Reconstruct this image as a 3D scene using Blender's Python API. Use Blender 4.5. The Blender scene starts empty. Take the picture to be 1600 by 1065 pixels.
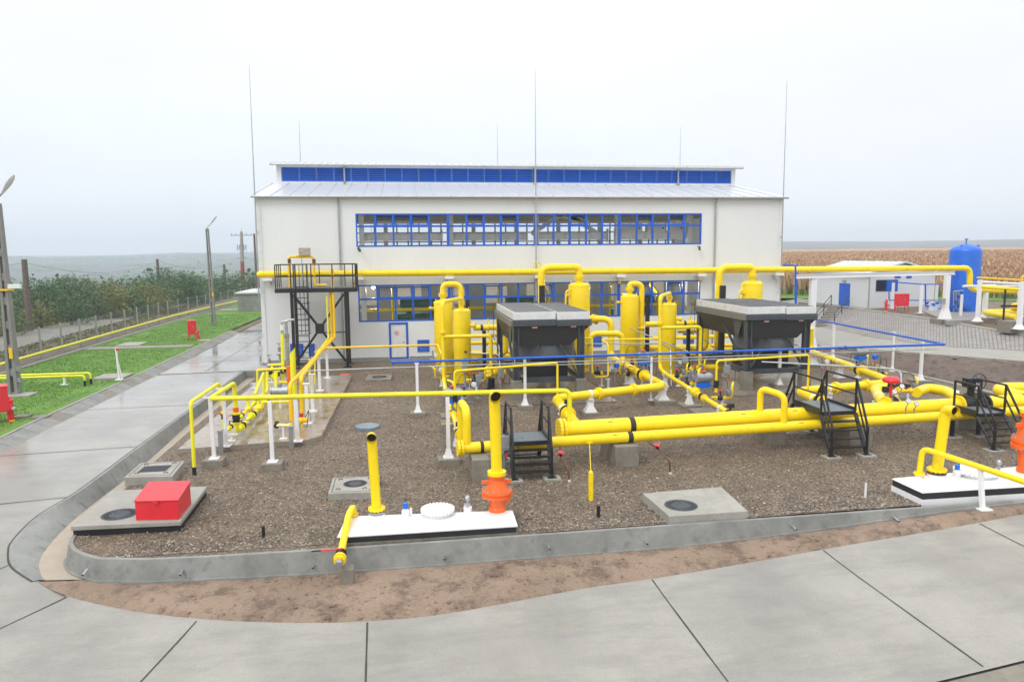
import bpy, bmesh, math, random
from mathutils import Vector, Matrix, noise
from mathutils.geometry import delaunay_2d_cdt
R = math.radians
random.seed(7)
SC = bpy.context.scene
COL = SC.collection

# ------------------------------------------------------------------ camera
FPX, CAMH = 1120.0, 6.6
PITCH, YAW, ROLL = R(6.9), R(8.4), R(0.53)
_f = Vector((math.sin(YAW)*math.cos(PITCH), math.cos(YAW)*math.cos(PITCH), -math.sin(PITCH)))
_r0 = Vector((math.cos(YAW), -math.sin(YAW), 0)); _u0 = _r0.cross(_f)
_r = _r0*math.cos(ROLL)-_u0*math.sin(ROLL); _u = _u0*math.cos(ROLL)+_r0*math.sin(ROLL)
CAM = Vector((0, 0, CAMH))
cd = bpy.data.cameras.new("Camera"); cam = bpy.data.objects.new("Camera", cd); COL.objects.link(cam)
cd.sensor_width = 36; cd.lens = 36*FPX/1600; cd.clip_end = 9000; cd.clip_start = 0.1
M = Matrix((_r, _u, -_f)).transposed().to_4x4(); M.translation = CAM
cam.matrix_world = M
SC.camera = cam

def ray(px, py): return _f+(px-800)/FPX*_r-(py-532.5)/FPX*_u
def P(px, py, z=0.0):            # point of the horizontal plane z seen at a pixel of the photograph
    d = ray(px, py); return CAM+d*((z-CAMH)/d.z)
def W(px, py, y):                # point of the upright plane y = const
    d = ray(px, py); return CAM+d*(y/d.y)
def Gd(px, py, zf):              # point of a height field
    z = -0.3
    for _ in range(12):
        p = P(px, py, z); z = zf(p.x, p.y)
    return Vector((p.x, p.y, z))

# ------------------------------------------------------------------ sky, sun, exposure
SUN_EL, SUN_ROT = R(48), R(224)
w = bpy.data.worlds.new("World"); SC.world = w; w.use_nodes = True
nt = w.node_tree; nt.nodes.clear()
def N(t, **k):
    n = nt.nodes.new(t)
    for a, b in k.items(): setattr(n, a, b)
    return n
out = N('ShaderNodeOutputWorld'); bg = N('ShaderNodeBackground'); bg.inputs[1].default_value = 0.1
sky = N('ShaderNodeTexSky'); sky.sky_type = 'NISHITA'; sky.sun_disc = False
sky.sun_elevation = SUN_EL; sky.sun_rotation = SUN_ROT; sky.air_density = 2.0; sky.dust_density = 4.0
tc = N('ShaderNodeTexCoord'); sep = N('ShaderNodeSeparateXYZ'); nt.links.new(tc.outputs['Generated'], sep.inputs[0])
cr = N('ShaderNodeValToRGB'); nt.links.new(sep.outputs[2], cr.inputs[0])
e = cr.color_ramp.elements
e[0].position = 0.0; e[0].color = (0.83, 0.875, 0.95, 1)
e[1].position = 1.0; e[1].color = (1.0, 1.0, 1.0, 1)
for pos, c in ((0.10, (0.86, 0.90, 0.965)), (0.22, (0.92, 0.95, 0.99)), (0.38, (0.99, 1.0, 1.02))):
    x = e.new(pos); x.color = (*c, 1)
nz = N('ShaderNodeTexNoise'); nz.inputs['Scale'].default_value = 2.2; nz.inputs['Detail'].default_value = 5
mp = N('ShaderNodeMapping'); mp.inputs['Scale'].default_value = (1, 1, 3.2)
nt.links.new(tc.outputs['Generated'], mp.inputs[0]); nt.links.new(mp.outputs[0], nz.inputs[0])
mr = N('ShaderNodeMapRange'); mr.inputs[1].default_value = 0.3; mr.inputs[2].default_value = 0.7
mr.inputs[3].default_value = 9.6; mr.inputs[4].default_value = 10.6
nt.links.new(nz.outputs[0], mr.inputs[0])
zen = N('ShaderNodeMapRange'); zen.inputs[1].default_value = 0.3; zen.inputs[2].default_value = 1.0
zen.inputs[3].default_value = 1.0; zen.inputs[4].default_value = 1.75
nt.links.new(sep.outputs[2], zen.inputs[0])
mul = N('ShaderNodeMath', operation='MULTIPLY'); nt.links.new(mr.outputs[0], mul.inputs[0]); nt.links.new(zen.outputs[0], mul.inputs[1])
vm = N('ShaderNodeVectorMath', operation='SCALE'); nt.links.new(cr.outputs[0], vm.inputs[0]); nt.links.new(mul.outputs[0], vm.inputs['Scale'])
mx = N('ShaderNodeMix', data_type='RGBA'); mx.inputs[0].default_value = 0.93
nt.links.new(sky.outputs[0], mx.inputs[6]); nt.links.new(vm.outputs[0], mx.inputs[7])
nt.links.new(mx.outputs[2], bg.inputs[0]); nt.links.new(bg.outputs[0], out.inputs[0])
sd = bpy.data.lights.new("Sun", 'SUN'); sd.energy = 1.1; sd.angle = R(25); sd.color = (1, 0.985, 0.965)
so = bpy.data.objects.new("Sun", sd); COL.objects.link(so)
so.rotation_euler = (R(90)-SUN_EL, 0, R(180)-SUN_ROT); so.location = (0, -20, 60)
SC.view_settings.view_transform = 'Standard'; SC.view_settings.look = 'None'
SC.view_settings.exposure = 0.2; SC.view_settings.gamma = 1
SC.cycles.max_bounces = 8; SC.cycles.transparent_max_bounces = 16; SC.cycles.volume_bounces = 1
SC.cycles.use_denoising = True

# ------------------------------------------------------------------ materials
def newmat(name):
    m = bpy.data.materials.new(name); m.use_nodes = True
    return m, m.node_tree, m.node_tree.nodes['Principled BSDF']
def lk(t, a, b): t.links.new(a, b)
def noise_node(t, scale, detail=4, coord='Object', rough=0.55, stretch=None):
    c = t.nodes.new('ShaderNodeTexCoord'); n = t.nodes.new('ShaderNodeTexNoise')
    n.inputs['Scale'].default_value = scale; n.inputs['Detail'].default_value = detail; n.inputs['Roughness'].default_value = rough
    src = c.outputs[coord]
    if stretch:
        q = t.nodes.new('ShaderNodeMapping'); q.inputs['Scale'].default_value = stretch; lk(t, src, q.inputs[0]); src = q.outputs[0]
    lk(t, src, n.inputs[0])
    return n
def ramp(t, src, stops):
    r = t.nodes.new('ShaderNodeValToRGB'); lk(t, src, r.inputs[0]); el = r.color_ramp.elements
    while len(el) < len(stops): el.new(0.5)
    for q, (p, c) in zip(el, stops): q.position = p; q.color = (*c, 1)
    return r
def mixc(t, fac, a, b, mode='MIX'):
    m = t.nodes.new('ShaderNodeMix'); m.data_type = 'RGBA'; m.blend_type = mode
    for s, v in ((m.inputs[0], fac), (m.inputs[6], a), (m.inputs[7], b)):
        if hasattr(v, 'is_output'): lk(t, v, s)
        elif isinstance(v, tuple): s.default_value = (*v, 1)
        else: s.default_value = v
    return m.outputs[2]
def bump(t, b, h, strength=0.3, dist=0.01):
    n = t.nodes.new('ShaderNodeBump'); n.inputs['Strength'].default_value = strength; n.inputs['Distance'].default_value = dist
    lk(t, h, n.inputs['Height']); lk(t, n.outputs[0], b.inputs['Normal'])
def pmat(name, c, rough=0.4, metal=0.0, var=0.08, scale=3.0, bmp=0.0, coat=0.0, dirt=None, dscale=1.2):
    """painted or plain surface with slight unevenness; dirt = (colour, amount)"""
    m, t, b = newmat(name)
    n = noise_node(t, scale, 5)
    c1 = tuple(max(0, x*(1-var)) for x in c); c2 = tuple(min(1, x*(1+var)) for x in c)
    o = ramp(t, n.outputs[0], [(0.3, c1), (0.7, c2)]).outputs[0]
    if dirt:
        d = noise_node(t, dscale, 8, rough=0.7)
        f = t.nodes.new('ShaderNodeMapRange'); f.inputs[1].default_value = 0.5; f.inputs[2].default_value = 0.75
        f.inputs[4].default_value = dirt[1]; lk(t, d.outputs[0], f.inputs[0])
        o = mixc(t, f.outputs[0], o, dirt[0])
    lk(t, o, b.inputs['Base Color'])
    rr = t.nodes.new('ShaderNodeMapRange'); rr.inputs[3].default_value = max(0.02, rough*0.75); rr.inputs[4].default_value = min(1, rough*1.25)
    lk(t, n.outputs[0], rr.inputs[0]); lk(t, rr.outputs[0], b.inputs['Roughness'])
    b.inputs['Metallic'].default_value = metal
    b.inputs['Coat Weight'].default_value = coat; b.inputs['Coat Roughness'].default_value = 0.12
    if bmp:
        n2 = noise_node(t, scale*14, 3); bump(t, b, n2.outputs[0], bmp, 0.01)
    return m

YEL = pmat('yellow_paint', (0.93, 0.68, 0.001), 0.28, var=0.03, scale=1.5, dirt=((0.70, 0.47, 0.01), 0.22))
LEM = pmat('lemon_paint', (0.86, 0.80, 0.01), 0.35, var=0.03, dirt=((0.6, 0.5, 0.03), 0.3))
ORY = pmat('amber_paint', (0.90, 0.565, 0.002), 0.3, var=0.04, dirt=((0.6, 0.36, 0.02), 0.35))
ORG = pmat('orange_paint', (0.86, 0.13, 0.012), 0.3, var=0.05)
WHT = pmat('white_paint', (0.80, 0.80, 0.81), 0.35, var=0.03, dirt=((0.55, 0.52, 0.48), 0.25), dscale=3)
BLU = pmat('blue_paint', (0.008, 0.105, 0.56), 0.35, var=0.06)
BLT = pmat('blue_tank_paint', (0.008, 0.135, 0.66), 0.3, var=0.05, scale=0.8, dirt=((0.02, 0.09, 0.40), 0.35), dscale=0.9)
RED = pmat('red_paint', (0.72, 0.022, 0.035), 0.32, var=0.06)
BLK = pmat('black_paint', (0.012, 0.012, 0.014), 0.45, var=0.2)
DRK = pmat('dark_grey_paint', (0.052, 0.062, 0.074), 0.42, var=0.15, dirt=((0.10, 0.10, 0.10), 0.3))
BLKR = pmat('black_rubber_and_shade', (0.018, 0.018, 0.02), 0.6, var=0.2)
HOLE = pmat('pipe_bore_shade', (0.004, 0.004, 0.004), 0.9)  # near-black colour standing in for the shade inside open pipe ends
GAL = pmat('galvanised_steel', (0.42, 0.44, 0.46), 0.42, 0.75, var=0.15, scale=6)
STL = pmat('grey_steel', (0.30, 0.32, 0.34), 0.4, 0.4, var=0.15, scale=6)
GRT = pmat('steel_grating', (0.17, 0.20, 0.22), 0.5, 0.4, var=0.3, scale=30)
RUST = pmat('rusty_steel', (0.14, 0.05, 0.03), 0.7, var=0.4, scale=14)
WOOD = pmat('weathered_wood', (0.13, 0.105, 0.08), 0.85, var=0.35, scale=6, bmp=0.3)
GRN = pmat('green_machine_paint', (0.012, 0.12, 0.08), 0.4, var=0.1)
CREAM = pmat('cream_paint', (0.78, 0.76, 0.70), 0.5, var=0.06)
PLW = pmat('white_plastic', (0.75, 0.76, 0.76), 0.4)
IRON = pmat('cast_iron', (0.07, 0.078, 0.09), 0.55, 0.4, var=0.3, scale=20, bmp=0.4)
TAN = pmat('tan_board', (0.42, 0.34, 0.27), 0.7, var=0.3, scale=9)

def concrete(name, c, c2, rough=(0.55, 0.85), stain=(0.12, 0.115, 0.11), sa=0.4, sc=0.6, bm=0.25):
    m, t, b = newmat(name)
    n1 = noise_node(t, sc, 6, rough=0.65); n2 = noise_node(t, 45, 4, rough=0.7); n3 = noise_node(t, sc*2.7, 8, rough=0.72)
    o = ramp(t, n1.outputs[0], [(0.32, c), (0.68, c2)]).outputs[0]
    f = t.nodes.new('ShaderNodeMapRange'); f.inputs[1].default_value = 0.52; f.inputs[2].default_value = 0.72; f.inputs[4].default_value = sa
    lk(t, n3.outputs[0], f.inputs[0]); o = mixc(t, f.outputs[0], o, stain)
    g = ramp(t, n2.outputs[0], [(0.3, (0.42, 0.42, 0.42)), (0.7, (0.58, 0.58, 0.58))])
    o = mixc(t, 0.5, o, g.outputs[0], 'OVERLAY')
    lk(t, o, b.inputs['Base Color'])
    q = t.nodes.new('ShaderNodeMapRange'); q.inputs[1].default_value = 0.35; q.inputs[2].default_value = 0.65
    q.inputs[3].default_value = rough[0]; q.inputs[4].default_value = rough[1]
    lk(t, n1.outputs[0], q.inputs[0]); lk(t, q.outputs[0], b.inputs['Roughness'])
    bump(t, b, n2.outputs[0], bm, 0.006)
    return m
CONC = concrete('concrete', (0.27, 0.262, 0.23), (0.37, 0.36, 0.325), sc=1.5)
CONCD = concrete('old_concrete', (0.17, 0.155, 0.125), (0.26, 0.235, 0.195), sc=2.2, sa=0.5, stain=(0.10, 0.08, 0.05))
CONCW = concrete('wall_concrete', (0.18, 0.184, 0.17), (0.285, 0.288, 0.272), sc=1.1, sa=0.75, stain=(0.115, 0.12, 0.112), bm=0.4)
CHFL = concrete('channel_floor', (0.34, 0.285, 0.22), (0.42, 0.36, 0.29), sc=1.4, sa=0.4, stain=(0.28, 0.2, 0.13))
PADM = concrete('pad_concrete', (0.27, 0.235, 0.20), (0.36, 0.31, 0.26), rough=(0.05, 0.3), sc=0.5, sa=1.7, stain=(0.23, 0.12, 0.035), bm=0.1)
JOINT_AND_SHADE = pmat('joint_bitumen_and_lip_shade', (0.045, 0.043, 0.04), 0.7, var=0.4, scale=20)

def road_mat():
    m, t, b = newmat('wet_concrete_road')
    n1 = noise_node(t, 0.32, 6, rough=0.6, stretch=(1, 0.6, 1)); n2 = noise_node(t, 38, 4, rough=0.75)
    n3 = noise_node(t, 0.9, 8, rough=0.72, stretch=(0.55, 1.6, 1)); n4 = noise_node(t, 0.17, 4); n5 = noise_node(t, 1.9, 9, rough=0.75)
    o = ramp(t, n1.outputs[0], [(0.28, (0.22, 0.212, 0.192)), (0.5, (0.295, 0.285, 0.257)), (0.72, (0.37, 0.356, 0.318))]).outputs[0]
    f = t.nodes.new('ShaderNodeMapRange'); f.inputs[1].default_value = 0.46; f.inputs[2].default_value = 0.68; f.inputs[4].default_value = 0.62
    lk(t, n3.outputs[0], f.inputs[0]); o = mixc(t, f.outputs[0], o, (0.20, 0.192, 0.178))
    f2 = t.nodes.new('ShaderNodeMapRange'); f2.inputs[1].default_value = 0.58; f2.inputs[2].default_value = 0.74; f2.inputs[4].default_value = 0.5
    lk(t, n5.outputs[0], f2.inputs[0]); o = mixc(t, f2.outputs[0], o, (0.34, 0.25, 0.16))
    g = ramp(t, n2.outputs[0], [(0.28, (0.36, 0.36, 0.36)), (0.72, (0.64, 0.64, 0.64))])
    o = mixc(t, 0.6, o, g.outputs[0], 'OVERLAY'); lk(t, o, b.inputs['Base Color'])
    # a film of water lies on the level stretch left of the yard, the sloping part in front has run dry
    c = t.nodes.new('ShaderNodeTexCoord'); s = t.nodes.new('ShaderNodeSeparateXYZ'); lk(t, c.outputs['Object'], s.inputs[0])
    wy = t.nodes.new('ShaderNodeMapRange'); wy.inputs[1].default_value = 15; wy.inputs[2].default_value = 27; wy.inputs[3].default_value = 0.0; wy.inputs[4].default_value = 1.0
    lk(t, s.outputs[1], wy.inputs[0])
    a = t.nodes.new('ShaderNodeMapRange'); a.inputs[1].default_value = 0.40; a.inputs[2].default_value = 0.62; lk(t, n4.outputs[0], a.inputs[0])
    q = t.nodes.new('ShaderNodeMath'); q.operation = 'MULTIPLY'; lk(t, wy.outputs[0], q.inputs[0])
    q2 = t.nodes.new('ShaderNodeMapRange'); q2.inputs[3].default_value = 0.55; q2.inputs[4].default_value = 1.0; lk(t, a.outputs[0], q2.inputs[0]); lk(t, q2.outputs[0], q.inputs[1])
    rr = t.nodes.new('ShaderNodeMapRange'); rr.inputs[3].default_value = 0.55; rr.inputs[4].default_value = 0.045; lk(t, q.outputs[0], rr.inputs[0])
    lk(t, rr.outputs[0], b.inputs['Roughness'])
    bn = t.nodes.new('ShaderNodeBump'); bn.inputs['Distance'].default_value = 0.004
    st = t.nodes.new('ShaderNodeMapRange'); st.inputs[3].default_value = 0.35; st.inputs[4].default_value = 0.03; lk(t, q.outputs[0], st.inputs[0])
    lk(t, st.outputs[0], bn.inputs['Strength']); lk(t, n2.outputs[0], bn.inputs['Height']); lk(t, bn.outputs[0], b.inputs['Normal'])
    return m
ROAD = road_mat()

def gravel_mat(name='gravel', dark=1.0):
    m, t, b = newmat(name)
    c = t.nodes.new('ShaderNodeTexCoord')
    v = t.nodes.new('ShaderNodeTexVoronoi'); v.inputs['Scale'].default_value = 21; lk(t, c.outputs['Object'], v.inputs[0])
    v2 = t.nodes.new('ShaderNodeTexVoronoi'); v2.inputs['Scale'].default_value = 37; lk(t, c.outputs['Object'], v2.inputs[0])
    s = t.nodes.new('ShaderNodeSeparateColor'); lk(t, v.outputs['Color'], s.inputs[0])
    s2 = t.nodes.new('ShaderNodeSeparateColor'); lk(t, v2.outputs['Color'], s2.inputs[0])
    k = lambda *a: tuple(x*dark*q for x, q in zip(a, (1.04, 0.95, 0.82)))
    stops = [(0.0, k(0.05, 0.041, 0.033)), (0.25, k(0.10, 0.08, 0.062)), (0.45, k(0.15, 0.118, 0.092)), (0.65, k(0.17, 0.145, 0.12)), (0.85, k(0.25, 0.19, 0.135)), (0.96, k(0.46, 0.41, 0.34))]
    o = ramp(t, s.outputs[0], stops).outputs[0]; o2 = ramp(t, s2.outputs[1], stops).outputs[0]
    o = mixc(t, 0.4, o, o2)
    n = noise_node(t, 0.5, 5); g = ramp(t, n.outputs[0], [(0.3, (0.8, 0.78, 0.76)), (0.7, (1.15, 1.13, 1.1))])
    o = mixc(t, 1.0, o, g.outputs[0], 'MULTIPLY')
    n6 = noise_node(t, 0.45, 6, rough=0.7); f = t.nodes.new('ShaderNodeMapRange'); f.inputs[1].default_value = 0.55; f.inputs[2].default_value = 0.75; f.inputs[4].default_value = 0.35
    lk(t, n6.outputs[0], f.inputs[0]); o = mixc(t, f.outputs[0], o, k(0.12, 0.10, 0.055))
    lk(t, o, b.inputs['Base Color']); b.inputs['Roughness'].default_value = 0.55
    d = t.nodes.new('ShaderNodeMath'); d.operation = 'ADD'; lk(t, v.outputs['Distance'], d.inputs[0]); lk(t, v2.outputs['Distance'], d.inputs[1])
    bn = t.nodes.new('ShaderNodeBump'); bn.invert = True; bn.inputs['Strength'].default_value = 1.0; bn.inputs['Distance'].default_value = 0.03
    lk(t, d.outputs[0], bn.inputs['Height']); lk(t, bn.outputs[0], b.inputs['Normal'])
    return m
GRAV = gravel_mat()

def soil_mat(name, a, bb, c3):
    m, t, b = newmat(name)
    n1 = noise_node(t, 0.45, 7, rough=0.65); n2 = noise_node(t, 1.5, 10, rough=0.78); n3 = noise_node(t, 30, 5, rough=0.7)
    o = ramp(t, n1.outputs[0], [(0.3, a), (0.7, bb)]).outputs[0]
    f = t.nodes.new('ShaderNodeMapRange'); f.inputs[1].default_value = 0.49; f.inputs[2].default_value = 0.60; f.inputs[4].default_value = 0.75
    lk(t, n2.outputs[0], f.inputs[0]); o = mixc(t, f.outputs[0], o, c3)
    g = ramp(t, n3.outputs[0], [(0.25, (0.3, 0.3, 0.3)), (0.75, (0.7, 0.7, 0.7))]); o = mixc(t, 0.6, o, g.outputs[0], 'OVERLAY')
    lk(t, o, b.inputs['Base Color']); b.inputs['Roughness'].default_value = 0.8
    ad = t.nodes.new('ShaderNodeMath'); ad.operation = 'MULTIPLY_ADD'; lk(t, n2.outputs[0], ad.inputs[0]); ad.inputs[1].default_value = 3; lk(t, n3.outputs[0], ad.inputs[2])
    bump(t, b, ad.outputs[0], 1.0, 0.05)
    return m
SOIL = soil_mat('red_soil', (0.32, 0.225, 0.16), (0.46, 0.335, 0.245), (0.15, 0.103, 0.076))
SOILD = soil_mat('wet_soil', (0.15, 0.112, 0.09), (0.205, 0.16, 0.13), (0.09, 0.066, 0.053))

def grass_mat(name, a, bb, c3, sa):
    m, t, b = newmat(name)
    n1 = noise_node(t, 0.5, 6, rough=0.6); n2 = noise_node(t, 16, 5, rough=0.7); n3 = noise_node(t, 0.8, 8, rough=0.75)
    o = ramp(t, n1.outputs[0], [(0.3, a), (0.7, bb)]).outputs[0]
    f = t.nodes.new('ShaderNodeMapRange'); f.inputs[1].default_value = 0.56; f.inputs[2].default_value = 0.68; f.inputs[4].default_value = sa
    lk(t, n3.outputs[0], f.inputs[0]); o = mixc(t, f.outputs[0], o, c3)
    g = ramp(t, n2.outputs[0], [(0.25, (0.25, 0.25, 0.25)), (0.75, (0.75, 0.75, 0.75))]); o = mixc(t, 0.55, o, g.outputs[0], 'OVERLAY')
    lk(t, o, b.inputs['Base Color']); b.inputs['Roughness'].default_value = 0.75
    bump(t, b, n2.outputs[0], 0.7, 0.04)
    return m
LAWN = grass_mat('lawn_grass', (0.075, 0.175, 0.014), (0.12, 0.25, 0.02), (0.19, 0.165, 0.09), 0.6)
ROUGH = grass_mat('rough_ground', (0.13, 0.13, 0.06), (0.19, 0.16, 0.085), (0.20, 0.11, 0.075), 0.8)
def leafmat(name, a, b2, rough=0.6):
    m, t, b = newmat(name)
    i = t.nodes.new('ShaderNodeNewGeometry'); o = ramp(t, i.outputs['Random Per Island'], [(0.0, a), (1.0, b2)])
    lk(t, o.outputs[0], b.inputs['Base Color']); b.inputs['Roughness'].default_value = rough
    return m

# ------------------------------------------------------------------ mesh builder
def perp(d):
    d = d.normalized(); a = Vector((0, 0, 1)) if abs(d.z) < 0.9 else Vector((1, 0, 0))
    x = a.cross(d).normalized(); return x, d.cross(x).normalized()
V = Vector
class MB:
    def __init__(s): s.v = []; s.f = []; s.mi = []
    def add(s, vs, fs, mi=0):
        o = len(s.v); s.v += [tuple(q) for q in vs]
        s.f += [tuple(i+o for i in q) for q in fs]; s.mi += [mi]*len(fs); return s
    def box(s, a, b, mi=0):
        x0, x1 = sorted((a[0], b[0])); y0, y1 = sorted((a[1], b[1])); z0, z1 = sorted((a[2], b[2]))
        vs = [(x, y, z) for z in (z0, z1) for x, y in ((x0, y0), (x1, y0), (x1, y1), (x0, y1))]
        return s.add(vs, [(3, 2, 1, 0), (4, 5, 6, 7), (0, 1, 5, 4), (1, 2, 6, 5), (2, 3, 7, 6), (3, 0, 4, 7)], mi)
    def cbox(s, c, sx, sy, sz, mi=0, rz=0.0):
        n = len(s.v); s.box((-sx/2, -sy/2, 0), (sx/2, sy/2, sz), mi); co, si = math.cos(rz), math.sin(rz)
        for i in range(n, len(s.v)):
            x, y, z = s.v[i]; s.v[i] = (c[0]+x*co-y*si, c[1]+x*si+y*co, c[2]+z)
        return s
    def bar(s, p, q, wd, ht=None, mi=0, up=None):
        p, q = V(p), V(q); ht = ht or wd; d = (q-p).normalized()
        if up is None: x, y = perp(d)
        else: x = d.cross(V(up)).normalized(); y = x.cross(d)
        vs = [c+x*(sx*wd/2)+y*(sy*ht/2) for c in (p, q) for sx, sy in ((-1, -1), (1, -1), (1, 1), (-1, 1))]
        return s.add(vs, [(3, 2, 1, 0), (4, 5, 6, 7), (0, 1, 5, 4), (1, 2, 6, 5), (2, 3, 7, 6), (3, 0, 4, 7)], mi)
    def cyl(s, p, q, r, r2=None, n=14, mi=0, cap=True):
        p, q = V(p), V(q); r2 = r if r2 is None else r2; x, y = perp(q-p); vs = []
        for c, rr in ((p, r), (q, r2)):
            for k in range(n):
                a = 2*math.pi*k/n; vs.append(c+(x*math.cos(a)+y*math.sin(a))*rr)
        fs = [(k, (k+1) % n, n+(k+1) % n, n+k) for k in range(n)]
        if cap: fs += [tuple(range(n-1, -1, -1)), tuple(range(n, 2*n))]
        return s.add(vs, fs, mi)
    def lathe(s, p, d, prof, n=20, mi=0):
        p, d = V(p), V(d).normalized(); x, y = perp(d); vs = []
        for rr, h in prof:
            for k in range(n):
                a = 2*math.pi*k/n; vs.append(p+d*h+(x*math.cos(a)+y*math.sin(a))*max(rr, 1e-4))
        m = len(prof)
        fs = [(j*n+k, j*n+(k+1) % n, (j+1)*n+(k+1) % n, (j+1)*n+k) for j in range(m-1) for k in range(n)]
        fs += [tuple(range(n-1, -1, -1)), tuple(range((m-1)*n, m*n))]
        return s.add(vs, fs, mi)
    def sph(s, c, r, n=10, mi=0, sz=1.0):
        pr = [(r*math.sin(math.pi*k/n), -r*sz*math.cos(math.pi*k/n)) for k in range(n+1)]
        return s.lathe(c, (0, 0, 1), pr, max(8, n), mi)
    def tube(s, pts, r, bend=None, n=12, mi=0, closed_ends=True, inner=None):
        pts = [V(p) for p in pts]; bend = r*2.4 if bend is None else bend
        path = [pts[0]]
        for a, b, c in zip(pts, pts[1:], pts[2:]):
            d1, d2 = (a-b), (c-b); L = min(bend, d1.length*0.49, d2.length*0.49)
            if d1.normalized().dot(d2.normalized()) < -0.995: path.append(b); continue
            p0, p1 = b+d1.normalized()*L, b+d2.normalized()*L
            for k in range(7):
                u = k/6; path.append(p0*(1-u)**2+b*2*u*(1-u)+p1*u*u)
        path.append(pts[-1])
        q = [path[0]]
        for p in path[1:]:
            if (p-q[-1]).length > 1e-4: q.append(p)
        path = q; x = None; vs = []
        for i, p in enumerate(path):
            d = (path[min(i+1, len(path)-1)]-path[max(i-1, 0)]).normalized()
            if x is None: x, y = perp(d)
            else: x = (x-d*x.dot(d)).normalized(); y = d.cross(x)
            for k in range(n):
                a = 2*math.pi*k/n; vs.append(p+(x*math.cos(a)+y*math.sin(a))*r)
        m = len(path)
        fs = [(j*n+k, j*n+(k+1) % n, (j+1)*n+(k+1) % n, (j+1)*n+k) for j in range(m-1) for k in range(n)]
        if closed_ends: fs += [tuple(range(n-1, -1, -1)), tuple(range((m-1)*n, m*n))]
        return s.add(vs, fs, mi)
    def flange(s, p, d, r, t=0.05, bolts=10, mi=0):
        p, d = V(p), V(d).normalized(); s.cyl(p-d*t/2, p+d*t/2, r, n=20, mi=mi); x, y = perp(d)
        for k in range(bolts):
            a = 2*math.pi*(k+.5)/bolts; c = p+(x*math.cos(a)+y*math.sin(a))*r*0.86
            s.cyl(c-d*(t/2+.022), c+d*(t/2+.022), r*0.07+.004, n=6, mi=mi)
        return s
    def prism(s, poly, z0, z1, mi=0):
        n = len(poly); vs = [(x, y, z0) for x, y in poly]+[(x, y, z1) for x, y in poly]
        return s.add(vs, [tuple(range(n-1, -1, -1)), tuple(range(n, 2*n))]+[(k, (k+1) % n, n+(k+1) % n, n+k) for k in range(n)], mi)
    def loft(s, rows, mi=0, close=False):
        n = len(rows[0]); vs = [q for r_ in rows for q in r_]
        fs = [(j*n+k, j*n+k+1, (j+1)*n+k+1, (j+1)*n+k) for j in range(len(rows)-1) for k in range(n-1)]
        return s.add(vs, fs, mi)
    def build(s, name, mats, parent=None, smooth=True, label=None, bevel=0.0, origin=None):
        me = bpy.data.meshes.new(name)
        if parent is not None: o = V(parent['_o'])
        elif origin is not None: o = V(origin)
        else:
            xs, ys, zs = zip(*s.v); o = V(((min(xs)+max(xs))/2, (min(ys)+max(ys))/2, min(zs)))
        par_o = o
        me.from_pydata([(a-o.x, b-o.y, c-o.z) for a, b, c in s.v], [], s.f)
        mats = mats if isinstance(mats, (list, tuple)) else [mats]
        for q in mats: me.materials.append(q)
        if len(mats) > 1: me.polygons.foreach_set('material_index', s.mi)
        me.validate(); bm = bmesh.new(); bm.from_mesh(me); bmesh.ops.recalc_face_normals(bm, faces=bm.faces); bm.to_mesh(me); bm.free()
        if smooth:
            me.polygons.foreach_set('use_smooth', [True]*len(me.polygons)); me.set_sharp_from_angle(angle=R(38))
        ob = bpy.data.objects.new(name, me); COL.objects.link(ob)
        if parent is not None:
            ob.parent = parent; ob['_o'] = list(par_o)
        else: ob.location = o; ob['_o'] = list(o)
        if label: ob['label'] = label
        if bevel:
            b = ob.modifiers.new('bevel', 'BEVEL'); b.width = bevel; b.segments = 2; b.limit_method = 'ANGLE'; b.angle_limit = R(50)
        return ob
def thing(name, label, cat, loc, group=None):
    o = bpy.data.objects.new(name, None); COL.objects.link(o); o.location = loc; o.empty_display_size = 0.2
    o['_o'] = list(V(loc)); o['label'] = label; o['category'] = cat
    if group: o['group'] = group
    return o
def tag(o, label, cat, group=None):
    o['label'] = label; o['category'] = cat
    if group: o['group'] = group
    return o
def kind(o, k): o['kind'] = k; return o
def copy_tree(o, parent=None):
    c = o.copy(); COL.objects.link(c)
    if parent is not None: c.parent = parent
    for ch in list(o.children): copy_tree(ch, c)
    return c
def place(o, loc, label, rz=0.0):
    c = copy_tree(o); c.location = loc; c.rotation_euler = (0, 0, rz); c['label'] = label; return c
def fill(poly, step, zf, jitter=0.0):
    """triangulated sheet inside a polygon, with inner points so that it can follow a height field"""
    pts = []; n = len(poly)
    for i in range(n):
        a, b = V(poly[i][:2]), V(poly[(i+1) % n][:2]); k = max(1, int((b-a).length/step))
        for j in range(k): pts.append(a+(b-a)*(j/k))
    nb = len(pts); edges = [(i, (i+1) % nb) for i in range(nb)]
    xs = [p.x for p in pts]; ys = [p.y for p in pts]
    x = min(xs)+step*.5
    while x < max(xs):
        y = min(ys)+step*.5
        while y < max(ys):
            ins = False; j = nb-1
            for i in range(nb):
                if (pts[i].y > y) != (pts[j].y > y) and x < (pts[j].x-pts[i].x)*(y-pts[i].y)/(pts[j].y-pts[i].y)+pts[i].x: ins = not ins
                j = i
            if ins: pts.append(V((x+random.uniform(-jitter, jitter), y+random.uniform(-jitter, jitter))))
            y += step
        x += step
    r = delaunay_2d_cdt(pts, edges, [], 1, 1e-5)
    b = MB(); b.add([(p.x, p.y, zf(p.x, p.y)) for p in r[0]], [tuple(f) for f in r[2]])
    return b
def sstep(a, b, x):
    t = min(1, max(0, (x-a)/(b-a))); return t*t*(3-2*t)
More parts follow.
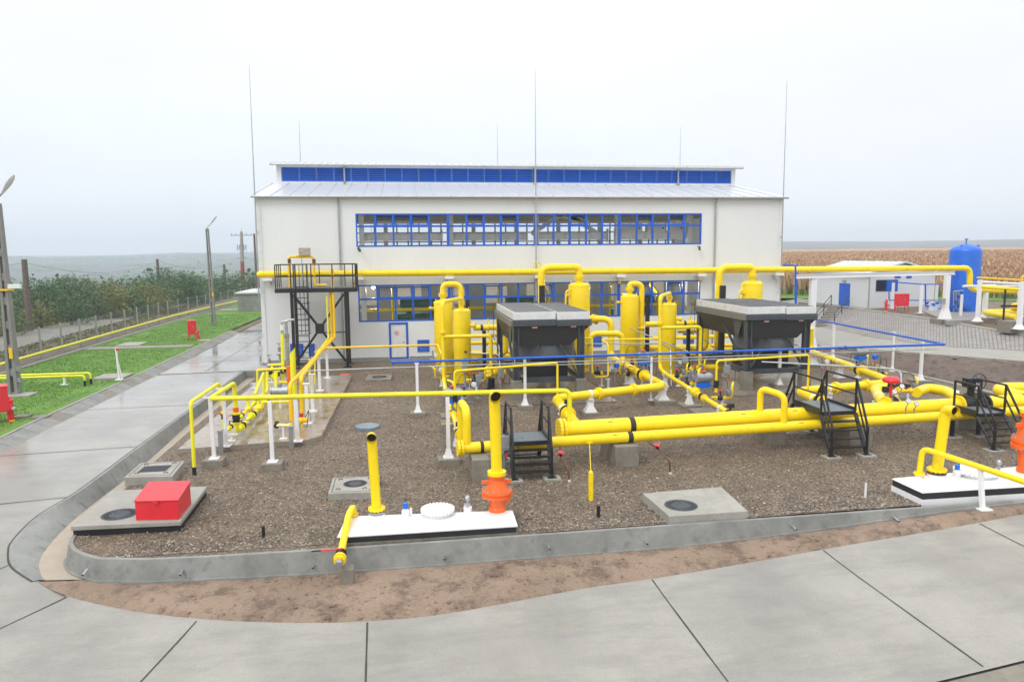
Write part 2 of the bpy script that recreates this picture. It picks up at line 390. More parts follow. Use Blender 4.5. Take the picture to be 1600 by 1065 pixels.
def smooth_curve(pts, k=5):
    o = []; n = len(pts)
    for i in range(n-1):
        p0, p1, p2, p3 = (V(pts[max(0, i-1)]), V(pts[i]), V(pts[i+1]), V(pts[min(n-1, i+2)]))
        for j in range(k):
            t = j/k; o.append(0.5*((2*p1)+(p2-p0)*t+(2*p0-5*p1+4*p2-p3)*t*t+(3*p1-p0-3*p2+p3)*t**3))
    o.append(V(pts[-1])); return o
# ================================================================== TERRAIN
def zr(x, y):                                     # concrete road: level left of the yard, dropping in front of it
    s = 1-sstep(13.5, 22.0, y)
    return -0.6*s*(1-0.8*sstep(4.5, 18, x))
ROADB = [Gd(*q, zr) for q in [(373, 581), (300, 640), (228, 698), (133, 763), (68, 804), (30, 842), (23, 861), (28, 884), (61, 907), (103, 930), (171, 947), (228, 957), (312, 966), (400, 971), (520, 972), (640, 965), (740, 951), (900, 921), (1009, 905), (1285, 858), (1440, 832), (1530, 816), (1600, 802)]]
for i in range(3): ROADB[i].x = -9.35
CH = ROADB[:9]                                    # outer edge of the drainage channel
EDGE = smooth_curve([tuple(p) for p in ROADB[8:]], 3)
_na, _nb = Gd(1456, 1066, zr), Gd(1600, 1031, zr)
def near(x): return _na.y+(x-_na.x)*(_nb.y-_na.y)/(_nb.x-_na.x)
rp = [(-8.3, 46.0), (-8.3, 43.08), (-9.35, 43.06)]+[(p.x, p.y) for p in smooth_curve([tuple(p) for p in CH], 3)][1:-1]+[(p.x, p.y) for p in EDGE]+[(19, 16.9), (30, 19.8), (30, near(30)), (-30, near(-30)), (-30, 22), (-14.05, 24), (-14.0, 30), (-14.0, 42), (-14.2, 56), (-14.4, 65), (-14.8, 66), (-14.9, 100), (-8.95, 100), (-8.95, 46.0)]
b = fill(rp, 0.9, zr)
# joints between the road slabs
def joint(p, q, wd=0.035):
    n = max(1, int((V(q)-V(p)).length/0.5)); p, q = V(p), V(q); d = (q-p).normalized(); s = V((-d.y, d.x))*wd/2; rows = []
    for i in range(n+1):
        c = p+(q-p)*(i/n); w2 = s*(0.75+0.5*random.random()); rows.append([(c.x+w2.x, c.y+w2.y, zr(c.x, c.y)+.009), (c.x-w2.x, c.y-w2.y, zr(c.x, c.y)+.009)])
    b.loft(rows, 1)
def Z(px, py): p = Gd(px, py, zr); return (p.x, p.y)
for a, c in (((103, 933), (-40, 1000)), ((307, 970), (215, 1070)), ((574, 972), (571, 1075)), ((1019, 905), (1140, 1068)), ((1286, 859), (1536, 1041)), ((1531, 818), (1640, 873)), ((20, 880), (-40, 905))): joint(Z(*a), Z(*c), 0.032)
joint((-9.4, 21.0), (-14.0, 20.3)); joint((-9.4, 26.3), (-14.0, 25.8)); joint((-9.4, 33.5), (-13.98, 33.2))
joint((-8.95, 43.0), (-14.0, 42.6), 0.16)
for y in (47.5, 52.3, 57.5, 63): joint((-8.96, y), (-14.1, y-.3), 0.04)
joint((-11.6, 43.1), (-11.9, 64), 0.03); joint((-8.96, 58.5), (-11.2, 58.3), .08)
kind(b.build('road', [ROAD, JOINT_AND_SHADE], smooth=True, origin=(0, 0, 0)), 'structure')
# kerb and lower strip along the near edge of the road
b = MB(); b.loft([[(x, near(x)-.42, -1.4), (x, near(x)-.42, zr(x, near(x))-.015), (x, near(x)-.04, zr(x, near(x))-.01), (x, near(x)-.04, zr(x, near(x))-.3)] for x in range(-30, 31, 1)]); b.loft([[(x, near(x)-4, zr(x, near(x))-.35), (x, near(x)-.423, zr(x, near(x))-.3)] for x in range(-30, 31)], 1); b.loft([[(x, near(x)-.041, zr(x, near(x))-.03), (x, near(x)+.05, zr(x, near(x))-.035)] for x in range(-30, 31)], 2)
kind(b.build('road_kerb', [CONCD, CONC, JOINT_AND_SHADE], bevel=.01), 'structure')

# drainage channel: battered outer face, floor, inner edge
fl = [Gd(*q, lambda x, y: -.40 if y > 18 else -.40-.07*(18-y)/2) for q in [(375, 585), (296, 660), (228, 723), (152, 782), (103, 823), (72, 858), (61, 880), (65, 899), (72, 906)]]
outer = smooth_curve([tuple(p) for p in CH], 4); flo = smooth_curve([tuple(p) for p in fl], 4)
flo = [V((max(f.x, o.x+.12), f.y, f.z)) for f, o in zip(flo, outer)]
WT = [V((-8.3, 43, 0)), V((-8.42, 32, 0)), V((-8.32, 24, 0)), V((-8.22, 21.2, 0)), V((-8.1, 18.6, 0)), V((-8.02, 17.75, 0)), V((-7.86, 17.25, 0)), V((-7.5, 16.75, 0)), V((-6.87, 16.27, 0))]
inn = smooth_curve([tuple(p) for p in WT], 4)
b = MB(); rows = []
for o, f in zip(outer, flo):
    rows.append([(o.x-.11, o.y-.02, o.z+.012), (o.x, o.y, o.z+.025), (f.x, f.y, f.z)])
b.loft(rows, 0)
b.loft([[(o.x-.15, o.y-.035, o.z+.006), (o.x-.108, o.y-.02, o.z+.014)] for o in outer], 2)  # dark strip painting in the shadow under the channel lip
rows = []
for i, (f, n_) in enumerate(zip(flo, inn)):
    z2 = f.z; foot = V((n_.x+.05, n_.y+.05, z2))
    rows.append([tuple(f), tuple(foot)])
b.loft(rows, 1)
b.box((-9.4, 42.9, -.6), (-8.3, 43.05, 0.02))
acc = 0
for i in range(1, len(outer)-5):
    seg = (outer[i+1]-outer[i]).length; m_ = max(1, int(seg/.25))
    for k_ in range(m_):
        acc += seg/m_
        if acc < 1.05: continue
        acc = 0; u = k_/m_; o, f = outer[i]*(1-u)+outer[i+1]*u, flo[i]*(1-u)+flo[i+1]*u
        d = (outer[i+1]-outer[i]).normalized()*.008; k = V((.006, -.003, .006))
        b.loft([[tuple(o-d+k), tuple(f-d+k)], [tuple(o+d+k), tuple(f+d+k)]], 2)
kind(b.build('drainage_channel', [CONCW, CHFL, JOINT_AND_SHADE], origin=(0, 0, 0)), 'structure')

# gravel yard
GX, GY = 26.7, 45.97
gp = [(p.x+.07, p.y+.05) for p in inn]+[(-4.5, 16.08), (16.4, 16.35), (GX, 16.9), (GX, GY), (-8.28, GY)]
gp[-1] = (-8.28, 45.9); gp[0] = (-8.25, 43)
def zgr(x, y): return 0.022*(noise.noise((x*1.3, y*1.3, 0)))+0.012*noise.noise((x*5, y*5, 3))-.004
b = fill(gp, 0.55, zgr, 0.1)
kind(b.build('gravel', GRAV, origin=(0, 0, 0)), 'structure')
# loose stones on top, denser close to the viewer
b = MB(); oct_ = [V(q) for q in ((1, 0, 0), (-1, 0, 0), (0, 1, 0), (0, -1, 0), (0, 0, 1), (0, 0, -1))]
of = [(0, 2, 4), (2, 1, 4), (1, 3, 4), (3, 0, 4), (2, 0, 5), (1, 2, 5), (3, 1, 5), (0, 3, 5)]
for _ in range(52000):
    y = 16.35+27*random.random()**2.3; x = random.uniform(-7.9, 20) if y < 26 else random.uniform(-3, 20)
    if y < 17.6 and x < -6.6: continue
    s_ = random.uniform(.013, .036); rz = random.random()*6.28
    q = [V((v.x*s_*random.uniform(.7, 1.5), v.y*s_*random.uniform(.6, 1.2), v.z*s_*random.uniform(.4, .8))) for v in oct_]
    b.add([(x+v.x*math.cos(rz)-v.y*math.sin(rz), y+v.x*math.sin(rz)+v.y*math.cos(rz), zgr(x, y)+.008+v.z) for v in q], of)
def stone_mat():
    m, t, bb = newmat('loose_stone'); i = t.nodes.new('ShaderNodeNewGeometry')
    o = ramp(t, i.outputs['Random Per Island'], [(0, (.05, .04, .033)), (.3, (.13, .10, .08)), (.6, (.19, .155, .12)), (.85, (.27, .21, .15)), (1, (.48, .43, .36))])
    lk(t, o.outputs[0], bb.inputs['Base Color']); bb.inputs['Roughness'].default_value = .5; return m
kind(b.build('gravel_stones', stone_mat(), smooth=False, origin=(0, 0, 0)), 'stuff')

# retaining wall along the front of the yard
top = [(p.x, p.y) for p in inn[-9:]]
line = smooth_curve([(*t_, 0.0) for t_ in ([(p.x, p.y) for p in WT[4:]])], 5)+[V((-5.8, 16.05, 0)), V((-4.5, 15.97, 0)), V((-2.3, 15.93, 0))]+[V((x, 15.93+.0085*x if x > 0 else 15.93, 0)) for x in range(0, 31, 2)]
def zfoot(x): return -.50+.5*sstep(5.5, 17.5, x) if x > -4 else -.46
b = MB(); rows = []
for i, p in enumerate(line):
    a, c = line[max(0, i-1)], line[min(len(line)-1, i+1)]; d = (c-a).normalized(); nrm = V((d.y, -d.x, 0))
    zf = zfoot(p.x); bat = .10-.06*zf/.5*0; h = max(.05, .03-zf)
    o = p+nrm*(bat*(-zf)/.5)
    k = .05+.012*noise.noise((p.x*.7, 0, 0))
    rows.append([tuple(p-nrm*.09+V((0, 0, -.12))), tuple(p-nrm*.09+V((0, 0, .035))), tuple(p+V((0, 0, .03))), tuple(o+V((0, 0, zf+.05))), tuple(o+nrm*k+V((0, 0, zf+.045))), tuple(o+nrm*(k+.01)+V((0, 0, zf-.25)))])
b.loft(rows)
wall = tag(thing('retaining_wall', 'low grey concrete retaining wall holding back the gravel along the road', 'wall', (4, 15.9, -.5)), 'low grey concrete retaining wall holding back the gravel along the road', 'wall')
b.build('wall_body', CONCW, wall)
for px, py in ((133, 893), (284, 893), (490, 882), (694, 869), (857, 853), (1009, 845), (1240, 823), (1400, 810)):
    p = W(px, py, 15.87); b = MB(); b.cyl(p+V((0, .1, .01)), p+V((0, -.12, -.02)), .028, n=10); b.cyl(p+V((0, -.119, -.0198)), p+V((0, -.123, -.021)), .02, n=10, mi=1); b.build('weep_pipe', [GAL, HOLE], wall)  # end disc coloured as the shaded bore

# bare soil between the wall and the road
sp = []
for p in line[6:]:
    if p.x > -7.0: sp.append((p.x, p.y-.07))
for p in reversed(EDGE+[V((19, 16.9, 0))]):
    if p.x < 18.5: sp.append((p.x, p.y-.05))
def zsoil(x, y):
    zf = zfoot(x); ye = 12.9 if x > -2 else 14
    # blend from the foot of the wall to the edge of the road
    t_ = min(1, max(0, (15.86-y)/2.2)); z = zf*(1-t_)+(zr(x, y)+.012)*t_
    z = max(z, zr(x, y)+.012); q_ = V((x, y)); dm = min((q_-V((a.x, a.y))-(V((c.x-a.x, c.y-a.y))*min(1, max(0, (q_-V((a.x, a.y))).dot(V((c.x-a.x, c.y-a.y)))/max(1e-6, (c.x-a.x)**2+(c.y-a.y)**2))))).length for a, c in zip(EDGE, EDGE[1:]))
    if dm < .09 and y < 15.6: return zr(x, y)-.03
    m_ = min(1, max(0, min(15.8-y, 4)))
    return z+min(1, dm/.5)*(.07*abs(noise.noise((x*.9, y*1.6, 5)))*m_+.045*abs(noise.noise((x*3, y*4, 1)))*min(1, m_*2)+.03*noise.noise((x*9, y*9, 1)))
b = fill(sp, 0.13, zsoil, 0.045)
for _ in range(1500):                                  # clods
    x = random.uniform(-7, 17); yy = random.uniform(12.6, 15.8); p = (x, yy)
    e_ = min(EDGE, key=lambda q: abs(q.x-x))
    if yy < e_.y+.05 or yy > 15.75 or (x < -5.5 and yy > 15): continue
    s_ = random.choice((.015, .02, .03, .045)); q = [V((v.x*s_*random.uniform(.7, 1.5), v.y*s_*random.uniform(.7, 1.5), v.z*s_*random.uniform(.5, .9))) for v in oct_]
    b.add([(x+v.x, yy+v.y, zsoil(x, yy)+v.z+.005) for v in q], of)
kind(b.build('soil', SOIL, origin=(0, 0, 0)), 'structure')

# concrete pad under the metering pipework
b = MB(); PZ = .15
b.prism([(-7.78, 25.1), (-3.6, 25.55), (-3.15, 26.1), (-3.0, 39.4), (-7.78, 39.4)], -.1, PZ)
kind(b.build('concrete_pad', PADM, origin=(0, 0, 0)), 'structure')
PADB = concrete('stained_pad', (.17, .14, .112), (.235, .195, .155), rough=(.15, .5), sc=.5, sa=.8, stain=(.33, .235, .03), bm=.15); PADA = concrete('brown_pad', (.16, .125, .1), (.215, .17, .135), rough=(.2, .5), sc=.5, sa=.4, bm=.15)
for m_, x0, y0, x1, y1 in ((PADA, 4.0, 30.4, 9.2, 38.4), (PADB, 14.9, 30.6, 20.6, 38.4)):
    b = MB(); b.box((x0, y0, -.1), (x1, y1, .055)); kind(b.build('concrete_pad', m_), 'structure')
b = MB(); b.box((-8.85, 45.2, -.1), (25.6, 45.98, .04)); kind(b.build('pavement', CONCD), 'structure')

# ------------------------------------------------------------------ left side: kerb, lawns
LZ = .2
kb = [(26, -13.8), (30, -13.95), (36, -13.97), (42, -14.0), (50, -14.15), (58, -14.3), (65, -14.4)]
b = MB(); rows = []
prev = None
for (y0, x0), (y1, x1) in zip(kb, kb[1:]):
    n = int((y1-y0)/1.0)
    for i in range(n):
        ya, yb = y0+(y1-y0)*i/n+.012, y0+(y1-y0)*(i+1)/n-.012; xa, xb = x0+(x1-x0)*i/n, x0+(x1-x0)*(i+1)/n; dz = random.uniform(-.006, .006)
        b.add([(xa, ya, .0), (xb, yb, .0), (xb-.62, yb, .23+dz), (xa-.62, ya, .23+dz), (xa, ya, -.2), (xb, yb, -.2), (xb-.62, yb, -.2), (xa-.62, ya, -.2)],
              [(0, 1, 2, 3), (4, 5, 1, 0), (0, 3, 7, 4), (2, 1, 5, 6)], random.choice((0, 0, 0, 1)))
rows = [[(x-.62, y, .24), (x-.62, y, .25), (x-.74, y, .25), (x-.74, y, .0)] for y, x in kb]
b.loft(rows, 2)
kind(b.build('kerb', [CONCW, CONCD, CONC], origin=(0, 0, 0)), 'structure')
LE = [(-22.4, 20), (-22.4, 46), (-22.6, 55), (-22.9, 72), (-22.9, 84), (-22.6, 103), (-22, 125)]
KX = [(y, x-.72) for y, x in kb]
lp = [(x, y) for y, x in KX]; lp[0] = (-14.55, 24)
lawn_poly = lp+[(-15.4, 66), (-15.2, 104), (-12, 125)]+[(x, y) for x, y in reversed(LE)]
def zl(x, y): return LZ+.03*noise.noise((x*.5, y*.5, 0))+.02*noise.noise((x*2, y*2, 0))
b = fill(lawn_poly, 1.0, zl)
kind(b.build('lawn', LAWN, origin=(0, 0, 0)), 'structure')
b = MB()
for _ in range(60000):
    y = 24+60*random.random()**1.5; x = random.uniform(-22.4, -15.1)
    if noise.noise((x*.8, y*.8, 9)) > .42 or (x > -16.1 and random.random() < .6 and noise.noise((x, y*.4, 4)) > -.2) or 53.6 < y < 54.6: continue
    h = random.uniform(.03, .07); a = random.random()*3.14; dx, dy = math.cos(a)*.02, math.sin(a)*.02; z = zl(x, y)
    b.add([(x-dx, y-dy, z), (x+dx, y+dy, z), (x+random.uniform(-.04, .04), y+random.uniform(-.04, .04), z+h)], [(0, 1, 2)])
kind(b.build('grass', leafmat('grass_blade', (.06, .17, .012), (.14, .30, .02)), smooth=False, origin=(0, 0, 0)), 'stuff')
b = MB()
for (x0, y0), (x1, y1) in zip(LE, LE[1:]): b.bar((x0, y0, LZ+.02), (x1, y1, LZ+.02), .14, .16, up=(0, 0, 1))
b.box((-22.4, 53.7, .1), (-15.3, 54.0, LZ+.08)); b.box((-22.4, 54.35, .1), (-15.3, 54.65, LZ+.08)); b.box((-22.4, 53.99, .1), (-15.3, 54.36, LZ+.05))
kind(b.build('lawn_edging', CONC, origin=(0, 0, 0)), 'structure')

# ------------------------------------------------------------------ open country
def zg(x, y):
    d = math.hypot(x, y)
    if x < -14.55:
        z = .06
        if x < -36: z -= .045*min(-36-x, 160)+.025*max(0, min(-196-x, 400))
        if y > 100: z -= .03*min(y-100, 300)*sstep(-14, -40, x)
    elif x > 43:
        z = 1.5+.0085*max(0, min(d-85, 620))
    elif y > 74: z = -.02+1.5*sstep(20, 42, x)+.0085*max(0, min(d-85, 620))*sstep(0, 40, x)
    else: z = -1.5
    if y < 9: z = min(z, -1.7)
    if d > 300: z += 2*noise.noise((x/140, y/140, 2))*sstep(300, 700, d)*.5
    hl = sstep(1150, 2300, d)
    side = sstep(-.15, .25, x/max(d, 1))
    hh = (38+26*noise.noise((x/520, y/520, 7)))*(1-side)+(26+10*noise.noise((x/600, y/600, 3)))*side
    if d > 1100: z += hl*max(0, hh)
    return z
xs = [-3400, -2800, -2300, -1900, -1600, -1350, -1150, -1000, -850, -700, -600, -500, -420, -350, -290, -240, -196, -160, -130, -105, -85, -70, -60, -52, -46, -42, -39, -36, -34, -32, -30, -28, -26, -24.5, -23, -20, -17, -14.6, -14.5, -10, 0, 10, 20, 30, 42.9, 43.05, 45, 50, 60, 75, 95, 120, 150, 190, 240, 300, 370, 450, 540, 640, 750, 900, 1050, 1250, 1450, 1700, 2000, 2400, 2900, 3400]
ys = [-60, 0, 8.9, 9.1, 20, 30, 40, 50, 58, 66, 73.9, 74.1, 78, 85, 95, 105, 120, 140, 165, 200, 240, 290, 350, 420, 500, 590, 690, 800, 920, 1060, 1200, 1350, 1500, 1700, 1900, 2150, 2400, 2800, 3300]
b = MB(); b.loft([[(x, y, zg(x, y)) for x in xs] for y in ys])
def country_mat():
    m, t, bb = newmat('open_country')
    n1 = noise_node(t, .05, 6, rough=.7); n2 = noise_node(t, .9, 8, rough=.75); n3 = noise_node(t, .006, 6, rough=.65)
    o = ramp(t, n2.outputs[0], [(.3, (.10, .085, .055)), (.5, (.17, .13, .085)), (.7, (.13, .14, .05))]).outputs[0]
    far = ramp(t, n3.outputs[0], [(.35, (.05, .056, .045)), (.5, (.085, .08, .06)), (.62, (.03, .04, .03))]).outputs[0]
    c = t.nodes.new('ShaderNodeTexCoord'); l = t.nodes.new('ShaderNodeVectorMath'); l.operation = 'LENGTH'; lk(t, c.outputs['Object'], l.inputs[0])
    f = t.nodes.new('ShaderNodeMapRange'); f.inputs[1].default_value = 150; f.inputs[2].default_value = 500; lk(t, l.outputs['Value'], f.inputs[0])
    o = mixc(t, f.outputs[0], o, far); lk(t, o, bb.inputs['Base Color']); bb.inputs['Roughness'].default_value = .95
    bump(t, bb, n2.outputs[0], .6, .08); return m
kind(b.build('ground', country_mat(), origin=(0, 0, 0)), 'structure')
# unpaved road and rough verge beyond the fence
b = MB(); rows = []
for y in range(20, 150, 6):
    x = -28.2-.035*(y-53); rows.append([(x, y, .09), (x-2.3-.004*y, y, .12), (x-4.6-.008*y, y, .09)])
b.loft(rows); kind(b.build('dirt_road', soil_mat('pale_dirt', (.32, .30, .27), (.42, .40, .36), (.26, .235, .2)), origin=(0, 0, 0)), 'structure')
b = MB(); rows = [[(-22.6, y, .1), (-25.2-.02*(y-50), y, .1), (-28.1-.035*(y-53), y, .085)] for y in range(20, 150, 6)]
b.loft(rows); kind(b.build('verge', soil_mat('verge_soil', (.20, .165, .13), (.27, .235, .19), (.12, .13, .05)), origin=(0, 0, 0)), 'structure')
b = MB()
rows = [[(-33-.045*(y-53), y, .1), (-37-.045*(y-53), y, .35), (-42-.05*(y-53), y, .4)] for y in range(20, 150, 6)]
b.loft(rows); kind(b.build('rough_grass', ROUGH, origin=(0, 0, 0)), 'structure')
b = MB()
for _ in range(16000):
    y = random.uniform(45, 120); u = random.random(); x = -33.2-.045*(y-53)-u*6.5
    if random.random() < .25: x = random.uniform(-28.2, -25.5)-.03*(y-53)
    h = random.uniform(.15, .55)*(1 if x < -31 else .35); a = random.random()*3.14; dx, dy = math.cos(a)*.09, math.sin(a)*.09; z = .1
    b.add([(x-dx, y-dy, z), (x+dx, y+dy, z), (x+random.uniform(-.15, .15), y+random.uniform(-.15, .15), z+h)], [(0, 1, 2)])
kind(b.build('weeds', leafmat('weed', (.16, .10, .05), (.15, .19, .06)), smooth=False, origin=(0, 0, 0)), 'stuff')

# ------------------------------------------------------------------ right side: embankment, pavement, paved slope, terrace
SB = [V((34.2, 76, .3)), P(1312, 516, .27), P(1352, 525, .24), P(1465, 539.5, .45), P(1600, 548, .75), V((36, 28, 1.0)), V((36, 14, 1.0))]
ST = [V((42.5, 78, 1.55)), P(1312, 479, 1.5), P(1352, 485, 1.5), P(1465, 501, 1.42), P(1600, 524, 1.22), V((39.2, 28, 1.1)), V((39.2, 14, 1.05))]
SBs, STs = smooth_curve([tuple(p) for p in SB], 6), smooth_curve([tuple(p) for p in ST], 6)
PF = [V((29.6, 76, .02)), P(1278, 535, .02), P(1385, 547, .2), P(1512, 557, .45), P(1600, 564, .68), V((33.6, 28, .9)), V((33.6, 14, .9))]
PFs = smooth_curve([tuple(p) for p in PF], 6)
b = MB(); b.loft([[tuple(a-V((0, 0, .16))), tuple(a), tuple(c+V((.05, 0, -.01)))] for a, c in zip(PFs, SBs)])
kind(b.build('pavement', CONC, origin=(0, 0, 0)), 'structure')
def brick_mat():
    m, t, bb = newmat('paving_blocks'); c = t.nodes.new('ShaderNodeTexCoord')
    br = t.nodes.new('ShaderNodeTexBrick'); br.inputs['Scale'].default_value = 1.0; br.inputs['Brick Width'].default_value = .34; br.inputs['Row Height'].default_value = .25
    br.inputs['Mortar Size'].default_value = .035; br.inputs['Color1'].default_value = (.27, .25, .235, 1); br.inputs['Color2'].default_value = (.335, .315, .295, 1); br.inputs['Mortar'].default_value = (.155, .146, .137, 1)
    br.inputs['Mortar Smooth'].default_value = .2
    lk(t, c.outputs['UV'], br.inputs[0]); n = noise_node(t, 1.1, 6); g = ramp(t, n.outputs[0], [(.3, (.85, .84, .82)), (.7, (1.1, 1.1, 1.1))])
    lk(t, mixc(t, 1.0, br.outputs[0], g.outputs[0], 'MULTIPLY'), bb.inputs['Base Color']); bb.inputs['Roughness'].default_value = .55
    bump(t, bb, br.outputs['Fac'], .6, -.02); return m
b = MB(); rows = [[tuple(a*(1-u)+c*u) for u in (0, .33, .66, 1)] for a, c in zip(SBs, STs)]
b.loft(rows); ob = b.build('paved_slope', brick_mat(), origin=(0, 0, 0)); kind(ob, 'structure')
uv = ob.data.uv_layers.new(name='UVMap'); L = [0]
for a, c in zip(SBs, SBs[1:]): L.append(L[-1]+(c-a).length)
Lw = [(c-a).length for a, c in zip(SBs, STs)]
for lp_ in ob.data.loops:
    i, k = divmod(lp_.vertex_index, 4); uv.data[lp_.index].uv = (Lw[i]*k/3, L[i])
b = MB(); b.loft([[tuple(a+V((-.02, 0, -.05))), tuple(a+V((-.02, 0, .06))), tuple(a+V((.4, 0, .065))), tuple(a+V((.42, 0, -.05)))] for a in STs])
kind(b.build('kerb', CONC, origin=(0, 0, 0)), 'structure')
b = MB(); b.loft([[tuple(a+V((.40, 0, .0))), tuple(V((a.x+2.2, a.y+1.0, a.z+.03+.03))), (46, a.y+2.5, 1.62), (62, a.y+4, 1.62)] for a in STs])
kind(b.build('terrace', gravel_mat('terrace_gravel', 1.05), origin=(0, 0, 0)), 'structure')
b = MB(); b.loft([[(GX, a.y-.4, -.02), tuple(V((GX, a.y, 0))*.55+a*.45+V((0, 0, .04+.05*noise.noise((a.y, 0, 0))-.05))), tuple(a+V((0, 0, -.08)))] for a in PFs[4:]])
ob = b.build('embankment', SOILD, origin=(0, 0, 0)); kind(ob, 'structure')
sb = ob.modifiers.new('sub', 'SUBSURF'); sb.subdivision_type = 'SIMPLE'; sb.levels = sb.render_levels = 4
tx = bpy.data.textures.new('lumps', 'CLOUDS'); tx.noise_scale = .5; dm = ob.modifiers.new('lumps', 'DISPLACE'); dm.texture = tx; dm.strength = .5; dm.mid_level = .6
b = MB(); b.box((GX-.06, 16.4, -.2), (GX+.14, 44.9, .07)); kind(b.build('kerb', CONC, bevel=.01), 'structure')
b = MB(); b.box((25.7, 45.0, -.3), (33.5, 74, .012)); kind(b.build('pavement', CONC), 'structure')
b = MB(); b.box((26.0, 44.75, -.3), (33.6, 44.95, .02)); kind(b.build('drainage_channel', JOINT_AND_SHADE), 'structure')
# lawn strip on the terrace and the maize field behind it
b = MB(); b.loft([[(36, 75, 1.6), (60, 60, 1.68), (84, 44, 1.7)], [(36, 82, 1.68), (60, 73, 1.72), (110, 52, 1.75)]])
kind(b.build('lawn', LAWN, origin=(0, 0, 0)), 'structure')
b = MB()
def leafquad(p, h, wd, a, lean):
    dx, dy = math.cos(a)*wd/2, math.sin(a)*wd/2; lx, ly = math.cos(a+1.4)*lean, math.sin(a+1.4)*lean
    b.add([(p[0]-dx, p[1]-dy, p[2]), (p[0]+dx, p[1]+dy, p[2]), (p[0]+dx*.6+lx, p[1]+dy*.6+ly, p[2]+h), (p[0]-dx*.4+lx, p[1]-dy*.4+ly, p[2]+h*.9)], [(0, 1, 2, 3)], 0)
g0 = MB(); bt, bl = b, g0
dirv = V((.83, -.557)); nrm = V((.557, .83))
for row in range(0, 230):
    off = 88+row*.78*(1+row*.004)
    step = .55*(1+row*.009)
    s_ = -70.0
    while s_ < 130+row*.6:
        s_ += step*random.uniform(.6, 1.4); q = nrm*off+dirv*s_+V((random.uniform(-.12, .12), random.uniform(-.12, .12)))
        ang = math.degrees(math.atan2(q.x, q.y))
        if not 24.5 < ang < 48 or q.x < 30: continue
        z = zg(q.x, q.y); hh = random.uniform(1.85, 2.5); a = random.random()*3.14
        b = g0
        k_ = 1+row*.008
        if row < 7:
            for j in range(3): leafquad((q.x+random.uniform(-.1, .1), q.y+random.uniform(-.1, .1), z), hh*random.uniform(.35, .6), .22, random.random()*3.14, random.uniform(-.3, .3))
        b = bt
        for j in range(3 if row < 60 else 2):
            z0 = z+hh*random.uniform(.3, .7) if row < 30 else z+hh*random.uniform(.6, .75)
            leafquad((q.x, q.y, z0), (z+hh-z0)*random.uniform(.7, 1.1), random.uniform(.16, .42)*k_, random.random()*3.14, random.uniform(-.35, .35))
b = bt
kind(b.build('maize_field', leafmat('dry_maize', (.28, .16, .08), (.57, .385, .225), .8), smooth=False, origin=(0, 0, 0)), 'stuff')
kind(g0.build('maize_stalks', leafmat('green_maize', (.13, .17, .04), (.36, .34, .12), .8), smooth=False, origin=(0, 0, 0)), 'stuff')
b = MB(); rows = []
def fz(r_, a_):
    x, y = r_*math.sin(a_), r_*math.cos(a_); return (x, y, zg(x, y)+1.55+.5*noise.noise((x*.35, y*.35, 0))+.35*noise.noise((x*.09, y*.09, 4)))
r_ = 100
while r_ < 860:
    rows.append([fz(r_, R(a_)) for a_ in [23+k*.12 for k in range(260)]]); r_ *= 1.012
b.loft(rows)
def field_mat():
    m, t, bb = newmat('maize_canopy'); n = noise_node(t, 1.3, 8, rough=.8); n2 = noise_node(t, .03, 5)
    o = ramp(t, n.outputs[0], [(.3, (.17, .09, .045)), (.5, (.41, .24, .13)), (.68, (.60, .40, .24))]).outputs[0]
    o = mixc(t, .35, o, ramp(t, n2.outputs[0], [(.3, (.31, .20, .11)), (.7, (.52, .36, .21))]).outputs[0])
    lk(t, o, bb.inputs['Base Color']); bb.inputs['Roughness'].default_value = .95; bump(t, bb, n.outputs[0], 1, .4); return m
kind(b.build('maize_canopy', field_mat(), origin=(0, 0, 0)), 'stuff')
# ================================================================== HALL
def panel_mat(name, c, pitch, strength=.5, rough=.45, axis=0):
    m, t, b = newmat(name); cn = t.nodes.new('ShaderNodeTexCoord'); s = t.nodes.new('ShaderNodeSeparateXYZ'); lk(t, cn.outputs['Object'], s.inputs[0])
    f = t.nodes.new('ShaderNodeMath'); f.operation = 'MULTIPLY'; lk(t, s.outputs[axis], f.inputs[0]); f.inputs[1].default_value = 1/pitch
    g = t.nodes.new('ShaderNodeMath'); g.operation = 'FRACT'; lk(t, f.outputs[0], g.inputs[0])
    h = t.nodes.new('ShaderNodeMapRange'); h.inputs[1].default_value = 0; h.inputs[2].default_value = .05; lk(t, g.outputs[0], h.inputs[0])
    n = noise_node(t, .35, 6, stretch=(1, 1, .35)); o = ramp(t, n.outputs[0], [(.3, tuple(x*.94 for x in c)), (.7, c)]).outputs[0]
    n2 = noise_node(t, 1.2, 6, stretch=(1, 1, .12), rough=.7); fr = t.nodes.new('ShaderNodeMapRange'); fr.inputs[1].default_value = .55; fr.inputs[2].default_value = .8; fr.inputs[4].default_value = .28
    lk(t, n2.outputs[0], fr.inputs[0]); o = mixc(t, fr.outputs[0], o, tuple(x*.8 for x in c))
    lk(t, o, b.inputs['Base Color']); b.inputs['Roughness'].default_value = rough
    bump(t, b, h.outputs[0], strength, .012); return m
WALLM = panel_mat('wall_panels', (.77, .785, .785), 1.12, .35)
ROOFM = panel_mat('roof_sheet', (.62, .64, .66), .28, .5, rough=.22)
INTM = pmat('inner_wall', (.42, .42, .41), .8); INTD = pmat('inner_ceiling', (.22, .19, .17), .8, var=.3, scale=5)
